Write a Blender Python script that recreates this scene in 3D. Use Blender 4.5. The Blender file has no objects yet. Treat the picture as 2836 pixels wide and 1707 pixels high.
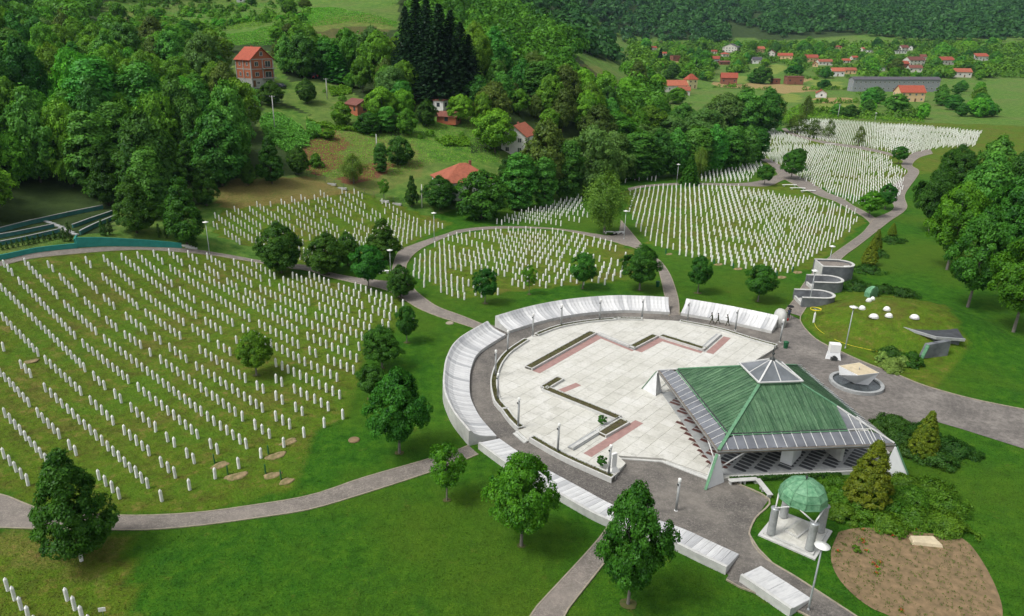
import bpy, bmesh, math, random
import numpy as np
from mathutils import Vector, Matrix

# ------------------------------------------------------------------ camera, sky, sun, exposure
SC = bpy.context.scene
COL = SC.collection
F, CX, CY = 1991.0, 1280.0, 853.5          # focal length and optical centre in photograph pixels (the picture is 2836 x 1707)
PITCH, CAMH = math.radians(21.0), 40.0
S_, C_ = math.sin(PITCH), math.cos(PITCH)
cd = bpy.data.cameras.new('camera'); cam = bpy.data.objects.new('camera', cd); COL.objects.link(cam)
cd.sensor_fit = 'HORIZONTAL'; cd.sensor_width = 36.0; cd.lens = F / 2836.0 * 36.0
cd.shift_x = (1418.0 - CX) / 2836.0; cd.shift_y = 0.0
cd.clip_start = 0.5; cd.clip_end = 9000.0
cam.location = (0, 0, CAMH); cam.rotation_euler = (math.radians(90) - PITCH, 0, 0)
SC.camera = cam

SUN_EL, SUN_AZ = math.radians(56), math.radians(-110)      # azimuth measured from +Y towards +X: the light comes from the left, a little behind
world = bpy.data.worlds.new('World'); SC.world = world; world.use_nodes = True
wn = world.node_tree; bg = wn.nodes['Background']
sky = wn.nodes.new('ShaderNodeTexSky'); sky.sky_type = 'NISHITA'; sky.sun_disc = False
sky.sun_elevation = SUN_EL; sky.sun_rotation = SUN_AZ
sky.air_density = 1.0; sky.dust_density = 4.0; sky.ozone_density = 1.0
hs = wn.nodes.new('ShaderNodeHueSaturation'); hs.inputs['Saturation'].default_value = 0.15   # an overcast, milky sky
wn.links.new(sky.outputs[0], hs.inputs['Color']); wn.links.new(hs.outputs[0], bg.inputs['Color'])
bg.inputs['Strength'].default_value = 0.12
sd = bpy.data.lights.new('sun', 'SUN'); sun = bpy.data.objects.new('sun', sd); COL.objects.link(sun)
sd.energy = 1.4; sd.angle = math.radians(14); sd.color = (1.0, 0.97, 0.90)
sdir = Vector((math.sin(SUN_AZ) * math.cos(SUN_EL), math.cos(SUN_AZ) * math.cos(SUN_EL), math.sin(SUN_EL)))
sun.rotation_euler = sdir.to_track_quat('Z', 'Y').to_euler(); sun.location = sdir * 120
SC.view_settings.view_transform = 'Standard'; SC.view_settings.look = 'None'
SC.view_settings.gamma = 1.0; SC.view_settings.use_curve_mapping = False
SC.view_settings.exposure = 0.62

R = random.Random(7)
NR = np.random.RandomState(11)

# ------------------------------------------------------------------ pixel <-> place
CROP = {1: (0, 0), 2: (850, 0), 3: (1700, 0), 4: (0, 570), 5: (850, 570), 6: (1700, 570), 7: (0, 1137), 8: (850, 1137), 9: (1700, 1137)}
def cr(k, x, y): return (CROP[k][0] + x / 2.6035, CROP[k][1] + y / 2.6035)
def dp(x, y): return (x * 1.15, y * 1.15)
def plane_pt(px, py, z=0.0):
    u, v = (px - CX) / F, (py - CY) / F
    t = (CAMH - z) / (S_ + v * C_)
    return Vector((u * t, (C_ - v * S_) * t, z))
def depth_pt(px, py, d):
    u, v = (px - CX) / F, (py - CY) / F
    return (u * d, (C_ - v * S_) * d, CAMH - (S_ + v * C_) * d)
def project(x, y, z):
    a = CAMH - z; d = y * C_ + a * S_
    return (CX + F * x / d, CY + F * (a * C_ - y * S_) / d, d)
def height_for_py(x, y, py):
    v = (py - CY) / F
    return CAMH - (y * S_ + v * y * C_) / (C_ - v * S_)

# ------------------------------------------------------------------ terrain height
HILL_EDGE = [(-36, -60), (-36, 60), (-37, 90), (-31, 115), (-24, 135), (-8, 152), (1, 163), (13, 178), (27, 197), (44, 216), (62, 238), (84, 275), (98, 320), (110, 400), (118, 460), (118, 700), (118, 4000)]
HP = []
for px, py, d in [(705, 232, 234), (980, 312, 220), (1245, 330, 215), (1440, 425, 212), (1290, 520, 178), (900, 430, 186), (760, 500, 166),
                  (200, 570, 150), (0, 600, 138), (350, 330, 188), (100, 300, 186), (500, 200, 245), (640, 70, 335), (300, 100, 290), (0, 150, 250), (0, 0, 330),
                  (666, 4, 430), (900, 50, 325), (1000, 5, 400), (1284, 250, 232), (1100, 250, 240), (1100, 130, 290), (1080, 400, 198), (1180, 470, 186)]:
    HP.append(depth_pt(px, py, d))
HP += [(30, 420, 47), (62, 415, 32), (95, 425, 16), (60, 330, 20), (45, 260, 12), (8, 205, 8), (88, 350, 8), (20, 330, 33), (-30, 420, 57), (130, 520, 5),
       (-75, 45, 5), (-75, 75, 5.8), (-75, 105, 7.6), (-65, 60, 2.9), (-65, 90, 3.6), (-65, 120, 6.2), (-55, 105, 2.2), (-55, 135, 5), (-45, 120, 1.3), (-45, 140, 3.0), (-30, 150, 1.6),
       (-110, 60, 16), (-140, 110, 30), (-120, 20, 16), (-200, 100, 46), (-260, 200, 70), (-300, 350, 95), (-500, 500, 170), (-200, 600, 120), (0, 700, 120), (-600, 100, 130), (-300, -50, 70),
       (0, 1100, 200), (-400, 1500, 300), (120, 1500, 170), (100, 900, 80), (140, 760, 32)]
Z0 = [(-36, 60), (-36, 95), (-30, 118), (-22, 138), (-10, 160), (16, 178), (34, 203), (66, 240), (90, 280), (102, 330), (0, 60), (0, 120), (40, 60), (40, 120), (60, 180), (110, 230), (150, 320),
      (200, 250), (120, 80), (250, 350), (180, 400), (220, 520), (320, 540), (430, 560), (300, 150), (-20, 30), (60, 20)]
HP += [(x, y, 0.0) for x, y in Z0]
HP += [(210, 640, 4), (330, 750, 10), (240, 850, 15), (450, 850, 14), (580, 900, 19), (200, 980, 26), (300, 1060, 38), (410, 1130, 44), (520, 1160, 62), (700, 1200, 60), (350, 1500, 116), (650, 1600, 130),
       (850, 1700, 112), (400, 2200, 330), (900, 2400, 300), (1500, 2400, 380), (0, 2600, 420), (700, 700, 12), (900, 500, 40), (1300, 900, 130), (1100, 200, 90), (800, 100, 40), (1800, 1600, 330), (2400, 2800, 500), (-1200, 2600, 520), (-1200, 800, 350)]
HP = np.array(HP, float)
def _tps(r2): return 0.5 * r2 * np.log(r2 + 1e-9)
_n = len(HP); _sc = 100.0
_X = HP[:, :2] / _sc
_K = _tps(((_X[:, None] - _X[None]) ** 2).sum(-1)) + np.eye(_n) * 0.002
_P = np.hstack([np.ones((_n, 1)), _X])
_A = np.block([[_K, _P], [_P.T, np.zeros((3, 3))]])
_W = np.linalg.solve(_A, np.concatenate([HP[:, 2], np.zeros(3)]))
_he = np.array(HILL_EDGE, float)
def edge_x(y): return np.interp(y, _he[:, 1], _he[:, 0])
def sstep(a, b, x):
    t = np.clip((x - a) / (b - a), 0, 1); return t * t * (3 - 2 * t)
def hgt_np(x, y):
    x = np.asarray(x, float); y = np.asarray(y, float)
    q = np.stack([x.ravel() / _sc, y.ravel() / _sc], -1); out = np.zeros(len(q))
    for i in range(0, len(q), 20000):
        qq = q[i:i + 20000]
        out[i:i + 20000] = _tps(((qq[:, None] - _X[None]) ** 2).sum(-1)) @ _W[:_n] + _W[_n] + qq @ _W[_n + 1:]
    z = out.reshape(x.shape)
    hillside = sstep(-2, 10, (edge_x(y) - x) * np.where(y > 130, 0.75, 1.0))
    far = sstep(430, 560, y)
    w = np.maximum(hillside, far)
    z = np.maximum(z, -1.0)
    z = z * w
    # small swells on the hillside, and terrace steps of the high meadow
    z = z + hillside * sstep(6, 20, z) * (0.8 * np.sin(x / 17.0 + 1.3) * np.cos(y / 23.0) + 0.5 * np.sin(x / 7.0 + y / 9.0))
    # the grassed mound over the buried rooms, beside the fountain
    mx, my = (x - 64.5) / 13.8, (y - 97.0) / 11.5
    z = z + 3.3 * np.clip(1 - (mx * mx + my * my), 0, 1) ** 1.3
    return z
def hgt(x, y): return float(hgt_np(np.array([x]), np.array([y]))[0])
def G(px, py, dz=0.0):
    """the point of the ground seen at a photograph pixel"""
    u, v = (px - CX) / F, (py - CY) / F
    dx, dy, dz_ = u, C_ - v * S_, -S_ - v * C_
    t = np.concatenate([np.arange(30, 420, 1.0), np.arange(420, 3200, 6.0)])
    g = CAMH + dz_ * t - hgt_np(dx * t, dy * t) - dz
    i = int(np.argmax(g < 0))
    if g[i] >= 0: i = len(t) - 1
    lo, hi = t[i - 1], t[i]
    for _ in range(18):
        m = 0.5 * (lo + hi)
        if CAMH + dz_ * m - hgt(dx * m, dy * m) - dz > 0: lo = m
        else: hi = m
    m = 0.5 * (lo + hi)
    return Vector((dx * m, dy * m, hgt(dx * m, dy * m)))
def GD(x, y): return G(*dp(x, y))
def GC(k, x, y): return G(*cr(k, x, y))

# ------------------------------------------------------------------ scene helpers
def tag(o, label=None, cat=None, group=None, kind=None):
    if label: o['label'] = label
    if cat: o['category'] = cat
    if group: o['group'] = group
    if kind: o['kind'] = kind
    return o
def empty(name, loc=(0, 0, 0), rz=0.0):
    o = bpy.data.objects.new(name, None); COL.objects.link(o)
    o.location = loc; o.rotation_euler = (0, 0, rz); o.empty_display_size = 0.3
    return o
def link(name, me, parent=None, loc=None):
    o = bpy.data.objects.new(name, me); COL.objects.link(o)
    if parent is not None: o.parent = parent
    if loc is not None: o.location = loc
    return o
def copy_tree(o, parent=None):
    c = o.copy(); COL.objects.link(c)
    if parent is not None: c.parent = parent
    for ch in list(o.children): copy_tree(ch, c)
    return c
class MB:
    """collects faces and links them as one mesh object"""
    def __init__(s): s.v = []; s.f = []; s.sm = []
    def add(s, vs, fs, smooth=False):
        b = len(s.v); s.v += [tuple(p) for p in vs]; s.f += [tuple(i + b for i in f) for f in fs]; s.sm += [smooth] * len(fs); return s
    def box(s, c, d, rz=0.0, m=None):
        x, y, z = d[0] / 2, d[1] / 2, d[2] / 2
        vs = [Vector(p) for p in ((-x, -y, -z), (x, -y, -z), (x, y, -z), (-x, y, -z), (-x, -y, z), (x, -y, z), (x, y, z), (-x, y, z))]
        M = Matrix.Translation(Vector(c)) @ Matrix.Rotation(rz, 4, 'Z')
        if m is not None: M = M @ m
        return s.add([M @ p for p in vs], [(3, 2, 1, 0), (4, 5, 6, 7), (0, 1, 5, 4), (1, 2, 6, 5), (2, 3, 7, 6), (3, 0, 4, 7)])
    def prism(s, poly, z0, z1):
        n = len(poly); a = sum(poly[i][0] * poly[(i + 1) % n][1] - poly[(i + 1) % n][0] * poly[i][1] for i in range(n))
        if a < 0: poly = poly[::-1]
        vs = [(p[0], p[1], z0) for p in poly] + [(p[0], p[1], z1) for p in poly]
        fs = [tuple(range(n - 1, -1, -1)), tuple(range(n, 2 * n))] + [(i, (i + 1) % n, n + (i + 1) % n, n + i) for i in range(n)]
        return s.add(vs, fs)
    def tube(s, pts, rad, n=8, smooth=True, caps=True):
        pts = [Vector(p) for p in pts]; rad = list(rad) if hasattr(rad, '__len__') else [rad] * len(pts)
        vs = []; fs = []; up = None
        for i, p in enumerate(pts):
            t = (pts[min(i + 1, len(pts) - 1)] - pts[max(i - 1, 0)]).normalized()
            if up is None:
                up = Vector((1, 0, 0)) if abs(t.x) < 0.9 else Vector((0, 1, 0))
            a = (up - t * up.dot(t)).normalized(); up = a; b = t.cross(a)
            for k in range(n):
                w = 2 * math.pi * k / n; vs.append(p + (a * math.cos(w) + b * math.sin(w)) * rad[i])
        for i in range(len(pts) - 1):
            for k in range(n): fs.append((i * n + k, i * n + (k + 1) % n, (i + 1) * n + (k + 1) % n, (i + 1) * n + k))
        if caps: fs += [tuple(range(n - 1, -1, -1)), tuple((len(pts) - 1) * n + k for k in range(n))]
        return s.add(vs, fs, smooth)
    def lathe(s, prof, n=16, c=(0, 0, 0), smooth=True, a0=0.0):
        vs = []; fs = []
        for r, z in prof:
            for k in range(n):
                w = a0 + 2 * math.pi * k / n; vs.append((c[0] + r * math.cos(w), c[1] + r * math.sin(w), c[2] + z))
        for i in range(len(prof) - 1):
            for k in range(n): fs.append((i * n + k, i * n + (k + 1) % n, (i + 1) * n + (k + 1) % n, (i + 1) * n + k))
        fs += [tuple(range(n - 1, -1, -1)), tuple((len(prof) - 1) * n + k for k in range(n))]
        return s.add(vs, fs, smooth)
    def loft(s, rows, closed_profile=True, caps=True, smooth=False):
        n = len(rows[0]); vs = [p for r in rows for p in r]; fs = []
        for i in range(len(rows) - 1):
            for k in range(n if closed_profile else n - 1):
                fs.append((i * n + k, i * n + (k + 1) % n, (i + 1) * n + (k + 1) % n, (i + 1) * n + k))
        if caps and closed_profile: fs += [tuple(range(n - 1, -1, -1)), tuple((len(rows) - 1) * n + k for k in range(n))]
        return s.add(vs, fs, smooth)
    def mesh(s, name, mat=None, fix=False):
        me = bpy.data.meshes.new(name); me.from_pydata(s.v, [], s.f); me.update()
        if any(s.sm): me.polygons.foreach_set('use_smooth', s.sm)
        if fix:
            bm = bmesh.new(); bm.from_mesh(me); bmesh.ops.recalc_face_normals(bm, faces=bm.faces); bm.to_mesh(me); bm.free()
        if mat: me.materials.append(mat)
        return me
    def build(s, name, mat, parent=None, loc=None, fix=True, bevel=0.0):
        o = link(name, s.mesh(name, mat, fix), parent, loc)
        if bevel:
            b = o.modifiers.new('bevel', 'BEVEL'); b.width = bevel; b.segments = 2; b.limit_method = 'ANGLE'; b.angle_limit = math.radians(40)
        return o
def sh(name, mat, build, parent=None):
    m = MB(); build(m); return m.build(name, mat, parent)
def smooth_line(pts, step=1.0):
    """Catmull-Rom through 2D points"""
    P = [Vector((p[0], p[1])) for p in pts]; out = []
    for i in range(len(P) - 1):
        a, b, c, d = P[max(i - 1, 0)], P[i], P[i + 1], P[min(i + 2, len(P) - 1)]
        n = max(1, int((c - b).length / step))
        for k in range(n):
            t = k / n
            out.append(0.5 * ((2 * b) + (c - a) * t + (2 * a - 5 * b + 4 * c - d) * t * t + (3 * b - a - 3 * c + d) * t ** 3))
    out.append(P[-1]); return out
def normals2(L):
    N = []
    for i in range(len(L)):
        t = (L[min(i + 1, len(L) - 1)] - L[max(i - 1, 0)]).normalized(); N.append(Vector((-t.y, t.x)))
    return N
def resample(L, step):
    d = [0.0]
    for a, b in zip(L, L[1:]): d.append(d[-1] + (b - a).length)
    n = max(1, round(d[-1] / step)); out = []
    for k in range(n + 1):
        s = d[-1] * k / n; i = max(j for j in range(len(d)) if d[j] <= s + 1e-9); i = min(i, len(L) - 2)
        t = (s - d[i]) / max(1e-9, d[i + 1] - d[i]); out.append(L[i].lerp(L[i + 1], t))
    return out
def in_poly(x, y, poly):
    c = False; j = len(poly) - 1
    for i in range(len(poly)):
        xi, yi = poly[i][0], poly[i][1]; xj, yj = poly[j][0], poly[j][1]
        if (yi > y) != (yj > y) and x < (xj - xi) * (y - yi) / (yj - yi) + xi: c = not c
        j = i
    return c
def in_poly_np(x, y, poly):
    c = np.zeros(np.shape(x), bool); j = len(poly) - 1
    for i in range(len(poly)):
        xi, yi = poly[i][0], poly[i][1]; xj, yj = poly[j][0], poly[j][1]
        if yi != yj: c ^= ((yi > y) != (yj > y)) & (x < (xj - xi) * (y - yi) / (yj - yi) + xi)
        j = i
    return c
def clip_poly(subj, clip):
    """Sutherland-Hodgman: subj cut to the convex counter-clockwise polygon clip"""
    out = list(subj)
    for i in range(len(clip)):
        a, b = clip[i], clip[(i + 1) % len(clip)]; inp, out = out, []
        def side(p): return (b[0] - a[0]) * (p[1] - a[1]) - (b[1] - a[1]) * (p[0] - a[0])
        for k in range(len(inp)):
            p, q = inp[k - 1], inp[k]; sp, sq = side(p), side(q)
            if (sp >= 0) != (sq >= 0):
                t = sp / (sp - sq); out.append((p[0] + (q[0] - p[0]) * t, p[1] + (q[1] - p[1]) * t))
            if sq >= 0: out.append((q[0], q[1]))
        if not out: return []
    return out

# ------------------------------------------------------------------ materials (all procedural)
class NT:
    def __init__(s, name):
        s.m = bpy.data.materials.new(name); s.m.use_nodes = True; s.t = s.m.node_tree; s.t.nodes.clear()
        s.out = s.n('ShaderNodeOutputMaterial')
    def n(s, typ, **kw):
        nd = s.t.nodes.new(typ)
        for k, v in kw.items():
            if k in nd.inputs.keys() if hasattr(nd.inputs, 'keys') else False: nd.inputs[k].default_value = v
            else: setattr(nd, k, v)
        return nd
    def l(s, a, b): s.t.links.new(a, b)
    def pos(s, obj=False):
        if obj: return s.n('ShaderNodeTexCoord').outputs['Object']
        return s.n('ShaderNodeNewGeometry').outputs['Position']
    def noise(s, scale, detail=4, rough=0.55, obj=False, vec=None):
        nd = s.n('ShaderNodeTexNoise'); nd.inputs['Scale'].default_value = scale; nd.inputs['Detail'].default_value = detail; nd.inputs['Roughness'].default_value = rough
        s.l(vec if vec is not None else s.pos(obj), nd.inputs['Vector']); return nd.outputs['Fac']
    def ramp(s, fac, stops, interp='LINEAR'):
        nd = s.n('ShaderNodeValToRGB'); nd.color_ramp.interpolation = interp; e = nd.color_ramp.elements
        while len(e) < len(stops): e.new(0.5)
        for i, (p, c) in enumerate(stops): e[i].position = p; e[i].color = (c[0], c[1], c[2], 1) if hasattr(c, '__len__') else (c, c, c, 1)
        s.l(fac, nd.inputs['Fac']); return nd.outputs['Color']
    def mix(s, fac, a, b, mode='MIX'):
        nd = s.n('ShaderNodeMix'); nd.data_type = 'RGBA'; nd.blend_type = mode
        for key, v in ((0, fac), (6, a), (7, b)):
            if hasattr(v, 'node'): s.l(v, nd.inputs[key])
            else: nd.inputs[key].default_value = (v if key == 0 else (v[0], v[1], v[2], 1))
        return nd.outputs[2]
    def math(s, op, a, b=0.0, clamp=False):
        nd = s.n('ShaderNodeMath'); nd.operation = op; nd.use_clamp = clamp
        for k, v in ((0, a), (1, b)):
            if hasattr(v, 'node'): s.l(v, nd.inputs[k])
            else: nd.inputs[k].default_value = v
        return nd.outputs[0]
    def attr(s, name): return s.n('ShaderNodeAttribute', attribute_name=name).outputs['Fac']
    def rnd(s): return s.n('ShaderNodeObjectInfo').outputs['Random']
    def bump(s, h, strength=0.4, dist=0.05):
        nd = s.n('ShaderNodeBump'); nd.inputs['Strength'].default_value = strength; nd.inputs['Distance'].default_value = dist; s.l(h, nd.inputs['Height']); return nd.outputs['Normal']
    def finish(s, color, rough=0.8, normal=None, metal=0.0, spec=0.3):
        b = s.n('ShaderNodeBsdfPrincipled')
        if hasattr(color, 'node'): s.l(color, b.inputs['Base Color'])
        else: b.inputs['Base Color'].default_value = (*color, 1)
        if hasattr(rough, 'node'): s.l(rough, b.inputs['Roughness'])
        else: b.inputs['Roughness'].default_value = rough
        b.inputs['Metallic'].default_value = metal; b.inputs['Specular IOR Level'].default_value = spec
        if normal is not None: s.l(normal, b.inputs['Normal'])
        s.l(b.outputs[0], s.out.inputs['Surface']); return s.m
def scl(c, k): return tuple(min(1, x * k) for x in c)
def plain(name, c, rough=0.6, var=0.18, scale=3.0, metal=0.0, obj=True, bump=0.0, rnd=0.0, spec=0.3, c2=None):
    t = NT(name); n = t.noise(scale, 6, 0.6, obj)
    col = t.ramp(n, [(0.28, c2 if c2 else scl(c, 1 - var)), (0.72, scl(c, 1 + var * 0.6))])
    if rnd:
        k = t.math('MULTIPLY_ADD', t.rnd(), rnd); t.t.nodes[-1].inputs[2].default_value = 1 - rnd / 2
        cc = t.n('ShaderNodeCombineColor')
        for i in range(3): t.l(k, cc.inputs[i])
        col = t.mix(1.0, col, cc.outputs[0], 'MULTIPLY')
    nb = t.bump(t.noise(scale * 9, 4, 0.6, obj), bump, 0.02) if bump else None
    return t.finish(col, rough, nb, metal, spec)
M = {}
def leaf_mat(name, dark, light, tr=0.22, hue=0.012, val=0.2):
    t = NT(name); dark, light = [(c[0] * 0.92, c[1] * 1.04, c[2] * 0.6) for c in (dark, light)]
    col = t.ramp(t.attr('tint'), [(0.0, dark), (1.0, light)])
    h = t.n('ShaderNodeHueSaturation'); t.l(col, h.inputs['Color'])
    r = t.rnd()
    t.l(t.math('MULTIPLY_ADD', r, hue * 2), h.inputs['Hue']); h.inputs['Hue'].links[0].from_node.inputs[2].default_value = 0.5 - hue
    r2 = t.math('FRACT', t.math('MULTIPLY', r, 7.13))
    t.l(t.math('MULTIPLY_ADD', r2, val * 2), h.inputs['Value']); h.inputs['Value'].links[0].from_node.inputs[2].default_value = 1 - val
    d = t.n('ShaderNodeBsdfDiffuse'); t.l(h.outputs[0], d.inputs['Color'])
    tl = t.n('ShaderNodeBsdfTranslucent'); t.l(t.mix(1.0, h.outputs[0], (1.5, 1.35, 0.6), 'MULTIPLY'), tl.inputs['Color'])
    g = t.n('ShaderNodeBsdfGlossy'); g.inputs['Roughness'].default_value = 0.45; g.inputs['Color'].default_value = (0.8, 0.85, 0.9, 1)
    m1 = t.n('ShaderNodeMixShader'); m1.inputs[0].default_value = tr; t.l(d.outputs[0], m1.inputs[1]); t.l(tl.outputs[0], m1.inputs[2])
    m2 = t.n('ShaderNodeMixShader'); m2.inputs[0].default_value = 0.012; t.l(m1.outputs[0], m2.inputs[1]); t.l(g.outputs[0], m2.inputs[2])
    t.l(m2.outputs[0], t.out.inputs['Surface']); return t.m
M['maple'] = leaf_mat('leaf_maple', (0.022, 0.090, 0.007), (0.150, 0.320, 0.024))
M['maple_dark'] = leaf_mat('leaf_maple_dark', (0.009, 0.055, 0.010), (0.062, 0.190, 0.024))
M['linden'] = leaf_mat('leaf_linden', (0.009, 0.046, 0.006), (0.075, 0.170, 0.020))
M['broad'] = leaf_mat('leaf_broad', (0.040, 0.145, 0.016), (0.185, 0.400, 0.044), hue=0.018, val=0.36)
M['broad_cool'] = leaf_mat('leaf_broad_cool', (0.021, 0.100, 0.021), (0.110, 0.280, 0.052), hue=0.014, val=0.36)
M['bright'] = leaf_mat('leaf_bright', (0.045, 0.135, 0.012), (0.185, 0.350, 0.035), hue=0.012, val=0.2)
M['olive'] = leaf_mat('leaf_olive', (0.045, 0.085, 0.018), (0.135, 0.180, 0.045), hue=0.01, val=0.2)
M['willow'] = leaf_mat('leaf_willow', (0.038, 0.095, 0.026), (0.130, 0.225, 0.072), hue=0.01, val=0.15)
M['spruce'] = leaf_mat('leaf_spruce', (0.005, 0.018, 0.010), (0.017, 0.042, 0.020), tr=0.04, val=0.12)
M['thuja'] = leaf_mat('leaf_thuja', (0.055, 0.095, 0.009), (0.185, 0.215, 0.022), tr=0.15, val=0.1)
M['juniper'] = leaf_mat('leaf_juniper', (0.030, 0.090, 0.010), (0.115, 0.215, 0.024), tr=0.15, val=0.12)
M['juniper_dark'] = leaf_mat('leaf_juniper_dark', (0.016, 0.058, 0.014), (0.062, 0.130, 0.026), tr=0.15, val=0.12)
M['fern'] = leaf_mat('leaf_fern', (0.075, 0.220, 0.045), (0.170, 0.400, 0.090), val=0.1)
M['birch'] = leaf_mat('leaf_birch', (0.055, 0.115, 0.020), (0.175, 0.265, 0.055), val=0.12)
M['pale_shrub'] = leaf_mat('leaf_pale_shrub', (0.11, 0.19, 0.06), (0.28, 0.38, 0.13), val=0.1)
M['hedge'] = leaf_mat('leaf_hedge', (0.055, 0.065, 0.024), (0.150, 0.160, 0.060), tr=0.1, val=0.1)
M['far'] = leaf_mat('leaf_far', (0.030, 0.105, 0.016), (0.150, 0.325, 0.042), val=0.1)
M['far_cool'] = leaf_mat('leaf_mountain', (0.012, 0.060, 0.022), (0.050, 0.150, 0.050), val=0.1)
M['bark'] = plain('bark', (0.085, 0.068, 0.052), 0.95, 0.4, 4.0, bump=0.6)
M['bark_grey'] = plain('bark_grey', (0.17, 0.155, 0.135), 0.95, 0.35, 4.0, bump=0.6)
M['marble'] = plain('marble_stone', (0.78, 0.78, 0.765), 0.55, 0.20, 0.9, obj=False, rnd=0.10)
def slab_mat():
    t = NT('marble_slab'); p = t.pos(True)
    mp = t.n('ShaderNodeMapping'); mp.inputs['Scale'].default_value = (7.0, 0.7, 0.7); t.l(p, mp.inputs['Vector'])
    n = t.noise(1.0, 5, 0.6, vec=mp.outputs[0]); n2 = t.noise(0.6, 5, 0.6)
    col = t.ramp(n, [(0.25, (0.38, 0.39, 0.40)), (0.5, (0.60, 0.60, 0.60)), (0.8, (0.72, 0.72, 0.71))])
    col = t.mix(t.ramp(n2, [(0.45, 0.0), (0.75, 0.45)]), col, (0.42, 0.42, 0.41))
    r = t.ramp(t.rnd(), [(0.0, (0.66, 0.67, 0.69)), (0.3, (0.88, 0.88, 0.89)), (0.6, (1, 1, 1)), (1.0, (1.10, 1.10, 1.10))])
    return t.finish(t.mix(1.0, col, r, 'MULTIPLY'), 0.4, None, 0, 0.4)
M['slab'] = slab_mat()
M['granite'] = plain('granite_grey', (0.33, 0.34, 0.34), 0.7, 0.25, 2.0, obj=False, bump=0.15)
M['granite_light'] = plain('granite_light', (0.50, 0.50, 0.48), 0.7, 0.2, 1.5, obj=False, bump=0.12)
M['granite_dark'] = plain('granite_dark', (0.06, 0.065, 0.072), 0.8, 0.45, 1.2, obj=False, bump=0.1)
M['granite_wet'] = plain('dark_granite_wall', (0.155, 0.165, 0.175), 0.55, 0.4, 0.9, obj=False, bump=0.1, c2=(0.075, 0.08, 0.09))
M['concrete'] = plain('concrete', (0.38, 0.38, 0.36), 0.85, 0.25, 1.0, bump=0.2)
def tile_mat(name, cols, seam=0.0):
    t = NT(name); n = t.noise(0.25, 6, 0.65); n2 = t.noise(3.0, 5, 0.6)
    col = t.ramp(n, [(0.3, cols[0]), (0.5, cols[1]), (0.72, cols[2])])
    col = t.mix(t.ramp(n2, [(0.45, 0.0), (0.7, 0.45)]), col, cols[3]); n7 = t.noise(0.7, 7, 0.75); col = t.mix(t.ramp(n7, [(0.53, 0.0), (0.66, 0.55)]), col, scl(cols[3], 0.82))
    r = t.ramp(t.rnd(), [(0.0, (0.92, 0.92, 0.90)), (0.4, (0.98, 0.98, 0.97)), (0.85, (1, 1, 1)), (1.0, (1.05, 1.05, 1.05))])
    return t.finish(t.mix(1.0, col, r, 'MULTIPLY'), 0.55, t.bump(n2, 0.1, 0.01), 0, 0.35)
M['tile'] = tile_mat('paving_tile', [(0.46, 0.45, 0.405), (0.56, 0.55, 0.505), (0.63, 0.622, 0.59), (0.40, 0.39, 0.35)])
M['grout'] = plain('grout', (0.36, 0.35, 0.32), 0.9, 0.25, 1.0, obj=False)
M['red_strip'] = plain('red_granite', (0.33, 0.20, 0.18), 0.6, 0.2, 2.0, obj=False)
def cobble(name, c1, c2, joint, scale, stain):
    t = NT(name); v = t.n('ShaderNodeTexVoronoi'); v.feature = 'DISTANCE_TO_EDGE'; v.inputs['Scale'].default_value = scale; t.l(t.pos(), v.inputs['Vector'])
    v2 = t.n('ShaderNodeTexVoronoi'); v2.inputs['Scale'].default_value = scale; t.l(t.pos(), v2.inputs['Vector'])
    sep = t.n('ShaderNodeSeparateColor'); t.l(v2.outputs['Color'], sep.inputs[0])
    col = t.mix(sep.outputs[0], c1, c2)
    col = t.mix(t.ramp(v.outputs['Distance'], [(0.0, 1.0), (0.10, 0.0)]), col, joint)
    n = t.noise(0.13, 6, 0.65); col = t.mix(t.ramp(n, [(0.42, 0.0), (0.66, 0.75)]), col, stain)
    n3 = t.noise(0.8, 6, 0.7); col = t.mix(t.ramp(n3, [(0.35, 0.45), (0.6, 0.0)]), col, scl(c1, 0.6))
    return t.finish(col, 0.85, t.bump(t.ramp(v.outputs['Distance'], [(0.0, 0.0), (0.12, 1.0)]), 0.6, 0.02))
M['cobble'] = cobble('cobble_path', (0.17, 0.15, 0.135), (0.31, 0.27, 0.24), (0.11, 0.105, 0.08), 8.0, (0.27, 0.235, 0.205))
M['cobble_dark'] = cobble('cobble_yard', (0.10, 0.092, 0.085), (0.20, 0.182, 0.165), (0.06, 0.058, 0.05), 6.5, (0.26, 0.235, 0.205))
def asphalt_mat():
    t = NT('worn_asphalt'); n1 = t.noise(0.22, 6, 0.7); n2 = t.noise(1.6, 6, 0.75); n3 = t.noise(9.0, 4, 0.7)
    col = t.ramp(n1, [(0.34, (0.105, 0.097, 0.090)), (0.5, (0.165, 0.150, 0.138)), (0.66, (0.235, 0.215, 0.195))])
    col = t.mix(t.ramp(n2, [(0.42, 0.55), (0.56, 0.0)]), col, (0.085, 0.078, 0.072)); col = t.mix(t.ramp(n3, [(0.52, 0.0), (0.7, 0.5)]), col, (0.30, 0.275, 0.245))
    w = t.n('ShaderNodeTexWave'); w.wave_type = 'RINGS'; w.rings_direction = 'Z'; w.inputs['Scale'].default_value = 0.42; w.inputs['Distortion'].default_value = 3.0; w.inputs['Detail'].default_value = 3.0; w.inputs['Detail Scale'].default_value = 0.6
    mp = t.n('ShaderNodeMapping'); mp.inputs['Location'].default_value = (-47.0, -79.0, 0); t.l(t.pos(), mp.inputs['Vector']); t.l(mp.outputs[0], w.inputs['Vector'])
    col = t.mix(t.ramp(w.outputs['Fac'], [(0.72, 0.0), (0.95, 0.10)]), col, (0.27, 0.25, 0.225))
    return t.finish(col, 0.95, t.bump(n3, 0.5, 0.02), 0, 0.2)
M['asphalt'] = asphalt_mat()
M['kerb'] = plain('kerb_stone', (0.30, 0.265, 0.20), 0.9, 0.3, 2.0, obj=False)
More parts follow.
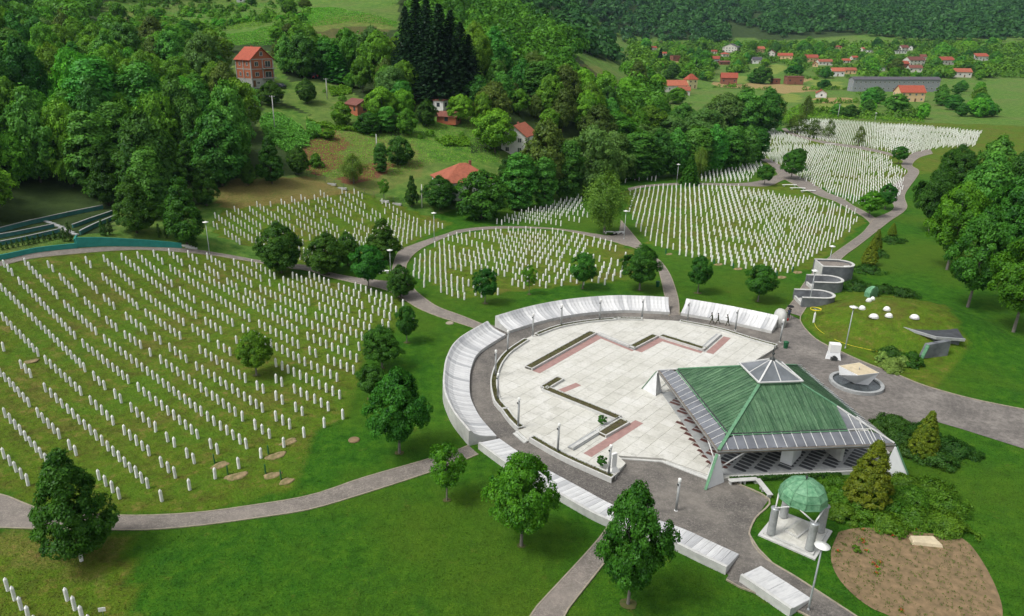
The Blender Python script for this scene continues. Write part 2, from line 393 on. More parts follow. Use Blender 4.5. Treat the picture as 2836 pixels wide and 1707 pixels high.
M['soil'] = plain('soil', (0.215, 0.145, 0.082), 1.0, 0.35, 1.6, obj=False, bump=1.0, c2=(0.115, 0.088, 0.045))
M['bare'] = plain('bare_earth', (0.085, 0.068, 0.030), 1.0, 0.3, 2.0, obj=False, bump=0.6, c2=(0.040, 0.075, 0.010))
M['soil_dark'] = plain('planter_soil', (0.095, 0.078, 0.046), 1.0, 0.35, 2.0, obj=False, bump=0.8)
M['grave_earth'] = plain('grave_earth', (0.30, 0.21, 0.125), 1.0, 0.3, 1.7, bump=1.0, c2=(0.075, 0.095, 0.022))
def copper():
    t = NT('copper_patina'); p = t.pos(True)
    n = t.noise(0.55, 6, 0.65); n2 = t.noise(7.0, 5, 0.7)
    st = t.rnd()
    col = t.ramp(n, [(0.3, (0.018, 0.062, 0.026)), (0.5, (0.036, 0.102, 0.044)), (0.7, (0.075, 0.165, 0.080))])
    col = t.mix(t.ramp(st, [(0.3, 0.0), (1.0, 0.4)]), col, (0.115, 0.225, 0.115))
    col = t.mix(t.ramp(n2, [(0.48, 0.0), (0.68, 0.7)]), col, (0.028, 0.055, 0.036))
    sv = t.n('ShaderNodeVectorMath'); sv.operation = 'MULTIPLY'; t.l(p, sv.inputs[0]); sv.inputs[1].default_value = (7.0, 0.55, 0.55)
    n5 = t.noise(1.0, 5, 0.7, vec=sv.outputs[0]); col = t.mix(t.ramp(n5, [(0.50, 0.0), (0.66, 0.5)]), col, (0.20, 0.32, 0.19)); n6 = t.noise(0.9, 6, 0.75); col = t.mix(t.ramp(n6, [(0.52, 0.0), (0.62, 0.55)]), col, (0.030, 0.075, 0.042))
    n4 = t.noise(18.0, 3, 0.6); col = t.mix(t.ramp(n4, [(0.60, 0.0), (0.72, 0.6)]), col, (0.36, 0.46, 0.36))
    return t.finish(col, 0.55, t.bump(n2, 0.2, 0.02), 0.0, 0.35)
M['copper'] = copper()
M['copper_trim'] = plain('copper_trim', (0.11, 0.25, 0.14), 0.55, 0.3, 3.0)
M['patina_light'] = plain('patina_dome', (0.16, 0.32, 0.19), 0.5, 0.35, 3.2, c2=(0.045, 0.165, 0.08), rnd=0.18)
def glass(name, c, rough=0.12):
    t = NT(name); n = t.noise(0.5, 4, 0.6)
    b = t.n('ShaderNodeBsdfPrincipled'); t.l(t.ramp(n, [(0.35, scl(c, 0.75)), (0.7, scl(c, 1.25))]), b.inputs['Base Color']); b.inputs['Roughness'].default_value = rough
    b.inputs['Specular IOR Level'].default_value = 0.6
    tr = t.n('ShaderNodeBsdfTransparent'); tr.inputs['Color'].default_value = (0.75, 0.78, 0.82, 1)
    m = t.n('ShaderNodeMixShader'); m.inputs[0].default_value = 0.72; t.l(tr.outputs[0], m.inputs[1]); t.l(b.outputs[0], m.inputs[2]); t.l(m.outputs[0], t.out.inputs['Surface']); return t.m
M['roof_glass'] = glass('roof_glass', (0.20, 0.21, 0.235))
M['white_metal'] = plain('white_metal', (0.58, 0.58, 0.57), 0.4, 0.12, 2.0)
M['dark_metal'] = plain('dark_metal', (0.05, 0.055, 0.055), 0.5, 0.25, 3.0)
M['grey_metal'] = plain('grey_metal', (0.34, 0.36, 0.37), 0.4, 0.15, 3.0, metal=0.4)
M['old_metal'] = plain('weathered_gutter', (0.19, 0.165, 0.14), 0.6, 0.35, 1.5, obj=False)
M['plaster'] = plain('white_plaster', (0.66, 0.67, 0.68), 0.75, 0.12, 0.8, obj=False)
M['wall_pale'] = plain('pale_render', (0.60, 0.57, 0.52), 0.85, 0.15, 0.7, bump=0.1)
M['wall_white'] = plain('white_render', (0.68, 0.67, 0.65), 0.85, 0.15, 0.7, bump=0.1)
M['wall_yellow'] = plain('yellow_render', (0.62, 0.53, 0.30), 0.85, 0.12, 0.7)
M['wall_peach'] = plain('peach_render', (0.66, 0.46, 0.26), 0.85, 0.12, 0.7)
M['wall_grey'] = plain('grey_block', (0.26, 0.27, 0.29), 0.9, 0.2, 0.7)
def brickwall(name, c1, c2, mortar, sc):
    t = NT(name); b = t.n('ShaderNodeTexBrick'); b.inputs['Color1'].default_value = (*c1, 1); b.inputs['Color2'].default_value = (*c2, 1); b.inputs['Mortar'].default_value = (*mortar, 1)
    b.inputs['Scale'].default_value = sc; b.inputs['Mortar Size'].default_value = 0.012
    mp = t.n('ShaderNodeMapping'); mp.inputs['Rotation'].default_value = (math.radians(90), 0, 0); t.l(t.pos(True), mp.inputs['Vector']); t.l(mp.outputs[0], b.inputs['Vector'])
    n = t.noise(0.8, 5, 0.6, True)
    return t.finish(t.mix(t.ramp(n, [(0.4, 0.0), (0.75, 0.4)]), b.outputs['Color'], scl(c1, 0.7)), 0.9)
M['brick'] = brickwall('orange_brick', (0.42, 0.125, 0.055), (0.36, 0.10, 0.045), (0.30, 0.19, 0.14), 3.0)
M['brick_dark'] = brickwall('dark_brick', (0.27, 0.10, 0.065), (0.22, 0.08, 0.05), (0.22, 0.16, 0.13), 3.0)
def roofmat(name, c):
    t = NT(name); w = t.n('ShaderNodeTexWave'); w.wave_type = 'BANDS'; w.bands_direction = 'Z'; w.inputs['Scale'].default_value = 6.0; w.inputs['Distortion'].default_value = 1.5; t.l(t.pos(True), w.inputs['Vector'])
    n = t.noise(1.3, 6, 0.7, True); n2 = t.noise(8, 4, 0.6, True)
    col = t.ramp(n, [(0.3, scl(c, 0.62)), (0.55, c), (0.8, scl(c, 1.25))]); col = t.mix(t.ramp(w.outputs['Fac'], [(0.0, 0.45), (0.3, 0.0)]), col, scl(c, 0.45))
    col = t.mix(t.ramp(n2, [(0.5, 0.0), (0.8, 0.35)]), col, scl(c, 0.5))
    k = t.ramp(t.rnd(), [(0.0, (0.75, 0.75, 0.78)), (1.0, (1.08, 1.05, 1.0))])
    return t.finish(t.mix(1.0, col, k, 'MULTIPLY'), 0.85)
M['roof_red'] = roofmat('clay_tiles', (0.36, 0.085, 0.05)); M['roof_orange'] = roofmat('orange_tiles', (0.40, 0.125, 0.072)); M['roof_brown'] = roofmat('old_tiles', (0.20, 0.075, 0.058)); M['roof_grey'] = roofmat('grey_sheet', (0.105, 0.10, 0.12))
M['window'] = plain('window_glass', (0.045, 0.055, 0.065), 0.15, 0.2, 2.0, spec=0.6)
M['window_frame'] = plain('window_frame', (0.62, 0.60, 0.56), 0.6, 0.1, 2.0)
M['wood'] = plain('door_wood', (0.16, 0.08, 0.04), 0.7, 0.3, 3.0)
M['teal'] = plain('teal_paint', (0.025, 0.25, 0.215), 0.6, 0.2, 1.2, obj=False)
M['teal_dark'] = plain('teal_paint_dark', (0.05, 0.19, 0.18), 0.7, 0.25, 1.2, obj=False)
M['water'] = plain('basin_water', (0.05, 0.06, 0.065), 0.08, 0.3, 1.0, spec=0.6)
M['stone_tan'] = plain('tan_stone', (0.52, 0.44, 0.30), 0.8, 0.2, 2.0)
M['acrylic'] = plain('white_acrylic', (0.80, 0.80, 0.78), 0.3, 0.05, 2.0, spec=0.5)
M['green_plastic'] = plain('green_plastic', (0.015, 0.10, 0.04), 0.5, 0.2, 3.0)
M['yellow'] = plain('yellow_tape', (0.70, 0.58, 0.04), 0.6, 0.1, 3.0)
M['red'] = plain('red_petals', (0.55, 0.02, 0.02), 0.7, 0.2, 8.0)
M['red_paint'] = plain('red_paint', (0.40, 0.02, 0.02), 0.35, 0.1, 3.0, spec=0.5)
M['car_dark'] = plain('dark_car_paint', (0.03, 0.035, 0.05), 0.3, 0.1, 3.0, spec=0.5)
M['tyre'] = plain('tyre_rubber', (0.02, 0.02, 0.02), 0.9, 0.2, 6.0)
M['black'] = plain('black_cloth', (0.015, 0.016, 0.02), 0.9, 0.25, 6.0)
M['lamp_white'] = plain('lamp_white', (0.72, 0.72, 0.70), 0.35, 0.08, 3.0)
M['fresh_wood'] = plain('weathered_wood', (0.26, 0.23, 0.19), 0.9, 0.3, 3.0)
# ------------------------------------------------------------------ ground sheet
def graded(lo, hi, a, b, st, g):
    mid = list(np.arange(a, b + 1e-6, st)); r = []; s = st; x = b
    while x < hi: s *= g; x += s; r.append(x)
    l = []; s = st; x = a
    while x > lo: s *= g; x -= s; l.append(x)
    return np.array(l[::-1] + mid + r)
def ground_mat():
    t = NT('grass_ground')
    nbig = t.noise(0.035, 6, 0.6); nmid = t.noise(0.22, 6, 0.65); nf = t.noise(2.2, 5, 0.7); nff = t.noise(9.0, 4, 0.7)
    nlaw = t.noise(0.75, 6, 0.75); lawn = t.ramp(nlaw, [(0.30, (0.013, 0.060, 0.003)), (0.47, (0.026, 0.098, 0.005)), (0.60, (0.042, 0.125, 0.006)), (0.75, (0.085, 0.160, 0.013))])
    lawn = t.mix(t.ramp(nbig, [(0.42, 0.0), (0.60, 0.6)]), lawn, (0.066, 0.112, 0.008)); lawn = t.mix(t.ramp(t.noise(0.45, 6, 0.75), [(0.60, 0.0), (0.72, 0.5)]), lawn, (0.115, 0.120, 0.022)); lawn = t.mix(t.ramp(nmid, [(0.55, 0.0), (0.7, 0.35)]), lawn, (0.022, 0.078, 0.010))
    field = t.ramp(t.noise(0.6, 7, 0.72), [(0.28, (0.034, 0.060, 0.006)), (0.42, (0.072, 0.102, 0.010)), (0.52, (0.078, 0.138, 0.008)), (0.60, (0.118, 0.132, 0.020)), (0.71, (0.195, 0.160, 0.052))])
    field = t.mix(t.ramp(t.noise(0.5, 6, 0.7), [(0.52, 0.0), (0.68, 0.6)]), field, (0.075, 0.062, 0.016))
    wild = t.ramp(t.noise(0.4, 7, 0.7), [(0.3, (0.034, 0.092, 0.012)), (0.47, (0.068, 0.150, 0.022)), (0.58, (0.105, 0.185, 0.030)), (0.72, (0.180, 0.205, 0.060))])
    wild = t.mix(t.ramp(nbig, [(0.45, 0.0), (0.65, 0.5)]), wild, (0.130, 0.140, 0.048))
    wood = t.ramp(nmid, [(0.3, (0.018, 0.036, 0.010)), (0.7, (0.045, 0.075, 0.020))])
    pt_ = t.noise(0.11, 5, 0.7); field = t.mix(t.ramp(pt_, [(0.50, 0.0), (0.60, 0.45)]), field, (0.055, 0.145, 0.008)); field = t.mix(t.ramp(pt_, [(0.36, 0.5), (0.45, 0.0)]), field, (0.120, 0.105, 0.026))
    def masked(base, name, col, lo=0.35, hi=0.65):
        a = t.math('ADD', t.attr(name), t.math('MULTIPLY', t.math('SUBTRACT', nf, 0.5), 0.7)); a = t.math('ADD', a, t.math('MULTIPLY', t.math('SUBTRACT', nmid, 0.5), 0.5))
        return t.mix(t.ramp(a, [(lo, 0.0), (hi, 1.0)]), base, col)
    col = masked(lawn, 'field', field, 0.2, 0.8)
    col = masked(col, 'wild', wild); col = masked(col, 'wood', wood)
    dry = t.ramp(nf, [(0.3, (0.125, 0.100, 0.030)), (0.7, (0.215, 0.160, 0.060))])
    col = masked(col, 'dry', dry, 0.3, 0.95)
    earth = t.ramp(nf, [(0.3, (0.090, 0.038, 0.020)), (0.7, (0.215, 0.100, 0.055))])
    col = masked(col, 'earth', earth, 0.4, 0.8)
    crop = t.ramp(nmid, [(0.3, (0.22, 0.165, 0.065)), (0.7, (0.31, 0.235, 0.105))]); col = masked(col, 'crop', crop, 0.4, 0.6)
    col = masked(col, 'lime', t.ramp(nmid, [(0.3, (0.11, 0.17, 0.03)), (0.7, (0.20, 0.24, 0.05))]), 0.4, 0.6)
    fine = t.ramp(nff, [(0.28, (0.45, 0.45, 0.42)), (0.5, (1.0, 1.0, 1.0)), (0.72, (1.7, 1.65, 1.5))])
    col = t.mix(0.85, col, fine, 'MULTIPLY')
    h = t.math('ADD', nf, t.math('MULTIPLY', nff, 0.5)); h = t.math('ADD', h, t.math('MULTIPLY', t.noise(0.85, 4, 0.6), t.math('MULTIPLY', t.attr('field'), 3.0)))
    return t.finish(col, 0.95, t.bump(h, 0.8, 0.14), 0, 0.12)
M['ground'] = ground_mat()
xs = graded(-1500, 2700, -126, 132, 1.5, 1.06); ys = graded(-60, 3200, 18, 265, 1.5, 1.035)
GX, GY = np.meshgrid(xs, ys); GZ = hgt_np(GX, GY)
nx, ny = len(xs), len(ys)
gv = np.stack([GX.ravel(), GY.ravel(), GZ.ravel()], -1)
me = bpy.data.meshes.new('ground'); me.vertices.add(len(gv)); me.vertices.foreach_set('co', gv.ravel())
ii, jj = np.meshgrid(np.arange(nx - 1), np.arange(ny - 1)); b0 = (jj * nx + ii).ravel()
quads = np.stack([b0, b0 + 1, b0 + nx + 1, b0 + nx], -1)
me.loops.add(quads.size); me.loops.foreach_set('vertex_index', quads.ravel()); me.polygons.add(len(quads))
me.polygons.foreach_set('loop_start', np.arange(0, quads.size, 4)); me.polygons.foreach_set('use_smooth', np.ones(len(quads), bool)); me.update()
_a = CAMH - gv[:, 2]; _d = np.maximum(gv[:, 1] * C_ + _a * S_, 1.0)
GPX, GPY = CX + F * gv[:, 0] / _d, CY + F * (_a * C_ - gv[:, 1] * S_) / _d
vis = gv[:, 1] * C_ + _a * S_ > 20
def pmask(polys):
    m = np.zeros(len(gv))
    for k, P in polys:
        Q = [dp(*p) if k == 0 else cr(k, *p) for p in P]
        m = np.maximum(m, (in_poly_np(GPX, GPY, Q) & vis).astype(float))
    return m
hillm = (GX.ravel() < edge_x(GY.ravel()) - 6) & (GZ.ravel() > 0.5)
ATT = {}
FIELD_POLYS = [(0, [(-300, 620), (0, 635), (240, 600), (430, 600), (620, 625), (760, 670), (960, 720), (940, 800), (860, 890), (830, 1000), (740, 1060), (690, 1180), (500, 1230), (250, 1240), (0, 1190), (-300, 1100)]),
                      (0, [(-300, 1280), (100, 1275), (320, 1290), (330, 1484), (300, 1700), (-300, 1700)]),
                      (0, [(500, 560), (560, 490), (850, 455), (1090, 540), (960, 600), (740, 640)]),
                      (0, [(990, 650), (1060, 575), (1180, 552), (1400, 560), (1520, 600), (1560, 670), (1350, 690), (1100, 720)]),
                      (0, [(1490, 460), (1900, 440), (2090, 530), (1950, 650), (1870, 660), (1560, 590)]),
                      (0, [(1840, 330), (2000, 290), (2700, 310), (2700, 390), (2200, 420), (2150, 490), (2000, 460), (1840, 400)]),
                      (6, [(1340, 830), (1390, 735), (1640, 620), (2000, 640), (2400, 720), (2600, 1000), (2300, 1330), (1830, 1140), (1540, 1010)])]
ATT['field'] = pmask(FIELD_POLYS)
ATT['wild'] = (1 - ATT['field']) * 1.0 * np.where(hillm | ((GY.ravel() > 330)), 1.0, 0.0)
ATT['dry'] = pmask([(0, [(500, 470), (560, 430), (740, 425), (860, 465), (700, 490), (540, 505)]), ]) * 0.8
ATT['dry'] = np.maximum(ATT['dry'], 0.5 * pmask([(0, [(740, 300), (830, 315), (1000, 345), (1030, 420), (900, 475), (760, 435), (720, 360)]), (0, [(780, 45), (900, 30), (960, 70), (800, 110), (660, 90)]), (0, [(820, 330), (980, 350), (1010, 420), (900, 470), (800, 430)]), (0, [(270, 25), (420, 35), (400, 60), (250, 50)]),
                                                  (0, [(0, 1270), (100, 1275), (310, 1300), (250, 1420), (60, 1380), (-80, 1330)]), (0, [(1380, 150), (1440, 160), (1500, 200), (1460, 200)])]))
ATT['earth'] = pmask([(2, [(-30, 1010), (40, 925), (200, 940), (330, 1050), (240, 1110), (300, 1190), (60, 1275), (-30, 1220)]), (2, [(430, 1170), (640, 1180), (560, 1260), (440, 1310), (280, 1330), (200, 1290)]), (2, [(700, 680), (800, 680), (790, 715), (715, 710)]),
                      (2, [(1090, 0), (1180, 0), (1140, 20)]), (0, [(1890, 0), (1900, 0), (1905, 8)])]) * 0.95
ATT['crop'] = pmask([(3, [(715, 575), (770, 600), (1340, 615), (1450, 625), (1480, 660), (1200, 675), (1150, 650), (720, 625)]), (3, [(1260, 560), (1420, 570), (1440, 585), (1300, 590)]), (3, [(1420, 705), (1750, 705), (1760, 740), (1440, 745)]), (3, [(440, 445), (540, 445), (520, 475), (430, 470)])])
ATT['lime'] = pmask([(3, [(1210, 675), (1330, 680), (1350, 735), (1230, 735)]), (3, [(1430, 750), (1760, 750), (1800, 800), (1440, 800)]), (3, [(1390, 580), (1650, 590), (1640, 640), (1470, 640)]), (3, [(1000, 480), (1220, 470), (1220, 530), (1150, 540)]), (0, [(1730, 190), (1800, 180), (1800, 200), (1730, 205)])])
CLEAR = [  # open ground on the wooded slope, as seen from the air
    (0, [(200, 10), (300, 0), (760, -20), (960, -10), (960, 75), (860, 60), (640, 100), (560, 110), (420, 75), (330, 85), (300, 40)]),
    (0, [(560, 160), (640, 120), (700, 200), (760, 190), (840, 215), (900, 260), (860, 300), (800, 300), (740, 270), (690, 250), (640, 220), (560, 190)]),
    (0, [(640, 240), (720, 270), (820, 300), (960, 330), (1010, 250), (1060, 230), (1160, 290), (1130, 370), (1240, 360), (1160, 400), (1030, 470), (900, 480), (740, 430), (700, 350), (640, 330), (620, 300)]),
    (0, [(500, 590), (500, 480), (560, 430), (740, 420), (1000, 480), (1180, 520), (1100, 545), (800, 700)]),
    (0, [(0, 700), (0, 470), (280, 470), (330, 540), (520, 480), (540, 620)]),
    (0, [(1000, 490), (1160, 380), (1300, 340), (1420, 330), (1420, 440), (1240, 530), (1100, 540)]),
    (0, [(1370, 120), (1480, 150), (1520, 195), (1470, 205)]), (0, [(1740, 20), (1770, 60), (1880, 90), (1830, 110), (1760, 110)])]
CLEARP = [[dp(*p) for p in P] for k, P in CLEAR]
def clear_np(px, py):
    m = np.zeros(np.shape(px), bool)
    for Q in CLEARP: m |= in_poly_np(px, py, Q)
    return m
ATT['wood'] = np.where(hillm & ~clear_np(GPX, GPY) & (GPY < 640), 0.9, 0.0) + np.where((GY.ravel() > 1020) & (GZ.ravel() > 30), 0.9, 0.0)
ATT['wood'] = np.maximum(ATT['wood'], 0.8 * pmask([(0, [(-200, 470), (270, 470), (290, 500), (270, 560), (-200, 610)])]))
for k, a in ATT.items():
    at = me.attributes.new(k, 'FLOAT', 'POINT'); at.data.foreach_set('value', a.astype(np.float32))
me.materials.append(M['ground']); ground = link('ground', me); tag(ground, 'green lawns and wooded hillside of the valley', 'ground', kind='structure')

# ------------------------------------------------------------------ paths and paved yards
def px_line(pts): return [G(*cr(*p)) if len(p) == 3 else GD(*p) for p in pts]
_path_no = [0]; NOGRASS = []
def ribbon(name, left, right, mat, label, step=1.6, kerbs=True, cat='path'):
    _path_no[0] += 1; dz = 0.045 + 0.006 * _path_no[0]
    L = smooth_line([(p.x, p.y) for p in px_line(left)], 1.0); Rr = smooth_line([(p.x, p.y) for p in px_line(right)], 1.0)
    ln = max(sum((b - a).length for a, b in zip(L, L[1:])), sum((b - a).length for a, b in zip(Rr, Rr[1:]))); st = ln / max(4, int(ln / step))
    n = max(4, int(ln / step))
    def rs(Q):
        tot = sum((b - a).length for a, b in zip(Q, Q[1:])); r = resample(Q, tot / n); return r[:n + 1] + [r[-1]] * (n + 1 - len(r))
    L, Rr = rs(L), rs(Rr); m = MB(); rows = []; NOGRASS.append([(p.x, p.y) for p in L] + [(p.x, p.y) for p in Rr[::-1]])
    for a, b in zip(L, Rr):
        row = []
        for k in range(5):
            q = a.lerp(b, k / 4); row.append((q.x, q.y, hgt(q.x, q.y) + dz))
        rows.append(row)
    m.loft(rows, closed_profile=False)
    o = m.build(name, mat, fix=False)
    for p in o.data.polygons:
        if p.normal.z < 0: o.data.flip_normals(); break
    tag(o, label, cat, kind='structure')
    if kerbs:
        for side in (L, Rr):
            N = normals2(side); m = MB(); rr = []
            for p, nn in zip(side, N):
                z = hgt(p.x, p.y); rr.append([(p.x + nn.x * e, p.y + nn.y * e, z + q + dz) for e, q in ((-0.06, -0.1), (-0.06, 0.035), (0.06, 0.035), (0.06, -0.1))])
            m.loft(rr); m.build('kerb', M['kerb'], o)
    return o
ribbon('path', [(7, -500, 520), (7, 0, 605), (7, 310, 715), (7, 870, 760), (7, 1380, 743), (7, 1800, 690), (7, 2239, 615), (8, 400, 490), (8, 835, 365), (8, 1080, 290), (8, 1165, 255)],
       [(7, -500, 850), (7, 0, 847), (7, 300, 857), (7, 870, 865), (7, 1150, 858), (7, 1500, 825), (7, 1900, 770), (7, 2239, 715), (8, 450, 590), (8, 850, 460), (8, 1140, 358), (8, 1235, 318)],
       M['cobble'], 'curved cobbled path below the left burial field')
ribbon('path', [(4, -300, 470), (4, 0, 405), (4, 250, 345), (4, 560, 312), (4, 870, 299), (4, 1310, 310), (4, 1500, 332), (4, 1700, 365), (4, 1880, 398), (5, 0, 432), (5, 170, 485), (5, 350, 520), (5, 560, 545), (5, 700, 560)],
       [(4, -300, 500), (4, 0, 437), (4, 230, 382), (4, 560, 347), (4, 870, 324), (4, 1100, 322), (4, 1480, 352), (4, 1700, 387), (4, 1860, 412), (5, 0, 468), (5, 120, 505), (5, 330, 556), (5, 560, 605), (5, 720, 690)],
       M['cobble'], 'cobbled path along the foot of the teal terrace walls')
ribbon('path', [(5, 600, 590), (5, 620, 440), (5, 665, 330), (5, 760, 285), (5, 860, 250), (5, 1020, 200), (5, 1090, 177), (5, 1300, 154), (5, 1550, 152), (5, 1800, 167), (5, 1960, 187), (5, 2060, 203), (5, 2239, 215), (6, 60, 110)],
       [(5, 770, 600), (5, 715, 460), (5, 735, 395), (5, 790, 335), (5, 870, 287), (5, 1050, 212), (5, 1200, 182), (5, 1400, 167), (5, 1650, 165), (5, 1850, 180), (5, 2060, 225), (5, 2239, 268), (6, 40, 275), (6, 170, 290)],
       M['cobble'], 'cobbled path arching round the middle burial field')
ribbon('path', [(5, 700, 500), (5, 770, 600), (5, 850, 670), (5, 950, 735), (5, 1100, 790), (5, 1250, 850), (5, 1340, 885)],
       [(5, 620, 640), (5, 720, 690), (5, 800, 740), (5, 950, 802), (5, 1100, 850), (5, 1215, 888), (5, 1330, 940)], M['cobble'], 'cobbled path running down to the memorial circle')
ribbon('path', [(6, 399, 800), (6, 388, 720), (6, 365, 640), (6, 340, 530), (6, 310, 430), (6, 265, 372), (6, 150, 305), (6, 60, 282), (5, 2239, 268)],
       [(6, 472, 790), (6, 466, 690), (6, 440, 590), (6, 400, 490), (6, 340, 405), (6, 290, 368), (6, 190, 270), (6, 110, 175), (6, 50, 108)], M['cobble'], 'narrow cobbled path between the two rear memorial walls')
ribbon('path', [(6, 1228, 765), (6, 1290, 690), (6, 1380, 550), (6, 1480, 440), (6, 1580, 352), (6, 1700, 267), (6, 1790, 200), (6, 1838, 145), (6, 1880, 95), (6, 2020, 20), (3, 1980, 1380), (3, 2120, 1245), (3, 2075, 1190), (3, 2150, 1110), (3, 2280, 1075)],
       [(6, 1345, 800), (6, 1390, 730), (6, 1470, 600), (6, 1560, 470), (6, 1665, 362), (6, 1750, 300), (6, 1830, 237), (6, 1900, 182), (6, 1990, 112), (6, 2110, 20), (3, 2100, 1400), (3, 2200, 1245), (3, 2150, 1195), (3, 2200, 1140), (3, 2300, 1110)],
       M['cobble'], 'grey road climbing past the curved washing basins')
ribbon('path', [(6, 1850, 130), (6, 1800, 82), (6, 1690, 22), (3, 1590, 1450), (3, 1500, 1422), (3, 1370, 1365), (3, 1260, 1310), (3, 1190, 1265), (3, 1130, 1190), (3, 1030, 1140)],
       [(6, 1890, 95), (6, 1800, 40), (6, 1730, 5), (3, 1640, 1430), (3, 1540, 1392), (3, 1430, 1325), (3, 1300, 1258), (3, 1230, 1215), (3, 1150, 1165), (3, 1050, 1128)], M['cobble'], 'grey path between the two far right burial fields')
ribbon('path', [(3, 100, 1362), (3, 210, 1340), (3, 500, 1322), (3, 900, 1325), (3, 1080, 1300), (3, 1170, 1268), (3, 1215, 1240)],
       [(3, 110, 1380), (3, 220, 1352), (3, 500, 1335), (3, 900, 1342), (3, 1100, 1345), (3, 1200, 1310), (3, 1290, 1270)], M['cobble'], 'thin grey path along the head of the right burial field')
ribbon('path', [(3, 1240, 925), (3, 1290, 960), (3, 1400, 995), (3, 1560, 1028), (3, 1800, 1062), (3, 2000, 1108), (3, 2110, 1135)],
       [(3, 1210, 930), (3, 1270, 970), (3, 1390, 1008), (3, 1560, 1045), (3, 1800, 1082), (3, 2000, 1125), (3, 2090, 1165)], M['cobble'], 'thin grey path between the two farthest burial fields')
ribbon('path', [(8, 1590, 1520), (8, 1640, 1440), (8, 2130, 900), (9, 60, 640)], [(8, 1840, 1520), (8, 1880, 1440), (8, 2215, 1010), (9, 130, 800)], M['cobble'], 'straight cobbled path at the bottom centre behind the tree')
ribbon('path', [(9, 810, 1225), (9, 905, 1280), (9, 1100, 1350), (9, 1300, 1440), (9, 1480, 1530)], [(9, 975, 900), (9, 1100, 1080), (9, 1300, 1200), (9, 1500, 1330), (9, 1790, 1520)], M['cobble_dark'], 'dark cobbled path leaving the yard at the bottom right')
def sheet(name, pts, mat, label, z, cat='yard', kerb=False):
    P = [(p.x, p.y) for p in pts] if hasattr(pts[0], 'x') else pts
    NOGRASS.append(P)
    m = MB(); m.add([(x, y, z) for x, y in P], [tuple(range(len(P)))]); o = m.build(name, mat, fix=False)
    bm = bmesh.new(); bm.from_mesh(o.data); bmesh.ops.triangulate(bm, faces=bm.faces); bmesh.ops.recalc_face_normals(bm, faces=bm.faces); bm.to_mesh(o.data); bm.free()
    if o.data.polygons[0].normal.z < 0: o.data.flip_normals()
    tag(o, label, cat, kind='structure'); return o
yard_px = [(5, 1330, 860), (5, 1250, 1040), (5, 1185, 1180), (5, 1160, 1290), (5, 1170, 1400), (8, 1215, 0), (8, 1260, 90), (8, 1330, 200), (8, 1235, 250), (8, 1500, 350), (8, 1900, 560), (8, 2239, 720), (9, 400, 880), (9, 830, 1190),
           (9, 900, 1150), (9, 985, 960), (9, 975, 880), (9, 1020, 780), (9, 1120, 640), (9, 830, 505), (9, 760, 500), (9, 2000, 300), (6, 2239, 1525), (6, 2239, 1300), (6, 2050, 1222), (6, 1830, 1140), (6, 1650, 1060), (6, 1540, 1010), (6, 1450, 960), (6, 1375, 880), (6, 1343, 825),
           (6, 1228, 765), (6, 1150, 840), (6, 800, 800), (6, 470, 770), (6, 400, 765), (6, 0, 760), (5, 1700, 830), (5, 1450, 890)]
sheet('paved_yard', px_line(yard_px), M['cobble_dark'], 'dark cobbled yard round the memorial circle', 0.03)
grav = [(6, 1228, 765), (6, 1343, 825), (6, 1375, 880), (6, 1450, 960), (6, 1540, 1010), (6, 1650, 1060), (6, 1830, 1140), (6, 2050, 1222), (6, 2239, 1300), (6, 2600, 1400), (6, 3100, 1500), (6, 3100, 1800), (6, 2500, 1610), (6, 2239, 1535), (6, 1800, 1484), (6, 1300, 1300), (6, 1150, 1040), (6, 1230, 1000), (6, 1180, 880)]
sheet('gravel_yard', px_line(grav), M['asphalt'], 'worn grey asphalt yard round the fountain', 0.042)
gk = smooth_line([(p.x, p.y) for p in px_line([(6, 1345, 800), (6, 1343, 830), (6, 1375, 885), (6, 1450, 960), (6, 1540, 1012), (6, 1650, 1062), (6, 1830, 1142), (6, 2050, 1224), (6, 2239, 1300), (6, 2600, 1400), (6, 3100, 1500)])], 1.0)
def kerb_line(L, name, label, w=0.14, h=0.12, mat='kerb'):
    N = normals2(L); m = MB()
    m.loft([[(p.x + n.x * e, p.y + n.y * e, q) for e, q in ((-w / 2, -0.05), (-w / 2, h), (w / 2, h), (w / 2, -0.05))] for p, n in zip(L, N)])
    return tag(m.build(name, M[mat]), label, 'kerb', kind='structure')
kerb_line(gk, 'kerb', 'pale kerb between the asphalt yard and the grassed mound')
kerb_line(smooth_line([(p.x, p.y) for p in px_line([(9, 830, 508), (9, 1120, 645), (9, 1020, 780), (9, 975, 890), (9, 1000, 970), (9, 1100, 1082), (9, 1300, 1202), (9, 1500, 1332), (9, 1790, 1520)])], 0.8), 'kerb', 'pale kerb curving round the domed kiosk lawn')
# ------------------------------------------------------------------ the memorial circle: raised paved platform
PZ = 0.35
def PP(k, x, y, z=PZ): p = plane_pt(*cr(k, x, y), z); return (p.x, p.y)
plaza = [PP(5, 1565, 965), PP(5, 1440, 1050), PP(5, 1370, 1130), PP(5, 1335, 1210), PP(5, 1322, 1280), PP(5, 1330, 1350), PP(5, 1350, 1420), PP(8, 1400, 0), PP(8, 1450, 70), PP(8, 1520, 140), PP(8, 1600, 210), PP(8, 1800, 325), PP(8, 2000, 420), PP(8, 2195, 505),
         PP(9, 85, 380), PP(9, 30, 325), PP(9, 355, 345), PP(9, 690, 465), PP(9, 770, 490), PP(9, 1650, 440), (43.2, 62.5), (43.2, 78.0), (36.0, 80.0), PP(6, 980, 1140), PP(6, 1150, 1035), PP(6, 1180, 1010), PP(6, 1000, 960), PP(6, 800, 897), PP(6, 640, 862), PP(6, 480, 832), PP(6, 200, 815), PP(6, 0, 812), PP(5, 2239, 812), PP(5, 2000, 835), PP(5, 1800, 872), PP(5, 1640, 930)]
m = MB(); m.prism(plaza, 0.0, PZ - 0.06)
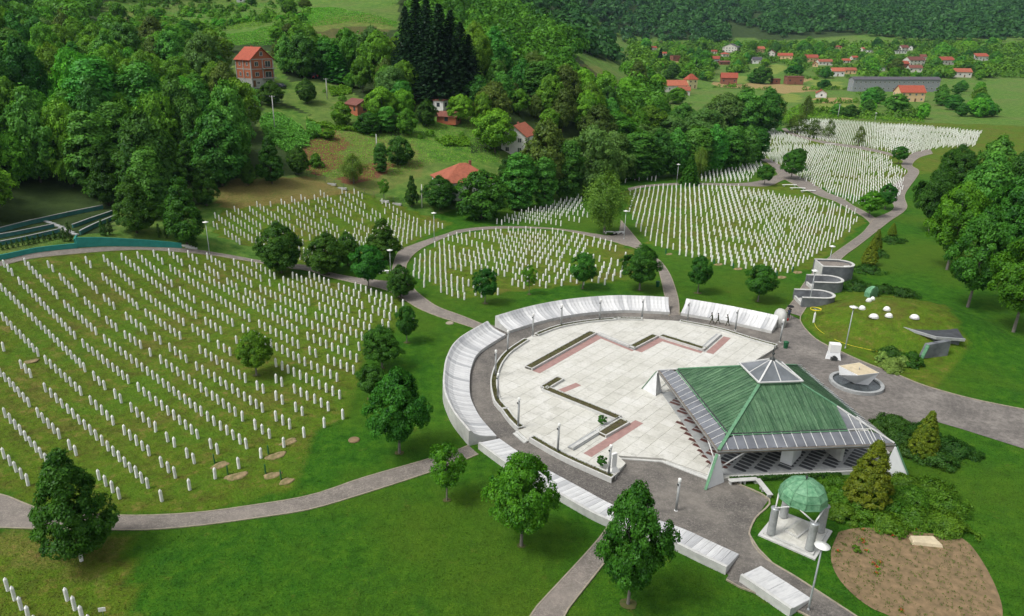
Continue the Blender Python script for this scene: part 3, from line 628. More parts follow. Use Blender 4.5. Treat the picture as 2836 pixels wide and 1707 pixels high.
plat = m.build('plaza_platform', M['grout']); tag(plat, 'round raised platform paved with pale stone tiles', 'plaza', kind='structure')
bm = bmesh.new(); bm.from_mesh(plat.data); bmesh.ops.triangulate(bm, faces=[f for f in bm.faces if len(f.verts) > 4]); bm.to_mesh(plat.data); bm.free()
TA = math.radians(47.5); ca, sa = math.cos(TA), math.sin(TA); TS = 1.5
def rot(u, v): return (u * ca - v * sa, u * sa + v * ca)
tiles = []
cxp, cyp = 22.0, 78.0; TR = random.Random(3)
for i in range(-22, 23):
    for j in range(-22, 23):
        g = 0.014
        q = [rot(i * TS + a, j * TS + b) for a, b in ((g, g), (TS - g, g), (TS - g, TS - g), (g, TS - g))]; q = [(a + cxp, b + cyp) for a, b in q]
        c = clip_poly(plaza, q)
        if len(c) < 3: continue
        ar = abs(sum(c[k - 1][0] * c[k][1] - c[k][0] * c[k - 1][1] for k in range(len(c)))) / 2
        if ar < 0.12: continue
        cxx = sum(p[0] for p in c) / len(c); cyy = sum(p[1] for p in c) / len(c)
        if 24.5 < cxx < 42.5 and 59.5 < cyy < 77: continue          # the dark floor of the pavilion lies here
        tiles.append((cyy, c, (cxx, cyy)))
tiles.sort(key=lambda t: t[0]); rest = MB()
for k, (_, c, ctr) in enumerate(tiles):
    h = PZ + TR.uniform(-0.006, 0.004)
    if k < 300:
        m = MB(); m.prism([(p[0] - ctr[0], p[1] - ctr[1]) for p in c], -0.07, 0.0); m.build('paving_tile', M['tile'], plat, (ctr[0], ctr[1], h))
    else: rest.prism(c, PZ - 0.07, h)
o = rest.build('paving_tiles', M['tile'], plat); o['kind'] = 'stuff'

# planters and kerbs of the circle
def planter(name, L, w, label, soil_h=0.62, h=0.6, z=0.0, mat='granite_light', leaf=True, cat='planter'):
    """stone trough along a line, w wide to the left of it"""
    root = empty(name, (0, 0, 0)); N = normals2(L); t = 0.16
    for s0, s1, nm in ((0, t, 'kerb_wall'), (w - t, w, 'kerb_wall')):
        m = MB(); m.loft([[(p.x + n.x * e, p.y + n.y * e, z + q) for e, q in ((s0, -0.05), (s0, h), (s1, h), (s1, -0.05))] for p, n in zip(L, N)]); m.build(nm, M[mat], root)
    for p, n, q in ((L[0], N[0], 1), (L[-1], N[-1], -1)):
        t2 = Vector((n.y, -n.x)) * q * 0.14
        m = MB(); m.prism([(p.x + n.x * t, p.y + n.y * t), (p.x + n.x * (w - t), p.y + n.y * (w - t)), (p.x + n.x * (w - t) + t2.x, p.y + n.y * (w - t) + t2.y), (p.x + n.x * t + t2.x, p.y + n.y * t + t2.y)], z, z + h - 0.004); m.build('end_wall', M[mat], root)
    m = MB(); m.loft([[(p.x + n.x * e, p.y + n.y * e, z + q) for e, q in ((t - 0.02, 0.0), (t - 0.02, soil_h - 0.12), (w - t + 0.02, soil_h - 0.12), (w - t + 0.02, 0.0))] for p, n in zip(L, N)]); m.build('soil', M['soil_dark'], root)
    if leaf:
        ln = sum((b - a).length for a, b in zip(L, L[1:])); n = int(ln * 110); rs = np.random.RandomState(len(name) + int(ln * 10))
        idx = rs.randint(0, len(L) - 1, n); f = rs.rand(n); e = rs.uniform(t, w - t, n)
        A = np.array([(p.x, p.y) for p in L]); NN = np.array([(q.x, q.y) for q in N])
        xy = A[idx] * (1 - f[:, None]) + A[idx + 1] * f[:, None] + NN[idx] * e[:, None]
        c = np.column_stack([xy, z + soil_h - 0.13 + 0.12 * rs.rand(n) ** 2]); nor = rs.randn(n, 3) + np.array([0, 0, 0.8])
        o = link('ground_cover', leaves(c, nor, 0.035 + 0.04 * rs.rand(n), rs.rand(n), rs, M['hedge']), root); o['kind'] = 'stuff'
    return tag(root, label, cat, 'stone planters of the memorial circle')
def leaves(c, nor, size, tint, rs, mat, ratio=0.62, name='leaves', fold=0.25):
    n = len(c); nor = nor / np.maximum(1e-6, np.linalg.norm(nor, axis=1))[:, None]
    r = rs.randn(n, 3); tt = r - nor * (r * nor).sum(1)[:, None]; tt /= np.maximum(1e-6, np.linalg.norm(tt, axis=1))[:, None]; bb = np.cross(nor, tt)
    s = np.asarray(size)[:, None]
    v = np.stack([c + tt * s, c + bb * s * ratio - nor * s * fold, c - tt * s, c - bb * s * ratio - nor * s * fold], 1).reshape(-1, 3)
    me = bpy.data.meshes.new(name); me.vertices.add(4 * n); me.vertices.foreach_set('co', v.astype(np.float32).ravel())
    me.loops.add(4 * n); me.loops.foreach_set('vertex_index', np.arange(4 * n, dtype=np.int32)); me.polygons.add(n); me.polygons.foreach_set('loop_start', np.arange(0, 4 * n, 4, dtype=np.int32)); me.update()
    at = me.attributes.new('tint', 'FLOAT', 'POINT'); at.data.foreach_set('value', np.repeat(np.asarray(tint), 4).astype(np.float32))
    me.materials.append(mat); return me
def V2(L): return [Vector(p) for p in L]

planter('curved_planter', smooth_line(plaza[0:8], 0.8), 0.85, 'long curved stone planter facing the left memorial wall')
planter('curved_planter', smooth_line(plaza[7:10], 0.8), 0.85, 'short curved stone planter left of the plaza steps')
planter('curved_planter', smooth_line(plaza[10:14], 0.8), 0.85, 'curved stone planter along the front of the plaza')
planter('curved_planter', smooth_line(plaza[25:30], 0.8), 0.8, 'curved stone planter where the three people walk')
planter('curved_planter', smooth_line(plaza[30:36], 0.8), 0.8, 'curved stone planter facing the rear left memorial wall')
def Pd(x, y): p = plane_pt(*dp(x, y), PZ); return (p.x, p.y)
zA, zB, zC, zD, zE, zF = PP(5, 1625, 1190), PP(5, 2090, 930), PP(6, 150, 1042), PP(6, 322, 952), PP(6, 645, 1052), PP(6, 775, 938)
planter('zigzag_planter', resample(V2([zA, zB]), 1.0), 1.25, 'long straight stone planter across the plaza', 0.36, 0.30, PZ)
planter('zigzag_planter', resample(V2([zC, zD]), 1.0), 1.1, 'short rising arm of the zigzag planter at the back of the plaza', 0.36, 0.30, PZ)
planter('zigzag_planter', resample(V2([zD, zE]), 1.0), 1.1, 'falling arm of the zigzag planter at the back of the plaza', 0.36, 0.30, PZ)
planter('zigzag_planter', resample(V2([PP(5, 1735, 1335), PP(5, 1855, 1262)]), 1.0), 1.1, 'shortest stone planter at the left of the plaza', 0.36, 0.30, PZ)
planter('zigzag_planter', resample(V2([Pd(1497, 1006), Pd(1318, 934)]), 1.0), 1.2, 'stone planter slanting down the middle of the plaza', 0.36, 0.30, PZ)
planter('zigzag_planter', resample(V2([Pd(1490, 1010), Pd(1432, 1042)]), 1.0), 1.5, 'square end of the middle planter with a clipped bush', 0.36, 0.30, PZ)
def strip(a, b, w, label, mat='red_strip', name='paving_band', z=PZ, h=0.008, off=0.0):
    a, b = Vector(a), Vector(b); t = (b - a).normalized(); n = Vector((t.y, -t.x))
    q = [a + n * off, b + n * off, b + n * (off + w), a + n * (off + w)]
    m = MB(); m.prism([(p.x, p.y) for p in q], z - 0.02, z + h); return tag(m.build(name, M[mat]), label, 'paving', kind='structure')
strip(zA, zB, 1.1, 'red granite band beside the long planter', off=0.05)
strip(zC, zD, 1.0, 'red granite band inside the zigzag planter', off=0.05, h=0.010)
strip(zD, zE, 0.7, 'red granite band under the falling arm', off=0.05)
strip(zE, zF, 1.0, 'red granite band at the rear right of the plaza', off=0.35, h=0.012)
strip(PP(5, 1760, 1345), PP(5, 1935, 1275), 0.9, 'red granite band at the left of the plaza', off=0.1)
strip(Pd(1405, 1092), Pd(1530, 1012), 1.0, 'red granite band at the front of the plaza')
def step_kerb(a, b, label, h=0.26, w=0.7):
    for k, (w_, h_) in enumerate(((0.8, 0.15), (0.34, 0.30))): strip(a, b, w_, label + (' lower' if not k else ' upper'), 'granite' if not k else 'granite_light', 'plaza_step', PZ, h_, -w_ + (0.0 if k else 0.1))
step_kerb(zB, zC, 'stone step linking the planters')
strip(zB, zC, 0.45, 'narrow red granite band along the linking step', off=0.12, h=0.014)
step_kerb(zE, zF, 'stone step beside the red band at the rear right')
step_kerb(Pd(1380, 1085), Pd(1497, 1012), 'stone step at the front of the plaza')
# broad steps on the yard side of the platform
stp = [PP(9, 0, 322, 0), PP(9, 355, 350, 0), PP(9, 690, 478, 0)]
for k, (w, h) in enumerate(((0.75, 0.12), (0.40, 0.235))):
    Ls = resample(V2(stp), 1.0); N = normals2(Ls); m = MB()
    m.loft([[(p.x + n.x * e, p.y + n.y * e, q) for e, q in ((-w, 0.0), (-w, h), (0.35, h), (0.35, 0.0))] for p, n in zip(Ls, N)])
    tag(m.build('plaza_step', M['granite_light']), ('lower' if not k else 'upper') + ' pale stone step between yard and plaza', 'step', kind='structure')
m = MB()
q0, q1 = Vector(plaza[9]), Vector(plaza[10]); tt = (q1 - q0).normalized(); nn = Vector((-tt.y, tt.x))
for k, (w, h) in enumerate(((0.6, 0.12), (0.3, 0.235))):
    m = MB(); m.prism([tuple(q0 - nn * w), tuple(q1 - nn * w), tuple(q1 + nn * 0.3), tuple(q0 + nn * 0.3)], 0, h); tag(m.build('plaza_step', M['granite_light']), ('lower' if not k else 'upper') + ' small step between two curved planters', 'step', kind='structure')

# ------------------------------------------------------------------ memorial walls of names
def memorial_wall(L, prof, top0, top1, pitch, label):
    """L: foot line facing the plaza, left of it is outwards; prof: (offset, height); the slabs lie on prof[top0:top1]"""
    root = empty('memorial_wall', (L[0].x, L[0].y, 0)); o0 = Vector((L[0].x, L[0].y, 0))
    Ls = resample(L, 0.8); N = normals2(Ls); m = MB()
    m.loft([[(p.x + n.x * e - o0.x, p.y + n.y * e - o0.y, q) for e, q in prof] for p, n in zip(Ls, N)]); m.build('wall_body', M['granite_light'], root)
    Lt = resample(L, pitch); N = normals2(Lt); R_ = random.Random(len(label))
    for i in range(len(Lt) - 1):
        a, b = Lt[i], Lt[i + 1]; mid = a.lerp(b, 0.5); t = (b - a).normalized(); ang = math.atan2(t.y, t.x); Mi = Matrix.Rotation(-ang, 2)
        th = 0.045 + R_.uniform(0, 0.02); m = MB(); rows = []
        for p, n, g in ((a, N[i], 0.008), (b, N[i + 1], -0.008)):
            r = []
            for e, q in prof[top0:top1]:
                w = Mi @ (p + n * e - mid); r.append((w.x + g * 1.8, w.y, q + th))
            for e, q in prof[top0:top1][::-1]:
                w = Mi @ (p + n * e - mid); r.append((w.x + g, w.y, q - 0.02))
            rows.append(r)
        m.loft(rows); s = m.build('name_slab', M['slab'], root, (mid.x - o0.x, mid.y - o0.y, 0)); s.rotation_euler = (0, 0, ang)
    return tag(root, label, 'memorial wall', 'memorial walls of names')
prof_hi = [(0, 0), (0, 0.42), (1.1, 0.66), (1.95, 0.93), (2.55, 1.3), (2.95, 1.75), (3.15, 1.75), (3.2, 0)]
memorial_wall(smooth_line([(3.6, 65.6), (2.1, 69.2), (1.45, 71.6), (0.95, 74.4), (0.9, 78.2), (1.2, 82.5), (2.4, 87.1), (6.1, 92.7)], 0.5), prof_hi, 1, 6, 0.55, 'curved white marble wall of names left of the plaza')
memorial_wall(smooth_line([(6.7, 94.0), (11.8, 97.8), (17.5, 100.6), (23.5, 102.0), (27.3, 101.9), (31.4, 101.3)], 0.5), prof_hi, 1, 6, 0.55, 'long white marble wall of names behind the plaza')
memorial_wall(smooth_line([(33.0, 101.0), (38.5, 97.9), (43.9, 94.0)], 0.5), prof_hi, 1, 6, 0.55, 'white marble wall of names behind the three walking people')
prof_lo = [(-2.75, 0), (-2.75, 0.26), (-1.4, 0.46), (-0.32, 0.64), (-0.27, 0.78), (0, 0.78), (0, -0.3)]
def wt(k, x, y): q = plane_pt(*cr(k, x, y), 0.78); return (q.x, q.y)
memorial_wall(smooth_line([wt(9, 812, 1130), wt(9, 640, 1050), wt(9, 370, 925), wt(8, 2140, 775), wt(8, 1800, 590), wt(8, 1470, 400), wt(8, 1235, 232)], 0.5), prof_lo, 1, 4, 0.62, 'low front wall of white slabs, the longest in the foreground')
memorial_wall(smooth_line([wt(9, 1275, 1432), wt(9, 1090, 1305), wt(9, 912, 1186)], 0.5), prof_lo, 1, 4, 2.0, 'short low wall of white slabs beside the bottom right lamp')
m = MB(); m.lathe([(1.15, 0), (1.15, 1.5), (1.0, 2.1), (0.6, 2.5), (0.1, 2.6)], 12); e = m.build('boundary_stone', M['granite_light'], None, (46.2, 97.0, 0)); e.scale = (0.75, 1.0, 1); tag(e, 'rounded pale boulder stone at the end of the rear right wall', 'stone')
# ------------------------------------------------------------------ open prayer pavilion with the copper roof
mus = empty('prayer_pavilion', (32.04, 67.4, 0), math.radians(4.1)); tag(mus, 'open pavilion with a green copper pyramid roof and glass skirt', 'pavilion')
EZ, SL, MT, MG = 3.3, 0.52, 2.1, 7.0; ME = 8.6
def rz(mm): return EZ + (ME - mm) * SL
FACE = [(0, -1), (1, 0), (0, 1), (-1, 0)]
def fp(face, along, mm, dz=0.0):
    """point on a roof face: along runs left to right seen from outside"""
    nx_, ny_ = FACE[face]; return (nx_ * mm - ny_ * along, ny_ * mm + nx_ * along, rz(mm) + dz)
RR = random.Random(5)
for face in range(4):
    lim_hi = 4.7 if face == 0 else 99; lim_lo = -4.7 if face == 1 else -99
    w = 0.44; n = int(2 * MG / w)
    for i in range(n):
        a0, a1 = -MG + i * (2 * MG / n) + 0.008, -MG + (i + 1) * (2 * MG / n) - 0.008
        if a0 > lim_hi or a1 < lim_lo: continue
        t0, t1 = max(MT, abs(a0)), max(MT, abs(a1))
        if t0 >= MG - 0.05 and t1 >= MG - 0.05: continue
        t0, t1 = min(t0, MG), min(t1, MG); h = 0.05 + RR.uniform(0, 0.018)
        m = MB(); top = [fp(0, a0, MG, h), fp(0, a1, MG, h), fp(0, a1, t1, h), fp(0, a0, t0, h)]; bot = [fp(0, a0, MG), fp(0, a1, MG), fp(0, a1, t1), fp(0, a0, t0)]
        m.add(bot + top, [(3, 2, 1, 0), (4, 5, 6, 7), (0, 1, 5, 4), (1, 2, 6, 5), (2, 3, 7, 6), (3, 0, 4, 7)])
        rb = [fp(0, a0, MG, h), fp(0, a0 + 0.03, MG, h), fp(0, a0 + 0.03, t0, h), fp(0, a0, t0, h)]; rt = [(p[0], p[1], p[2] + 0.05) for p in rb]
        m.add(rb + rt, [(4, 5, 6, 7), (0, 1, 5, 4), (1, 2, 6, 5), (2, 3, 7, 6), (3, 0, 4, 7)])
        m.build('copper_sheet', M['copper'], mus).rotation_euler = (0, 0, face * math.pi / 2)
m2 = MB()
for face in range(4):
    P_ = [(-MG, MG), (MG, MG), (MT, MT), (-MT, MT)]
    if face == 0: P_ = [(-MG, MG), (4.7, MG), (4.7, 4.7), (MT, MT), (-MT, MT)]
    if face == 1: P_ = [(-4.7, MG), (MG, MG), (MT, MT), (-MT, MT), (-4.7, 4.7)]
    m2.add([fp(face, a, b, -0.05) for a, b in P_], [tuple(range(len(P_)))])
m2.build('roof_boarding', M['fresh_wood'], mus, fix=False)
def bar(name, a, b, w, h, mat, parent=mus):
    a, b = Vector(a), Vector(b); t = (b - a).normalized(); up = Vector((0, 0, 1)); s = t.cross(up).normalized() if abs(t.z) < 0.99 else Vector((1, 0, 0)); u = s.cross(t)
    m = MB(); vs = [p + s * e * w / 2 + u * f * h / 2 for p in (a, b) for e, f in ((-1, -1), (1, -1), (1, 1), (-1, 1))]
    m.add(vs, [(3, 2, 1, 0), (4, 5, 6, 7), (0, 1, 5, 4), (1, 2, 6, 5), (2, 3, 7, 6), (3, 0, 4, 7)]); return m.build(name, mat, parent)
for face in range(4):       # hips, dark gutter line and copper edge, eaves
    c0 = fp(face, -MG, MG, 0.12); hip0 = fp(face, -MT, MT, 0.12)
    if face == 1: hip_end = fp(face, -4.75, 4.75, 0.12); bar('hip_cap', hip0, hip_end, 0.22, 0.10, M['copper_trim']); bar('hip_bar', hip_end, fp(face, -ME, ME, 0.10), 0.14, 0.10, M['white_metal'])
    elif face == 0: bar('hip_cap', hip0, fp(face, -ME, ME, 0.10), 0.30, 0.12, M['copper_trim'])
    else: bar('hip_cap', hip0, c0, 0.24, 0.10, M['copper_trim']); bar('hip_bar', c0, fp(face, -ME, ME, 0.08), 0.12, 0.10, M['white_metal'])
    lo, hi = (-4.7 if face == 1 else -MG), (4.7 if face == 0 else MG)
    bar('gutter', fp(face, lo, MG + 0.06, 0.06), fp(face, hi, MG + 0.06, 0.06), 0.14, 0.05, M['dark_metal'])
    bar('gutter_edge', fp(face, lo, MG + 0.20, 0.06), fp(face, hi, MG + 0.20, 0.06), 0.12, 0.06, M['copper_trim'])
    bar('eave_beam', fp(face, -ME, ME, -0.14), fp(face, ME, ME, -0.14), 0.16, 0.30, M['old_metal'])
    bar('eave_rail', fp(face, -ME - 0.1, ME + 0.12, 0.0), fp(face, ME + 0.1, ME + 0.12, 0.0), 0.05, 0.05, M['grey_metal'])
    n = 18
    for i in range(n):
        a0, a1 = -ME + 2 * ME * i / n, -ME + 2 * ME * (i + 1) / n
        P_ = [(a0 + 0.03, ME - 0.06), (a1 - 0.03, ME - 0.06), (a1 - 0.03, max(MG + 0.28, abs(a1) - 0.02)), (a0 + 0.03, max(MG + 0.28, abs(a0) - 0.02))]
        m = MB(); m.add([fp(face, a, b, 0.02) for a, b in P_] + [fp(face, a, b, 0.035) for a, b in P_], [(3, 2, 1, 0), (4, 5, 6, 7), (0, 1, 5, 4), (1, 2, 6, 5), (2, 3, 7, 6), (3, 0, 4, 7)]); m.build('pane', M['roof_glass'], mus)
        if i: bar('mullion', fp(face, a0, ME - 0.02, 0.05), fp(face, a0, max(MG + 0.1, abs(a0)), 0.05), 0.05, 0.05, M['white_metal'])
for face, sg in ((0, 1), (1, -1)):      # the glazed corner above the skirt
    xs_ = [4.72, 5.5, 6.3, 7.0]
    for a0, a1 in zip(xs_, xs_[1:]):
        P_ = [(sg * (a0 + 0.03), MG - 0.02), (sg * (a1 - 0.03), MG - 0.02), (sg * (a1 - 0.03), min(MG - 0.03, a1)), (sg * (a0 + 0.03), a0)]
        m = MB(); m.add([fp(face, a, b, 0.02) for a, b in P_], [(0, 1, 2, 3)]); m.build('pane', M['roof_glass'], mus, fix=False)
        bar('mullion', fp(face, sg * a1, ME - 0.02, 0.055), fp(face, sg * a1, a1, 0.055), 0.055, 0.05, M['white_metal'])
    bar('mullion', fp(face, sg * 4.7, MG + 0.1, 0.05), fp(face, sg * ME, MG + 0.1, 0.05) if False else fp(face, sg * MG, MG + 0.1, 0.05), 0.08, 0.06, M['white_metal'])
sk = empty('skylight'); sk.parent = mus
SB, SH, SZ = 2.3, 1.55, rz(MT) + 0.28
m = MB(); m.box((0, 0, SZ - 0.2), (2 * SB - 0.3, 2 * SB - 0.3, 0.4)); m.build('curb', M['copper_trim'], sk)
apex = (0, 0, SZ + SH)
for face in range(4):
    def sp(a, f): nx_, ny_ = FACE[face]; r = SB * (1 - f); return (nx_ * r - ny_ * a * (1 - f), ny_ * r + nx_ * a * (1 - f), SZ + 0.06 + SH * f)
    for a0, a1 in ((-SB, 0), (0, SB)):
        m = MB(); m.add([sp(a0 * 0.97, 0.02), sp(a1 * 0.97, 0.02), apex], [(0, 1, 2)]); m.build('pane', M['roof_glass'], sk, fix=False)
    bar('frame_bar', sp(-SB, 0), sp(SB, 0), 0.14, 0.12, M['white_metal'], sk); bar('frame_bar', sp(-SB, 0), sp(-SB, 0.97), 0.16, 0.10, M['white_metal'], sk); bar('frame_bar', sp(0, 0), sp(0, 0.95), 0.08, 0.08, M['white_metal'], sk)
m = MB(); m.lathe([(0.32, 0), (0.24, 0.15), (0.06, 0.25), (0.05, 0.5), (0.16, 0.6), (0.16, 0.7), (0.05, 0.8), (0.05, 0.95), (0.12, 1.03), (0.12, 1.1), (0.04, 1.18), (0.03, 1.45), (0.01, 1.6)], 10, (0, 0, apex[2] - 0.05)); m.build('finial', M['dark_metal'], mus)
for k, (sx, sy) in enumerate(((-1, -1), (1, -1), (1, 1), (-1, 1))):       # corner buttresses
    c = Vector((sx * ME, sy * ME, 0)); d = Vector((sx, sy, 0)).normalized(); t = Vector((-d.y, d.x, 0))
    m = MB(); vs = [c + d * 2.0, c - d * 0.35 + t * 0.85, c - d * 0.35 - t * 0.85, c + d * 0.1 + t * 0.22 + Vector((0, 0, EZ - 0.3)), c + d * 0.1 - t * 0.22 + Vector((0, 0, EZ - 0.3)), c + d * 0.28 + Vector((0, 0, EZ - 0.3))]
    m.add(vs, [(0, 1, 2), (3, 4, 5), (0, 5, 3, 1), (0, 2, 4, 5), (1, 3, 4, 2)]); b = m.build('buttress', M['plaster'], mus)
    bar('copper_cap', c + d * 2.03 + Vector((0, 0, 0.04)), c + d * 0.30 + Vector((0, 0, EZ - 0.2)), 0.26, 0.06, M['copper_trim'], b)
    for ax in (Vector((-sx, 0, 0)), Vector((0, -sy, 0))):
        m = MB(); m.tube([c - d * 0.4 + Vector((0, 0, 1.1)), c + ax * 2.6 + Vector((0, 0, EZ - 0.25))], 0.07, 8); m.build('strut', M['white_metal'], mus)
m = MB(); m.box((0.5, 0.2, 0.2), (17.0, 17.0, 0.42)); m.build('floor', M['granite'], mus)
m0 = MB(); hw, hl = 0.23, 0.62
m0.prism([(-hl, -hw), (hl * 0.72, -hw), (hl, -hw * 0.45), (hl, hw * 0.45), (hl * 0.72, hw), (-hl, hw)], 0, 0.008)
me_d = m0.mesh('prayer_inlay', M['granite_dark'], True); me_r = m0.mesh('prayer_inlay_red', plain('red_brown_inlay', (0.105, 0.045, 0.038), 0.5, 0.3, 2.0), True)
ng = 0
for i in range(-11, 12):
    for j in range(-19, 20):
        u, v = rot(j * 0.66, i * 1.55); q = Matrix.Rotation(-math.radians(4.1), 2) @ Vector((u, v))
        inside = abs(q.x - 0.5) < 7.9 and abs(q.y - 0.2) < 7.9
        if not inside or (q.x > 3.0 and q.y > -3.0): continue
        o = link('prayer_inlay', me_r if q.x < -6.4 else me_d, mus, (q.x, q.y, 0.412)); o.rotation_euler = (0, 0, TA - math.radians(94.1)); ng += 1
# the red-brown inlays that lie outside the roof edge
for k in range(8):
    p = plane_pt(*cr(9, 500 + k * 32, 95 + k * 41), PZ); q = mus.matrix_basis.inverted() @ Vector((p.x, p.y, 0))
    o = link('prayer_inlay', me_r, mus, (q.x - 0.2, q.y, PZ + 0.012)); o.rotation_euler = (0, 0, TA - math.radians(94.1))
def minv(px, py, z=0.4): p = plane_pt(px, py, z); q = mus.matrix_basis.inverted() @ Vector((p.x, p.y, 0)); return q
q = minv(2200, 1283); m = MB(); m.box((q.x, q.y + 0.8, 1.45), (2.6, 1.1, 2.1), math.radians(43)); m.build('inner_wall', M['plaster'], mus)
q = minv(2318, 1272); m = MB(); m.box((q.x, q.y + 0.6, 1.5), (0.4, 2.0, 2.2), math.radians(10)); m.build('inner_wall', M['granite_light'], mus)
# low stone coping and hedge along the open front
m = MB(); m.box((0.4, -8.48, 0.19), (16.2, 0.2, 0.38)); m.build('coping', M['granite_light'], mus)

# ------------------------------------------------------------------ domed tomb kiosk
kc = plane_pt(*cr(9, 1315, 890), 0); K = empty('domed_kiosk', (kc.x, kc.y, 0), 0); tag(K, 'open kiosk with a green faceted dome on four columns', 'kiosk')
def kq(x, y, z=0.0): p = plane_pt(*cr(9, x, y), z); return Vector((p.x - kc.x, p.y - kc.y, z))
base = [kq(1038, 905), kq(1450, 1085), kq(1575, 880), kq(1185, 725)]
bc = sum(base, Vector()) / 4
m = MB(); m.prism([(p.x, p.y) for p in base], 0, 0.16); m.build('base_step', M['granite_light'], K, bevel=0.015)
m = MB(); m.prism([tuple((p - bc).xy * 0.88 + bc.xy) for p in base], 0.16, 0.34); m.build('base_step', M['granite_light'], K, bevel=0.015)
# paving slabs on the base
ex, ey = (base[1] - base[0]), (base[3] - base[0])
for i in range(4):
    for j in range(4):
        f0, f1, g0, g1 = 0.10 + i * 0.20, 0.295 + i * 0.20, 0.10 + j * 0.20, 0.295 + j * 0.20
        q = [base[0] + ex * a + ey * b for a, b in ((f0, g0), (f1, g0), (f1, g1), (f0, g1))]
        m = MB(); m.prism([(p.x, p.y) for p in q], 0.34, 0.352 + RR.uniform(0, 0.006)); m.build('paving_slab', M['tile'], K)
cols = [kq(1132, 890, 0.34), kq(1222, 768, 0.34), kq(1408, 1002, 0.34), kq(1488, 872, 0.34)]
cc = sum(cols, Vector()) / 4; CH = 2.9; DH = 3.85
for p in cols:
    m = MB(); m.lathe([(0.36, 0), (0.34, 0.1), (0.32, 1.3), (0.31, CH - 0.5), (0.36, CH - 0.34)], 16, (p.x, p.y, 0.35)); m.build('column', M['granite'], K)
    m = MB(); m.lathe([(0.37, 0), (0.37, 0.06)], 16, (p.x, p.y, 0.35 + CH - 0.34)); m.build('capital', M['grey_metal'], K)
DR = 1.9
m = MB(); ndome = 10; prof = [(DR, -0.06), (DR, 0.02), (DR * 0.955, 0.58), (DR * 0.80, 1.14), (DR * 0.52, 1.55), (DR * 0.2, 1.77), (0.03, 1.82)]
dome = empty('dome', (cc.x, cc.y, DH)); dome.parent = K
for k in range(ndome):
    a0, a1 = 2 * math.pi * k / ndome, 2 * math.pi * (k + 1) / ndome
    for s, (p0, p1) in enumerate(zip(prof[1:], prof[2:])):
        sh_ = 0.004; vs = []
        for a, (r, z) in ((a0 + sh_, p0), (a1 - sh_, p0), (a1 - sh_, p1), (a0 + sh_, p1)): vs.append((r * math.cos(a), r * math.sin(a), z))
        m = MB(); m.add(vs, [(0, 1, 2, 3)]); m.add([(x * 0.96, y * 0.96, z - 0.05) for x, y, z in vs], [(3, 2, 1, 0)]); m.build('dome_plate', M['patina_light'], dome, fix=False)
    m = MB(); m.tube([(r * 1.004 * math.cos(a0), r * 1.004 * math.sin(a0), z) for r, z in prof[1:]], 0.028, 5); m.build('rib', M['copper_trim'], dome)
for zz, rr_ in ((0.58, DR * 0.955), (1.14, DR * 0.80)):
    m = MB(); m.tube([(rr_ * 1.004 * math.cos(2 * math.pi * k / ndome), rr_ * 1.004 * math.sin(2 * math.pi * k / ndome), zz) for k in range(ndome + 1)], 0.022, 5); m.build('band', M['copper_trim'], dome)
m = MB(); m.tube([(DR * math.cos(2 * math.pi * k / ndome), DR * math.sin(2 * math.pi * k / ndome), 0) for k in range(ndome + 1)], 0.06, 6); m.build('rim', M['copper_trim'], dome)
m = MB(); m.lathe([(0.05, 0), (0.04, 0.12), (0.11, 0.2), (0.11, 0.27), (0.03, 0.34), (0.02, 0.55)], 8, (0, 0, 1.8)); m.build('finial', M['dark_metal'], dome)
for p in cols:
    d = (p - cc); d.z = 0; dn = d.normalized(); tq = Vector((-dn.y, dn.x, 0))
    for sg in (-1, 1):
        m = MB(); m.tube([Vector((p.x, p.y, 0.35 + CH - 0.3)), cc + dn * DR * 0.78 + tq * sg * DR * 0.55 + Vector((0, 0, DH - cc.z))], 0.065, 7); m.build('strut', M['white_metal'], K)
tomb = empty('tomb', (bc.x + 0.1, bc.y + 0.1, 0.355), math.radians(38)); tag(tomb, 'pale gabled stone tomb lying under the domed kiosk', 'tomb'); tomb.location = (kc.x + bc.x + 0.1, kc.y + bc.y + 0.1, 0.36)
m = MB(); m.prism([(-1.0, -0.62), (1.0, -0.62), (1.0, 0.62), (-1.0, 0.62)], 0, 0.16); m.build('plinth', M['granite_light'], tomb)
m = MB(); m.add([(-0.9, -0.5, 0.16), (0.9, -0.5, 0.16), (0.9, 0.5, 0.16), (-0.9, 0.5, 0.16), (-0.9, 0, 0.62), (0.9, 0, 0.62)], [(3, 2, 1, 0), (0, 1, 5, 4), (2, 3, 4, 5), (0, 4, 3), (1, 2, 5)]); m.build('gabled_lid', M['tile'], tomb)

# ------------------------------------------------------------------ fountain, stones, washing basins, vents
fc = G(*cr(6, 1745, 1290)); FT = empty('fountain', (fc.x, fc.y, 0)); tag(FT, 'round basin with a tilted white stone cube standing in it', 'fountain')
m = MB(); m.lathe([(3.0, 0), (3.0, 0.42), (2.62, 0.42), (2.6, 0.1), (0.0, 0.1)], 40, smooth=False); m.build('basin', M['granite'], FT)
m = MB(); m.lathe([(2.6, 0.22), (2.6, 0.24), (0.01, 0.24)], 40, smooth=False); m.build('water', M['water'], FT)
m = MB(); tp = [(-2.05, 0.9, 2.1), (0.9, 1.75, 2.15), (2.05, -0.75, 1.95), (-0.85, -1.45, 1.95)]
m.add(tp + [(-1.9, 0.55, 1.0), (0.5, 0.9, 0.35), (1.15, -0.6, 0.25), (-0.2, -0.3, 0.2)], [(0, 3, 2, 1), (4, 5, 6, 7), (0, 1, 5, 4), (1, 2, 6, 5), (2, 3, 7, 6), (3, 0, 4, 7)]); m.build('tilted_block', M['plaster'], FT)
m = MB(); m.add([(p[0] * 0.97, p[1] * 0.97, p[2] + 0.012) for p in tp], [(0, 3, 2, 1)]); o = m.build('top_slab', M['stone_tan'], FT, fix=False)
if o.data.polygons[0].normal.z < 0: o.data.flip_normals()
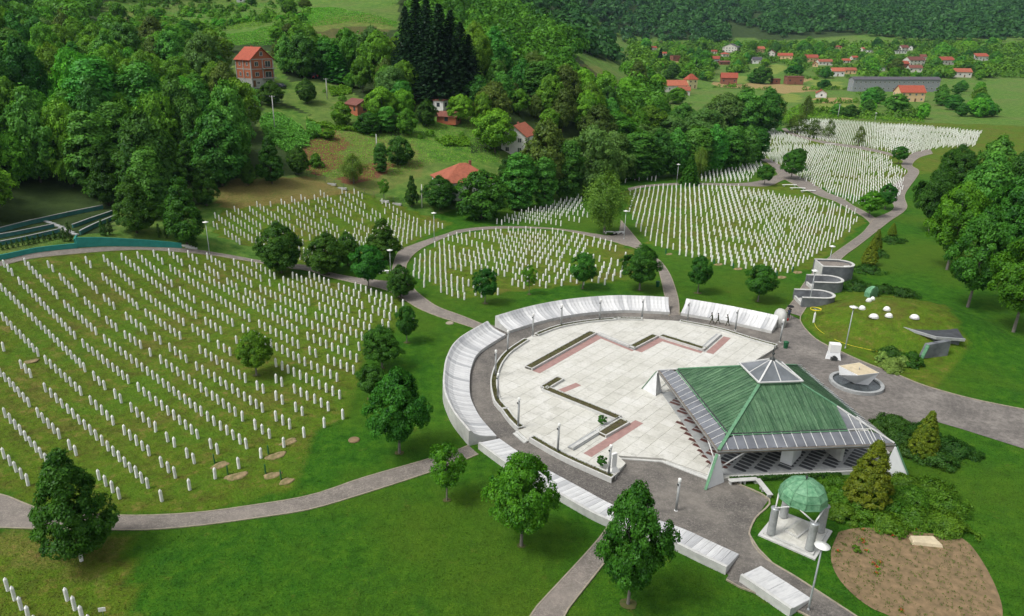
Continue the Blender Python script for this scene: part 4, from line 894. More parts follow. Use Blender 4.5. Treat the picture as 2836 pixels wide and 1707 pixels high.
m = MB(); m.tube([(0, 0, 2.0), (0.02, 0, 2.45)], [0.06, 0.03], 6); m.build('spout', M['granite'], FT)
p = G(*cr(6, 1580, 1095)); ST = empty('memorial_stone', (p.x, p.y, 0), math.radians(-12)); tag(ST, 'white stone block on a spread foot beside the fountain', 'stone')
m = MB(); m.add([(-1.15, -0.7, 0), (0.75, -0.9, 0), (0.9, 0.6, 0), (-0.7, 0.7, 0), (-0.62, -0.35, 0.95), (0.6, -0.4, 0.95), (0.6, 0.5, 0.95), (-0.6, 0.5, 0.95)], [(3, 2, 1, 0), (4, 5, 6, 7), (0, 1, 5, 4), (1, 2, 6, 5), (2, 3, 7, 6), (3, 0, 4, 7)]); m.build('foot', M['plaster'], ST)
m = MB(); m.box((0, 0.05, 1.45), (1.3, 0.95, 1.1)); m.build('block', M['acrylic'], ST, bevel=0.03)
m = MB(); m.box((-0.15, -0.95, 0.22), (0.75, 0.45, 0.42), 0.1); m.box((-0.15, -0.95, 0.52), (0.3, 0.3, 0.2), 0.4); wr = m.build('wreath', M['dark_metal'], None, None); wr.parent = None; wr.location = ST.location; wr.rotation_euler = ST.rotation_euler; tag(wr, 'small dark box leaning on the white stone block', 'box')
def u_basin(px, py, rw, ln, h, label, filled):
    c = G(*cr(6, px, py)); t = empty('curved_basin', (c.x, c.y, 0), math.radians(-6))
    pts = [(-rw - ln, rw)] + [(rw * math.sin(a) - rw * 0.0, rw * math.cos(a)) for a in np.linspace(0, math.pi, 18)] + [(-rw - ln, -rw)]
    pts = [(x, y) for x, y in pts]
    Lx = resample([Vector(q) for q in pts], 0.35); N = normals2(Lx)
    m = MB(); m.loft([[(q.x + n.x * e, q.y + n.y * e, z) for e, z in ((-0.18, 0), (-0.18, h), (0.18, h), (0.18, 0))] for q, n in zip(Lx, N)]); m.build('curved_wall', M['granite_wet'], t)
    m = MB(); m.loft([[(q.x + n.x * e, q.y + n.y * e, z) for e, z in ((-0.22, h), (-0.22, h + 0.09), (0.22, h + 0.09), (0.22, h))] for q, n in zip(Lx, N)]); m.build('coping', M['granite_light'], t)
    a, b = pts[0], pts[-1]; m = MB(); m.box((a[0] + 0.2, 0, h * 0.5 - 0.04 if filled else 0.3), (0.3, 2 * rw - 0.36, h - 0.04 if filled else 0.6)); m.build('end_wall', M['granite_light'], t)
    m = MB(); m.prism([(q.x * 0.93, q.y * 0.93) for q in Lx], 0.05, h - 0.25 if filled else 0.25); m.build('filling', M['cobble'] if filled else M['granite_light'], t)
    if filled: m = MB(); m.box((rw * 0.4, -rw * 0.55, h - 0.15), (1.0, 0.6, 0.12), 0.2); m.build('white_slab', M['acrylic'], t)
    return tag(t, label, 'basin', 'curved stone basins beside the road')
u_basin(1480, 705, 1.9, 1.5, 1.55, 'nearest of the three curved grey basins beside the road', False)
u_basin(1545, 600, 1.9, 1.2, 1.7, 'middle of the three curved grey basins beside the road', False)
u_basin(1610, 520, 2.1, 1.4, 2.6, 'farthest and tallest curved grey basin, filled with gravel', True)
for x, y, r, lab in ((1790, 745, 0.95, 'left of the group'), (1838, 690, 0.8, 'paired near the green vent, front'), (1865, 680, 0.7, 'paired near the green vent, rear'), (1968, 752, 0.95, 'upper middle of the mound'), (1875, 805, 1.25, 'largest, low on the mound'), (1983, 800, 1.0, 'lower middle of the mound'), (2168, 810, 1.2, 'rightmost on the mound')):
    r *= 0.52; p = G(*cr(6, x, y)); t = empty('roof_dome', (p.x, p.y, p.z - 0.05)); tag(t, 'white domed roof light on the grass, ' + lab, 'roof light', 'white domed roof lights on the mound')
    m = MB(); m.lathe([(r, 0), (r, 0.14)], 20); m.build('rim', M['granite_light'], t)
    m = MB(); m.lathe([(r * 0.92, 0.14), (r * 0.86, 0.3), (r * 0.62, 0.47), (r * 0.3, 0.56), (0.02, 0.58)], 20); m.build('dome', M['acrylic'], t)
p = G(*cr(6, 1860, 660)); t = empty('vent_hood', (p.x, p.y, p.z), math.radians(25)); tag(t, 'green shell shaped metal hood on top of the mound', 'vent')
pr = [(-0.9, 0), (-0.95, 0.9), (-0.6, 1.6), (0, 1.9), (0.6, 1.75), (0.95, 1.2), (1.0, 0.2), (1.0, 0)]
m = MB(); m.loft([[(x * k, y, z * k) for x, z in pr] for k, y in ((1.0, -0.25), (0.96, 0.3), (0.75, 0.9))]); m.build('hood', M['patina_light'], t)
m = MB(); m.loft([[(x * 0.8, -0.26 - d, z * 0.8) for x, z in pr] for d in (0.0, 0.03)]); m.build('mouth', M['copper_trim'], t)
# ------------------------------------------------------------------ gravestones
S4=[((20,385),(78,445),3),((172,372),(402,612),9),((342,390),(372,420),2),((430,480),(547,595),5),((513,405),(690,575),7),((615,360),(645,392),2),((745,350),(957,542),8),((735,480),(985,690),9),((872,338),(1407,755),18),((990,328),(1233,530),9),((1295,578),(1395,645),4),((1105,315),(1165,370),3),((1217,305),(1307,380),4),((1225,420),(1793,777),18),((1355,320),(1417,368),3),((1367,425),(2140,865),23),((1478,412),(1572,475),4),((1492,335),(1615,415),5),((1637,515),(1703,555),3),((1685,380),(1878,493),7),((1678,455),(1808,535),5),((1768,590),(1907,665),5),((1815,385),(1977,477),6),((1943,527),(1943,527),1),((1877,568),(2200,725),10),((2042,507),(2213,585),6),((2013,560),(2225,662),7),((2107,475),(2207,515),4),((1983,700),(2211,810),7),((460,675),(683,868),8),((608,652),(705,738),4),((748,632),(815,688),3),((130,508),(530,897),14),((3,555),(600,1128),20),((10,765),(262,1018),9),((12,980),(12,980),1),((1017,595),(1317,805),10),((1047,738),(1292,902),8),((907,762),(1045,865),5),((765,790),(832,843),3),((895,895),(1007,965),4),((748,925),(1443,1440),19),((592,957),(915,1212),10),((670,1190),(745,1255),3),((1112,910),(1150,935),2),((1218,985),(1337,1065),4),((1385,848),(1498,918),4),((1478,797),(1588,863),4),((1462,685),(1673,810),7),((1437,1000),(1763,1205),9),((1570,965),(1653,1015),3),((1747,852),(2195,1088),12),((1867,818),(2147,965),8),((1077,1020),(1077,1020),1),((1153,1072),(1690,1443),14),((1413,1118),(1887,1415),12),((1700,930),(1740,955),2),((1850,1257),(1893,1280),2),((1985,1095),(2205,1205),6),((1985,1208),(2028,1232),2),((1985,1330),(2031,1357),2),((2120,1280),(2212,1328),3),((2128,1410),(2175,1437),2),((320,1072),(572,1295),8),((140,1103),(208,1168),3),((262,1450),(413,1601),5),((315,1270),(1053,1951),19),((-10,1160),(195,1375),7),((645,1360),(803,1504),5),((822,1318),(862,1350),2),((990,1267),(1417,1601),11),((938,1413),(1110,1553),5)]
S7=[((22,-25),(320,300),9),((12,265),(182,455),5),((490,203),(533,243),2),((700,415),(845,550),4),((885,97),(1062,245),5),((1155,325),(1252,403),3),((1198,147),(1247,185),2),((1152,567),(1152,567),1),((1355,487),(1355,487),1),((1340,260),(1390,300),2),((1513,195),(1560,232),2),((1490,0),(1770,195),7),((1540,408),(1540,408),1),((1713,335),(1713,335),1),((1873,262),(1873,262),1),((2040,185),(2040,185),1),((2187,115),(2187,115),1),((1695,-30),(1740,0),2),((1835,60),(1937,122),3),((1985,0),(2083,55),3),((30,1200),(228,1470),5),((462,1270),(625,1470),4),((565,990),(565,990),1)]
S5=[((18,470),(158,527),5),((228,553),(374,612),5),((350,548),(612,650),8),((450,640),(643,720),6),((692,672),(692,672),1),((30,530),(397,687),11),((3,588),(300,715),9),((12,660),(12,660),1),((90,695),(450,850),10),((380,748),(462,782),3),((475,715),(597,765),4),((545,815),(588,830),2),((767,765),(767,765),1),((65,760),(437,925),10),((37,828),(288,942),7),((375,980),(375,980),1),((5,905),(356,1060),9),((18,1008),(62,1027),2),((150,1065),(333,1145),5),((30,1112),(213,1197),5),((38,1228),(233,1320),5),((3,1325),(150,1405),4),((255,1462),(255,1462),1),((120,1521),(120,1521),1)]
GH = 1.32
def stone_verts():
    a, c = 0.13, 0.082; sec = [(a, c), (c, a), (-c, a), (-a, c), (-a, -c), (-c, -a), (c, -a), (a, -c)]
    vs = []; 
    for k, z in ((1.0, -0.1), (1.0, 1.04), (0.97, 1.10)):
        vs += [(x * k, y * k, z) for x, y in sec]
    vs += [(0.4 * x, 0.4 * y, 1.24) for x, y in sec]; vs.append((0, 0, GH)); fs = []
    for i in range(3):
        for k in range(8): fs.append((i * 8 + k, i * 8 + (k + 1) % 8, (i + 1) * 8 + (k + 1) % 8, (i + 1) * 8 + k))
    for k in range(8): fs.append((24 + k, 24 + (k + 1) % 8, 32))
    return vs, fs
sv, sf = stone_verts()
me_stone = MB().add(sv, sf).mesh('gravestone', M['marble'])
f1 = []
for k, S in ((4, S4), (7, S7), (5, S5)):
    for a, b, n in S:
        for i in range(n):
            t = i / max(1, n - 1); q = G(*cr(k, a[0] + (b[0] - a[0]) * t, a[1] + (b[1] - a[1]) * t), dz=GH)
            if all((q.x - o[0]) ** 2 + (q.y - o[1]) ** 2 > 0.75 for o in f1): f1.append((q.x, q.y))
f1.sort(key=lambda p: p[1])
GR = random.Random(21); stones_rest = []
for i, (x, y) in enumerate(f1):
    if i < 300:
        o = link('gravestone', me_stone, None, (x, y, hgt(x, y))); o.rotation_euler = (GR.gauss(0, 0.022), GR.gauss(0, 0.022), TA + GR.gauss(0, 0.06)); k = GR.uniform(0.94, 1.04); o.scale = (1, 1, k)
        tag(o, 'white pointed marble gravestone, front of the left field, ' + ('below the cobbled path' if y < 50 else ('left part' if x < -40 else ('middle part' if x < -27 else 'right part by the maples'))), 'gravestone', 'gravestones in the front rows of the left burial field')
    else: stones_rest.append((x, y))
FIELDS = [
    ([(0, 508, 560), (0, 512, 525), (0, 575, 505), (0, 690, 485), (0, 835, 458), (0, 945, 500), (0, 1085, 545), (0, 1000, 580), (0, 955, 602), (0, 900, 605), (0, 745, 645), (0, 690, 636), (0, 600, 608)], 0.80),
    ([(5, 745, 480), (5, 760, 410), (5, 800, 370), (5, 870, 310), (5, 1000, 250), (5, 1150, 215), (5, 1400, 190), (5, 1650, 186), (5, 1900, 212), (5, 2060, 250), (5, 2239, 300), (6, 90, 330), (6, 110, 420), (6, 60, 530), (5, 2230, 565), (5, 1900, 588), (5, 1530, 612), (5, 1250, 680), (5, 1105, 700), (5, 850, 625)], 0.84),
    ([(5, 1330, 135), (5, 1500, 75), (5, 1700, 10), (2, 1985, 1420), (5, 2000, 30), (5, 2050, 130), (5, 1880, 152), (5, 1700, 145), (5, 1400, 142)], 0.9),
    ([(3, 115, 1395), (3, 220, 1365), (3, 500, 1350), (3, 900, 1360), (3, 1080, 1390), (3, 1200, 1420), (3, 1450, 1450), (3, 1580, 1480), (6, 1740, 50), (6, 1755, 130), (6, 1700, 200), (6, 1600, 290), (6, 1530, 340), (6, 1400, 420), (6, 1370, 450), (6, 1225, 505), (6, 1150, 500), (6, 1000, 465), (6, 780, 425), (6, 540, 372), (6, 300, 315), (6, 250, 270), (6, 125, 150), (6, 110, 70)], 0.9),
    ([(3, 590, 1318), (3, 620, 1262), (3, 800, 1225), (3, 1000, 1180), (3, 1080, 1195), (3, 1070, 1220), (3, 1030, 1240), (3, 1010, 1285), (3, 960, 1315), (3, 760, 1318)], 0.92),
    ([(3, 30, 1305), (3, 40, 1285), (3, 200, 1280), (3, 360, 1285), (3, 350, 1318), (3, 100, 1330)], 0.7),
    ([(3, 1065, 1110), (3, 1090, 1065), (3, 1250, 1052), (3, 1550, 1060), (3, 1800, 1100), (3, 1980, 1140), (3, 2010, 1190), (3, 2100, 1250), (3, 2085, 1340), (3, 2065, 1430), (6, 1830, 10), (3, 1790, 1480), (3, 1660, 1455), (3, 1500, 1372), (3, 1340, 1292), (3, 1235, 1205), (3, 1170, 1185), (3, 1110, 1160)], 0.95),
    ([(3, 1085, 945), (3, 1140, 925), (3, 1175, 955), (3, 1300, 995), (3, 1430, 1030), (3, 1400, 1045), (3, 1250, 1040), (3, 1100, 1050)], 0.85),
    ([(3, 1265, 945), (3, 1350, 885), (3, 1430, 868), (3, 1700, 885), (3, 2239, 920), (3, 2650, 960), (3, 2600, 1060), (3, 2350, 1070), (3, 2130, 1115), (3, 2000, 1100), (3, 1700, 1050), (3, 1560, 1030), (3, 1330, 985)], 0.96)]
ru, rv = Vector((0.96, -0.86)), Vector((0.82, 2.85)); lim = 0
for fi, (poly, dens) in enumerate(FIELDS):
    Q = [(dp(*p[1:]) if p[0] == 0 else cr(*p)) for p in poly]; Wp = [G(*q) for q in Q]; Wp = [(p.x, p.y) for p in Wp]
    x0, x1 = min(p[0] for p in Wp), max(p[0] for p in Wp); y0, y1 = min(p[1] for p in Wp), max(p[1] for p in Wp)
    fr = random.Random(100 + fi); gaps = {}
    off = Vector((fr.random(), fr.random()))
    det = ru.x * rv.y - ru.y * rv.x
    corners = [Vector(c) for c in ((x0, y0), (x1, y0), (x1, y1), (x0, y1))]
    ii_ = [(c.x * rv.y - c.y * rv.x) / det for c in corners]; jj_ = [(ru.x * c.y - ru.y * c.x) / det for c in corners]
    for j in range(int(min(jj_)) - 1, int(max(jj_)) + 2):
        for i in range(int(min(ii_)) - 1, int(max(ii_)) + 2):
            p = ru * (i + off.x) + rv * (j + off.y)
            if not in_poly(p.x, p.y, Wp): continue
            kx = (j, (i + 3 * (j % 3)) // 6)
            if kx not in gaps: gaps[kx] = fr.random() > dens
            if gaps[kx] and fr.random() < 0.75: continue
            if fr.random() < (1 - dens) * 0.35: continue
            stones_rest.append((p.x + fr.gauss(0, 0.04), p.y + fr.gauss(0, 0.04)))
sr = np.array(stones_rest); sz = hgt_np(sr[:, 0], sr[:, 1]); ns = len(sr); base_v = np.array(sv)
ang = TA + NR.randn(ns) * 0.04; ck, sk_ = np.cos(ang)[:, None], np.sin(ang)[:, None]; hk = NR.uniform(0.97, 1.03, ns)[:, None]
wk = np.where(sr[:, 1] > 135, 0.86, 1.0)[:, None]; ck, sk_ = ck * wk, sk_ * wk
X = base_v[None, :, 0] * ck - base_v[None, :, 1] * sk_; Y = base_v[None, :, 0] * sk_ + base_v[None, :, 1] * ck; Z = base_v[None, :, 2] * hk
tx = NR.randn(ns, 1) * 0.02; ty = NR.randn(ns, 1) * 0.02
V = np.stack([X + Z * tx + sr[:, 0:1], Y + Z * ty + sr[:, 1:2], Z + sz[:, None]], -1).reshape(-1, 3)
allf = [tuple(v + k * len(base_v) for v in f) for k in range(ns) for f in sf]
me = bpy.data.meshes.new('gravestones'); me.from_pydata(V.tolist(), [], allf); me.update(); me.materials.append(M['marble'])
o = link('gravestones', me); tag(o, 'rows of white marble gravestones filling the other burial fields', 'gravestones', kind='stuff')
print('stones', len(f1), ns)
# ------------------------------------------------------------------ trees
def crown_cloud(rs, H, Wd, z0, shape, nclump, per, leaf, clump_r, lump=0.22, fill=0.35, droop=0.0):
    """leaf centres, normals, sizes, tints of a crown H high (from z0) and Wd wide"""
    prof = {'round': lambda t: np.sqrt(np.clip(1 - (2 * t - 0.95) ** 2, 0, 1)), 'egg': lambda t: np.clip(np.sin(np.pi * np.clip(t, 0, 1) ** 0.72), 0, 1) ** 0.75,
            'cone': lambda t: np.clip(1.08 * (1 - t) ** 0.75 * np.clip(t / 0.16, 0, 1) ** 0.6, 0, 1), 'pyramid': lambda t: np.clip((1 - t) ** 0.8 * np.clip(t / 0.22, 0, 1) ** 0.5 * 1.2, 0, 1),
            'column': lambda t: np.clip(np.sin(np.pi * np.clip(t, 0, 1) ** 0.8), 0, 1) ** 0.5, 'vase': lambda t: np.clip(np.sin(np.pi * np.clip(t, 0, 1) ** 1.25), 0, 1) ** 0.8, 'flat': lambda t: np.sqrt(np.clip(1 - t, 0, 1))}[shape]
    th = rs.rand(nclump) * 2 * np.pi; t = rs.rand(nclump)
    wgt = prof(t); keep = rs.rand(nclump) < 0.25 + 0.75 * wgt; th, t, wgt = th[keep], t[keep], wgt[keep]; n = len(t)
    ph = rs.rand(4) * 6.28
    lum = 1 + lump * (np.sin(3 * th + ph[0] + 4 * t) * 0.5 + np.sin(5 * th + ph[1] - 7 * t) * 0.35 + np.sin(2 * th + 9 * t + ph[2]) * 0.4)
    rho = np.where(rs.rand(n) < fill, rs.rand(n) ** 0.5 * 0.8, 0.78 + 0.22 * rs.rand(n))
    r = wgt * Wd / 2 * lum * rho
    C = np.column_stack([r * np.cos(th), r * np.sin(th), z0 + t * H])
    cr_ = clump_r * rs.uniform(0.7, 1.3, n)
    k = np.repeat(np.arange(n), per); m = len(k)
    d = rs.randn(m, 3); d /= np.linalg.norm(d, axis=1)[:, None]
    out = np.column_stack([np.cos(th), np.sin(th), np.full(n, 0.55)])[k]; out /= np.linalg.norm(out, axis=1)[:, None]
    flip = (d * out).sum(1) < -0.25; d[flip] *= -1
    q = C[k] + d * (cr_[k] * rs.rand(m) ** 0.35)[:, None] * np.array([1, 1, 0.8 + droop])
    if droop: q[:, 2] -= droop * rs.rand(m) * clump_r * 1.8
    nor = d * 0.7 + out * 0.5 + np.array([0, 0, 0.35]) + rs.randn(m, 3) * 0.45
    tint = np.clip(rs.rand(n)[k] * 0.55 + rs.rand(m) * 0.45, 0, 1)
    return q, nor, leaf * rs.uniform(0.65, 1.3, m), tint
def trunk_mesh(name, h, r, top, spread, limbs, rs, mat):
    m = MB(); p = [(0, 0, -0.4), (0, 0, 0.0), (0.03 * h * rs.randn() * 0.3, 0.02 * h * rs.randn() * 0.3, h * 0.5), (0, 0, h), (0.1 * rs.randn(), 0.1 * rs.randn(), top)]
    m.tube(p, [r * 1.5, r * 1.15, r * 0.85, r * 0.6, r * 0.12], 8)
    for i in range(limbs):
        a = 2 * math.pi * (i + rs.rand() * 0.6) / limbs; z = h * (0.75 + 0.6 * rs.rand()); z = min(z, top * 0.75); l = spread * (0.55 + 0.35 * rs.rand())
        m.tube([(0, 0, z), (l * 0.45 * math.cos(a), l * 0.45 * math.sin(a), z + l * 0.35), (l * math.cos(a), l * math.sin(a), z + l * (0.6 + 0.3 * rs.rand()))], [r * 0.45, r * 0.28, r * 0.06], 5)
    return m.mesh(name, mat, True)
PROTO = {}
def proto(key, mat, H, Wd, trunk, shape, ncl, per, leaf, clr, bark='bark', seed=0, lump=0.22, fill=0.35, droop=0.0, rad=None, z0=None, ratio=0.62, limbs=6):
    rs = np.random.RandomState(seed + 17); z0 = trunk if z0 is None else z0
    c, nor, s, ti = crown_cloud(rs, H - z0, Wd, z0, shape, ncl, per, leaf, clr, lump, fill, droop)
    PROTO[key] = (leaves(c, nor, s, ti, rs, M[mat], ratio, 'crown'), trunk_mesh('trunk', trunk + (H - trunk) * 0.25, rad or H * 0.017, H * 0.86, Wd * 0.42, limbs, rs, M[bark]), float(np.percentile(c[:, 2], 99.7)), 2 * float(np.percentile(np.hypot(c[:, 0], c[:, 1]), 97.5)))
def spruce_proto(key, mat, H, Wd, seed):
    rs = np.random.RandomState(seed); C = []; N = []; S = []; Tn = []
    nw = 46
    for i in range(nw):
        t = i / nw; z = H * (0.06 + 0.93 * t); R_ = Wd / 2 * (1 - t) ** 0.85 + 0.12; nb = int(7 + 9 * (1 - t)); a0 = rs.rand() * 6.28
        for b in range(nb):
            a = a0 + 6.283 * (b + 0.5 * rs.rand()) / nb; L = R_ * rs.uniform(0.75, 1.1); k = max(8, int(30 * L / (Wd / 2)))
            f = rs.rand(k) ** 0.7; r = f * L; side = rs.randn(k) * 0.16 * (0.4 + L * 0.25) * (1.15 - f)
            x = r * np.cos(a) - side * np.sin(a); y = r * np.sin(a) + side * np.cos(a); zz = z - 0.32 * r + 0.10 * r * f + rs.randn(k) * 0.10
            C.append(np.column_stack([x, y, zz])); N.append(np.column_stack([np.full(k, 0.35 * np.cos(a)), np.full(k, 0.35 * np.sin(a)), np.full(k, 0.9)]) + rs.randn(k, 3) * 0.35); S.append(rs.uniform(0.20, 0.46, k)); Tn.append(np.clip(rs.rand(k) * 0.7 + 0.3 * f, 0, 1))
    PROTO[key] = (leaves(np.vstack(C), np.vstack(N), np.concatenate(S), np.concatenate(Tn), rs, M[mat], 0.5, 'crown'), trunk_mesh('trunk', H * 0.5, H * 0.014, H * 0.97, 0.3, 0, rs, M['bark']), H, Wd)
proto('maple_a', 'maple', 8.0, 5.6, 2.1, 'egg', 230, 120, 0.115, 0.60, 'bark_grey', 1)
proto('maple_b', 'maple_dark', 8.0, 5.4, 2.0, 'egg', 240, 120, 0.115, 0.58, 'bark_grey', 2, lump=0.28)
proto('maple_c', 'maple_dark', 6.0, 4.6, 1.9, 'round', 200, 100, 0.11, 0.52, 'bark_grey', 3)
proto('young', 'maple', 5.5, 3.6, 1.9, 'round', 100, 72, 0.11, 0.48, 'bark_grey', 4, lump=0.35, fill=0.5)
proto('linden_a', 'linden', 8.5, 6.2, 0.9, 'pyramid', 340, 105, 0.115, 0.58, 'bark', 5, lump=0.08)
proto('linden_b', 'linden', 7.0, 5.4, 0.9, 'egg', 300, 100, 0.115, 0.56, 'bark', 6, lump=0.16)
proto('linden_c', 'linden', 8.0, 4.6, 0.7, 'pyramid', 280, 95, 0.115, 0.52, 'bark', 7, lump=0.12)
proto('birch', 'birch', 9.0, 5.4, 1.6, 'vase', 190, 56, 0.13, 0.75, 'bark_grey', 8, lump=0.3, fill=0.5, droop=0.9)
proto('birch_thin', 'olive', 8.0, 3.6, 1.5, 'egg', 95, 46, 0.13, 0.62, 'bark_grey', 9, lump=0.35, fill=0.5, droop=0.6)
for i in range(4): proto('broad_%d' % i, ('broad', 'broad_cool', 'broad', 'broad_cool')[i], 13.0, (9.5, 9.0, 10.5, 8.5)[i], 2.0, ('round', 'egg', 'round', 'egg')[i], 300, 46, 0.30, 1.15, 'bark', 20 + i, lump=0.32, z0=1.2)
proto('bright_a', 'bright', 7.0, 6.0, 1.0, 'round', 170, 50, 0.22, 0.75, 'bark', 31, lump=0.3, z0=0.7)
proto('bright_b', 'bright', 10.0, 8.5, 2.2, 'round', 240, 50, 0.26, 1.0, 'bark', 32, lump=0.32)
proto('olive_a', 'olive', 12.0, 9.0, 2.0, 'egg', 280, 48, 0.27, 1.05, 'bark', 33, lump=0.3)
proto('willow_a', 'willow', 12.0, 10.0, 1.5, 'round', 300, 54, 0.26, 1.1, 'bark', 34, lump=0.22, z0=0.8)
proto('poplar', 'broad_cool', 14.0, 5.6, 1.2, 'column', 260, 50, 0.26, 0.95, 'bark', 35, lump=0.2, z0=0.8)
proto('hedge_tree', 'maple_dark', 7.0, 6.0, 0.7, 'round', 240, 54, 0.20, 0.75, 'bark', 36, lump=0.22, z0=0.3)
proto('bush', 'broad', 3.0, 4.0, 0.2, 'flat', 80, 46, 0.20, 0.6, 'bark', 37, lump=0.35, z0=0.1, limbs=3)
spruce_proto('spruce_a', 'spruce', 24.0, 9.0, 41); spruce_proto('spruce_b', 'spruce', 22.0, 10.0, 42)
spruce_proto('conifer', 'maple_dark', 9.0, 4.6, 43)
proto('thuja', 'thuja', 4.6, 2.6, 0.15, 'pyramid', 520, 46, 0.075, 0.22, 'bark', 44, lump=0.05, z0=-0.05, fill=0.15, rad=0.09, ratio=0.5)
proto('thuja_green', 'juniper_dark', 3.2, 1.0, 0.1, 'cone', 130, 36, 0.06, 0.16, 'bark', 45, lump=0.1, z0=0.05, rad=0.05, ratio=0.5)
ntree = 0
def tree_at(p, key, h, w, label, group, name='broadleaf_tree', cat='tree', rz=None):
    cme, tme, H, Wd = PROTO[key]
    r = empty(name, p, R.uniform(0, 6.28) if rz is None else rz); r.scale = (w / Wd, w / Wd, h / H)
    link('crown', cme, r); link('trunk', tme, r)
    return tag(r, label, cat, group)
SPEC = {'maple': 'maple_tree', 'young': 'maple_tree', 'linden': 'linden_tree', 'birch': 'birch_tree', 'willow': 'willow_tree', 'poplar': 'poplar_tree', 'bush': 'bush', 'conifer': 'conifer_tree', 'hedge': 'garden_tree', 'bright': 'walnut_tree', 'olive': 'acacia_tree'}
def tree(bx, by, ty, wpx, key, label, group=None, name=None, k=1.15):
    """base, top and width as seen in the photograph"""
    p = G(bx * k, by * k); d = project(p.x, p.y, p.z)[2]; top = height_for_py(p.x, p.y, ty * k)
    h = max(1.0, top - p.z); w = wpx * k * d / F
    return tree_at(p, key, h, w, label, group, name or SPEC.get(key.split('_')[0], 'broadleaf_tree'))
g_n = 'trees standing on the lawns'
NEAR = [(192, 1335, 1088, 185, 'linden_a', 'dark dense linden tree at the bottom left beside the cobbled path'),
        (618, 905, 798, 90, 'maple_a', 'single bright maple standing inside the left burial field'),
        (678, 658, 537, 110, 'linden_b', 'round linden at the upper right corner of the left burial field'),
        (788, 662, 562, 100, 'linden_b', 'round dark linden left of the path junction'), (838, 640, 560, 62, 'linden_b', 'small linden half hidden behind the round one at the junction'),
        (922, 628, 530, 85, 'linden_c', 'tall dark linden behind the white disc lamp at the junction'), (888, 695, 592, 88, 'maple_c', 'loose maple in front of the junction lindens'), (965, 718, 640, 68, 'linden_b', 'small dark linden right beside the junction path'),
        (980, 826, 738, 54, 'maple_c', 'slim maple at the right edge of the left burial field'), (920, 888, 785, 97, 'maple_b', 'broad dark maple on the lawn left of the memorial wall, upper'), (897, 962, 880, 76, 'maple_c', 'low maple tucked behind the largest left maple'), (962, 1092, 890, 150, 'maple_b', 'largest dark maple left of the memorial circle'),
        (1076, 1206, 1075, 97, 'young', 'young thin maple in front of the left end of the low wall'), (1255, 1316, 1095, 162, 'maple_a', 'lush green maple in front of the low white wall'), (1512, 1456, 1168, 172, 'maple_b', 'dark maple hiding the straight path at the bottom'),
        (1168, 732, 648, 60, 'maple_c', 'small round maple left in front of the middle burial field'), (1274, 710, 640, 36, 'young', 'thinnest young maple in front of the middle burial field'), (1403, 696, 610, 66, 'maple_c', 'round maple right in front of the middle burial field'),
        (1540, 700, 590, 92, 'maple_b', 'dark maple beside the green bin and narrow path'), (1680, 707, 618, 57, 'maple_c', 'narrow maple on the lawn behind the rear right wall'), (1825, 727, 640, 76, 'maple_c', 'round maple on the lawn nearest the road')]
for a in NEAR: tree(*a, g_n)
tree(1455, 562, 415, 118, 'birch', 'weeping birch at the corner of the right burial field', g_n, 'birch_tree')
for a in [(1660, 445, 372, 46, 'conifer', 'small pointed tree at the head of the right burial field'), (1905, 432, 362, 62, 'maple_b', 'dark tree at the fork of the far right paths'), (1918, 405, 358, 40, 'maple_c', 'second crown behind the dark tree at the fork'), (1840, 447, 398, 40, 'maple_c', 'small round tree left of the fork'),
          (2092, 522, 460, 56, 'maple_a', 'light green tree at the right road junction'), (2130, 505, 443, 48, 'maple_b', 'dark tree behind the light one at the road junction'), (2163, 396, 353, 36, 'maple_c', 'small dark tree beside the far right path'),
          (2066, 352, 304, 30, 'birch_thin', 'thin tree among the farthest gravestones, right'), (1994, 336, 288, 32, 'birch_thin', 'thin tree among the farthest gravestones, middle'), (1955, 330, 288, 55, 'birch_thin', 'thin trees among the farthest gravestones, left')]: tree(*a, g_n)
# right edge grove and beyond
for i, (bx, by, ty, w) in enumerate([(2236, 560, 395, 90), (2280, 650, 440, 120), (2330, 740, 500, 140), (2350, 560, 370, 120), (2400, 660, 430, 140), (2440, 800, 560, 150), (2290, 480, 350, 90), (2380, 470, 330, 100), (2450, 520, 350, 110)]):
    tree(bx, by, ty, w, ('maple_b', 'maple_a', 'maple_b', 'broad_1')[i % 4], ['dark maple at the right edge beside the road', 'big green tree at the right edge above the junipers', 'dark maple right of the grassed mound'][i] if i < 3 else 'leafy tree of the row right of the road, ' + ['behind the dark one', 'deep at the right', 'nearest and rightmost', 'farthest left', 'far middle', 'far right'][i - 3], 'trees of the right edge row')
g_l = 'lindens along the foot of the wood'
for bx, by, ty, w, key, lab in [(330, 562, 425, 103, 'linden_a', 'bright linden above the teal wall'), (450, 588, 430, 98, 'linden_c', 'olive linden at the right end of the teal wall'), (498, 496, 388, 66, 'linden_c', 'pale linden behind the olive one'), (412, 478, 363, 66, 'linden_c', 'dark linden left behind the pale one'), (455, 440, 340, 60, 'linden_c', 'linden deepest among the group above the teal wall'),
                         (655, 442, 328, 66, 'linden_c', 'dark pyramid linden on the dry grass'), (598, 447, 368, 42, 'linden_c', 'smallest pyramid linden on the dry grass'), (720, 422, 352, 54, 'linden_b', 'round linden beside the brown earth'), (262, 495, 350, 85, 'linden_c', 'tall dark linden at the edge of the wood above the terraces')]: tree(bx, by, ty, w, key, lab, g_l)
g_m = 'trees of the meadow and gardens'
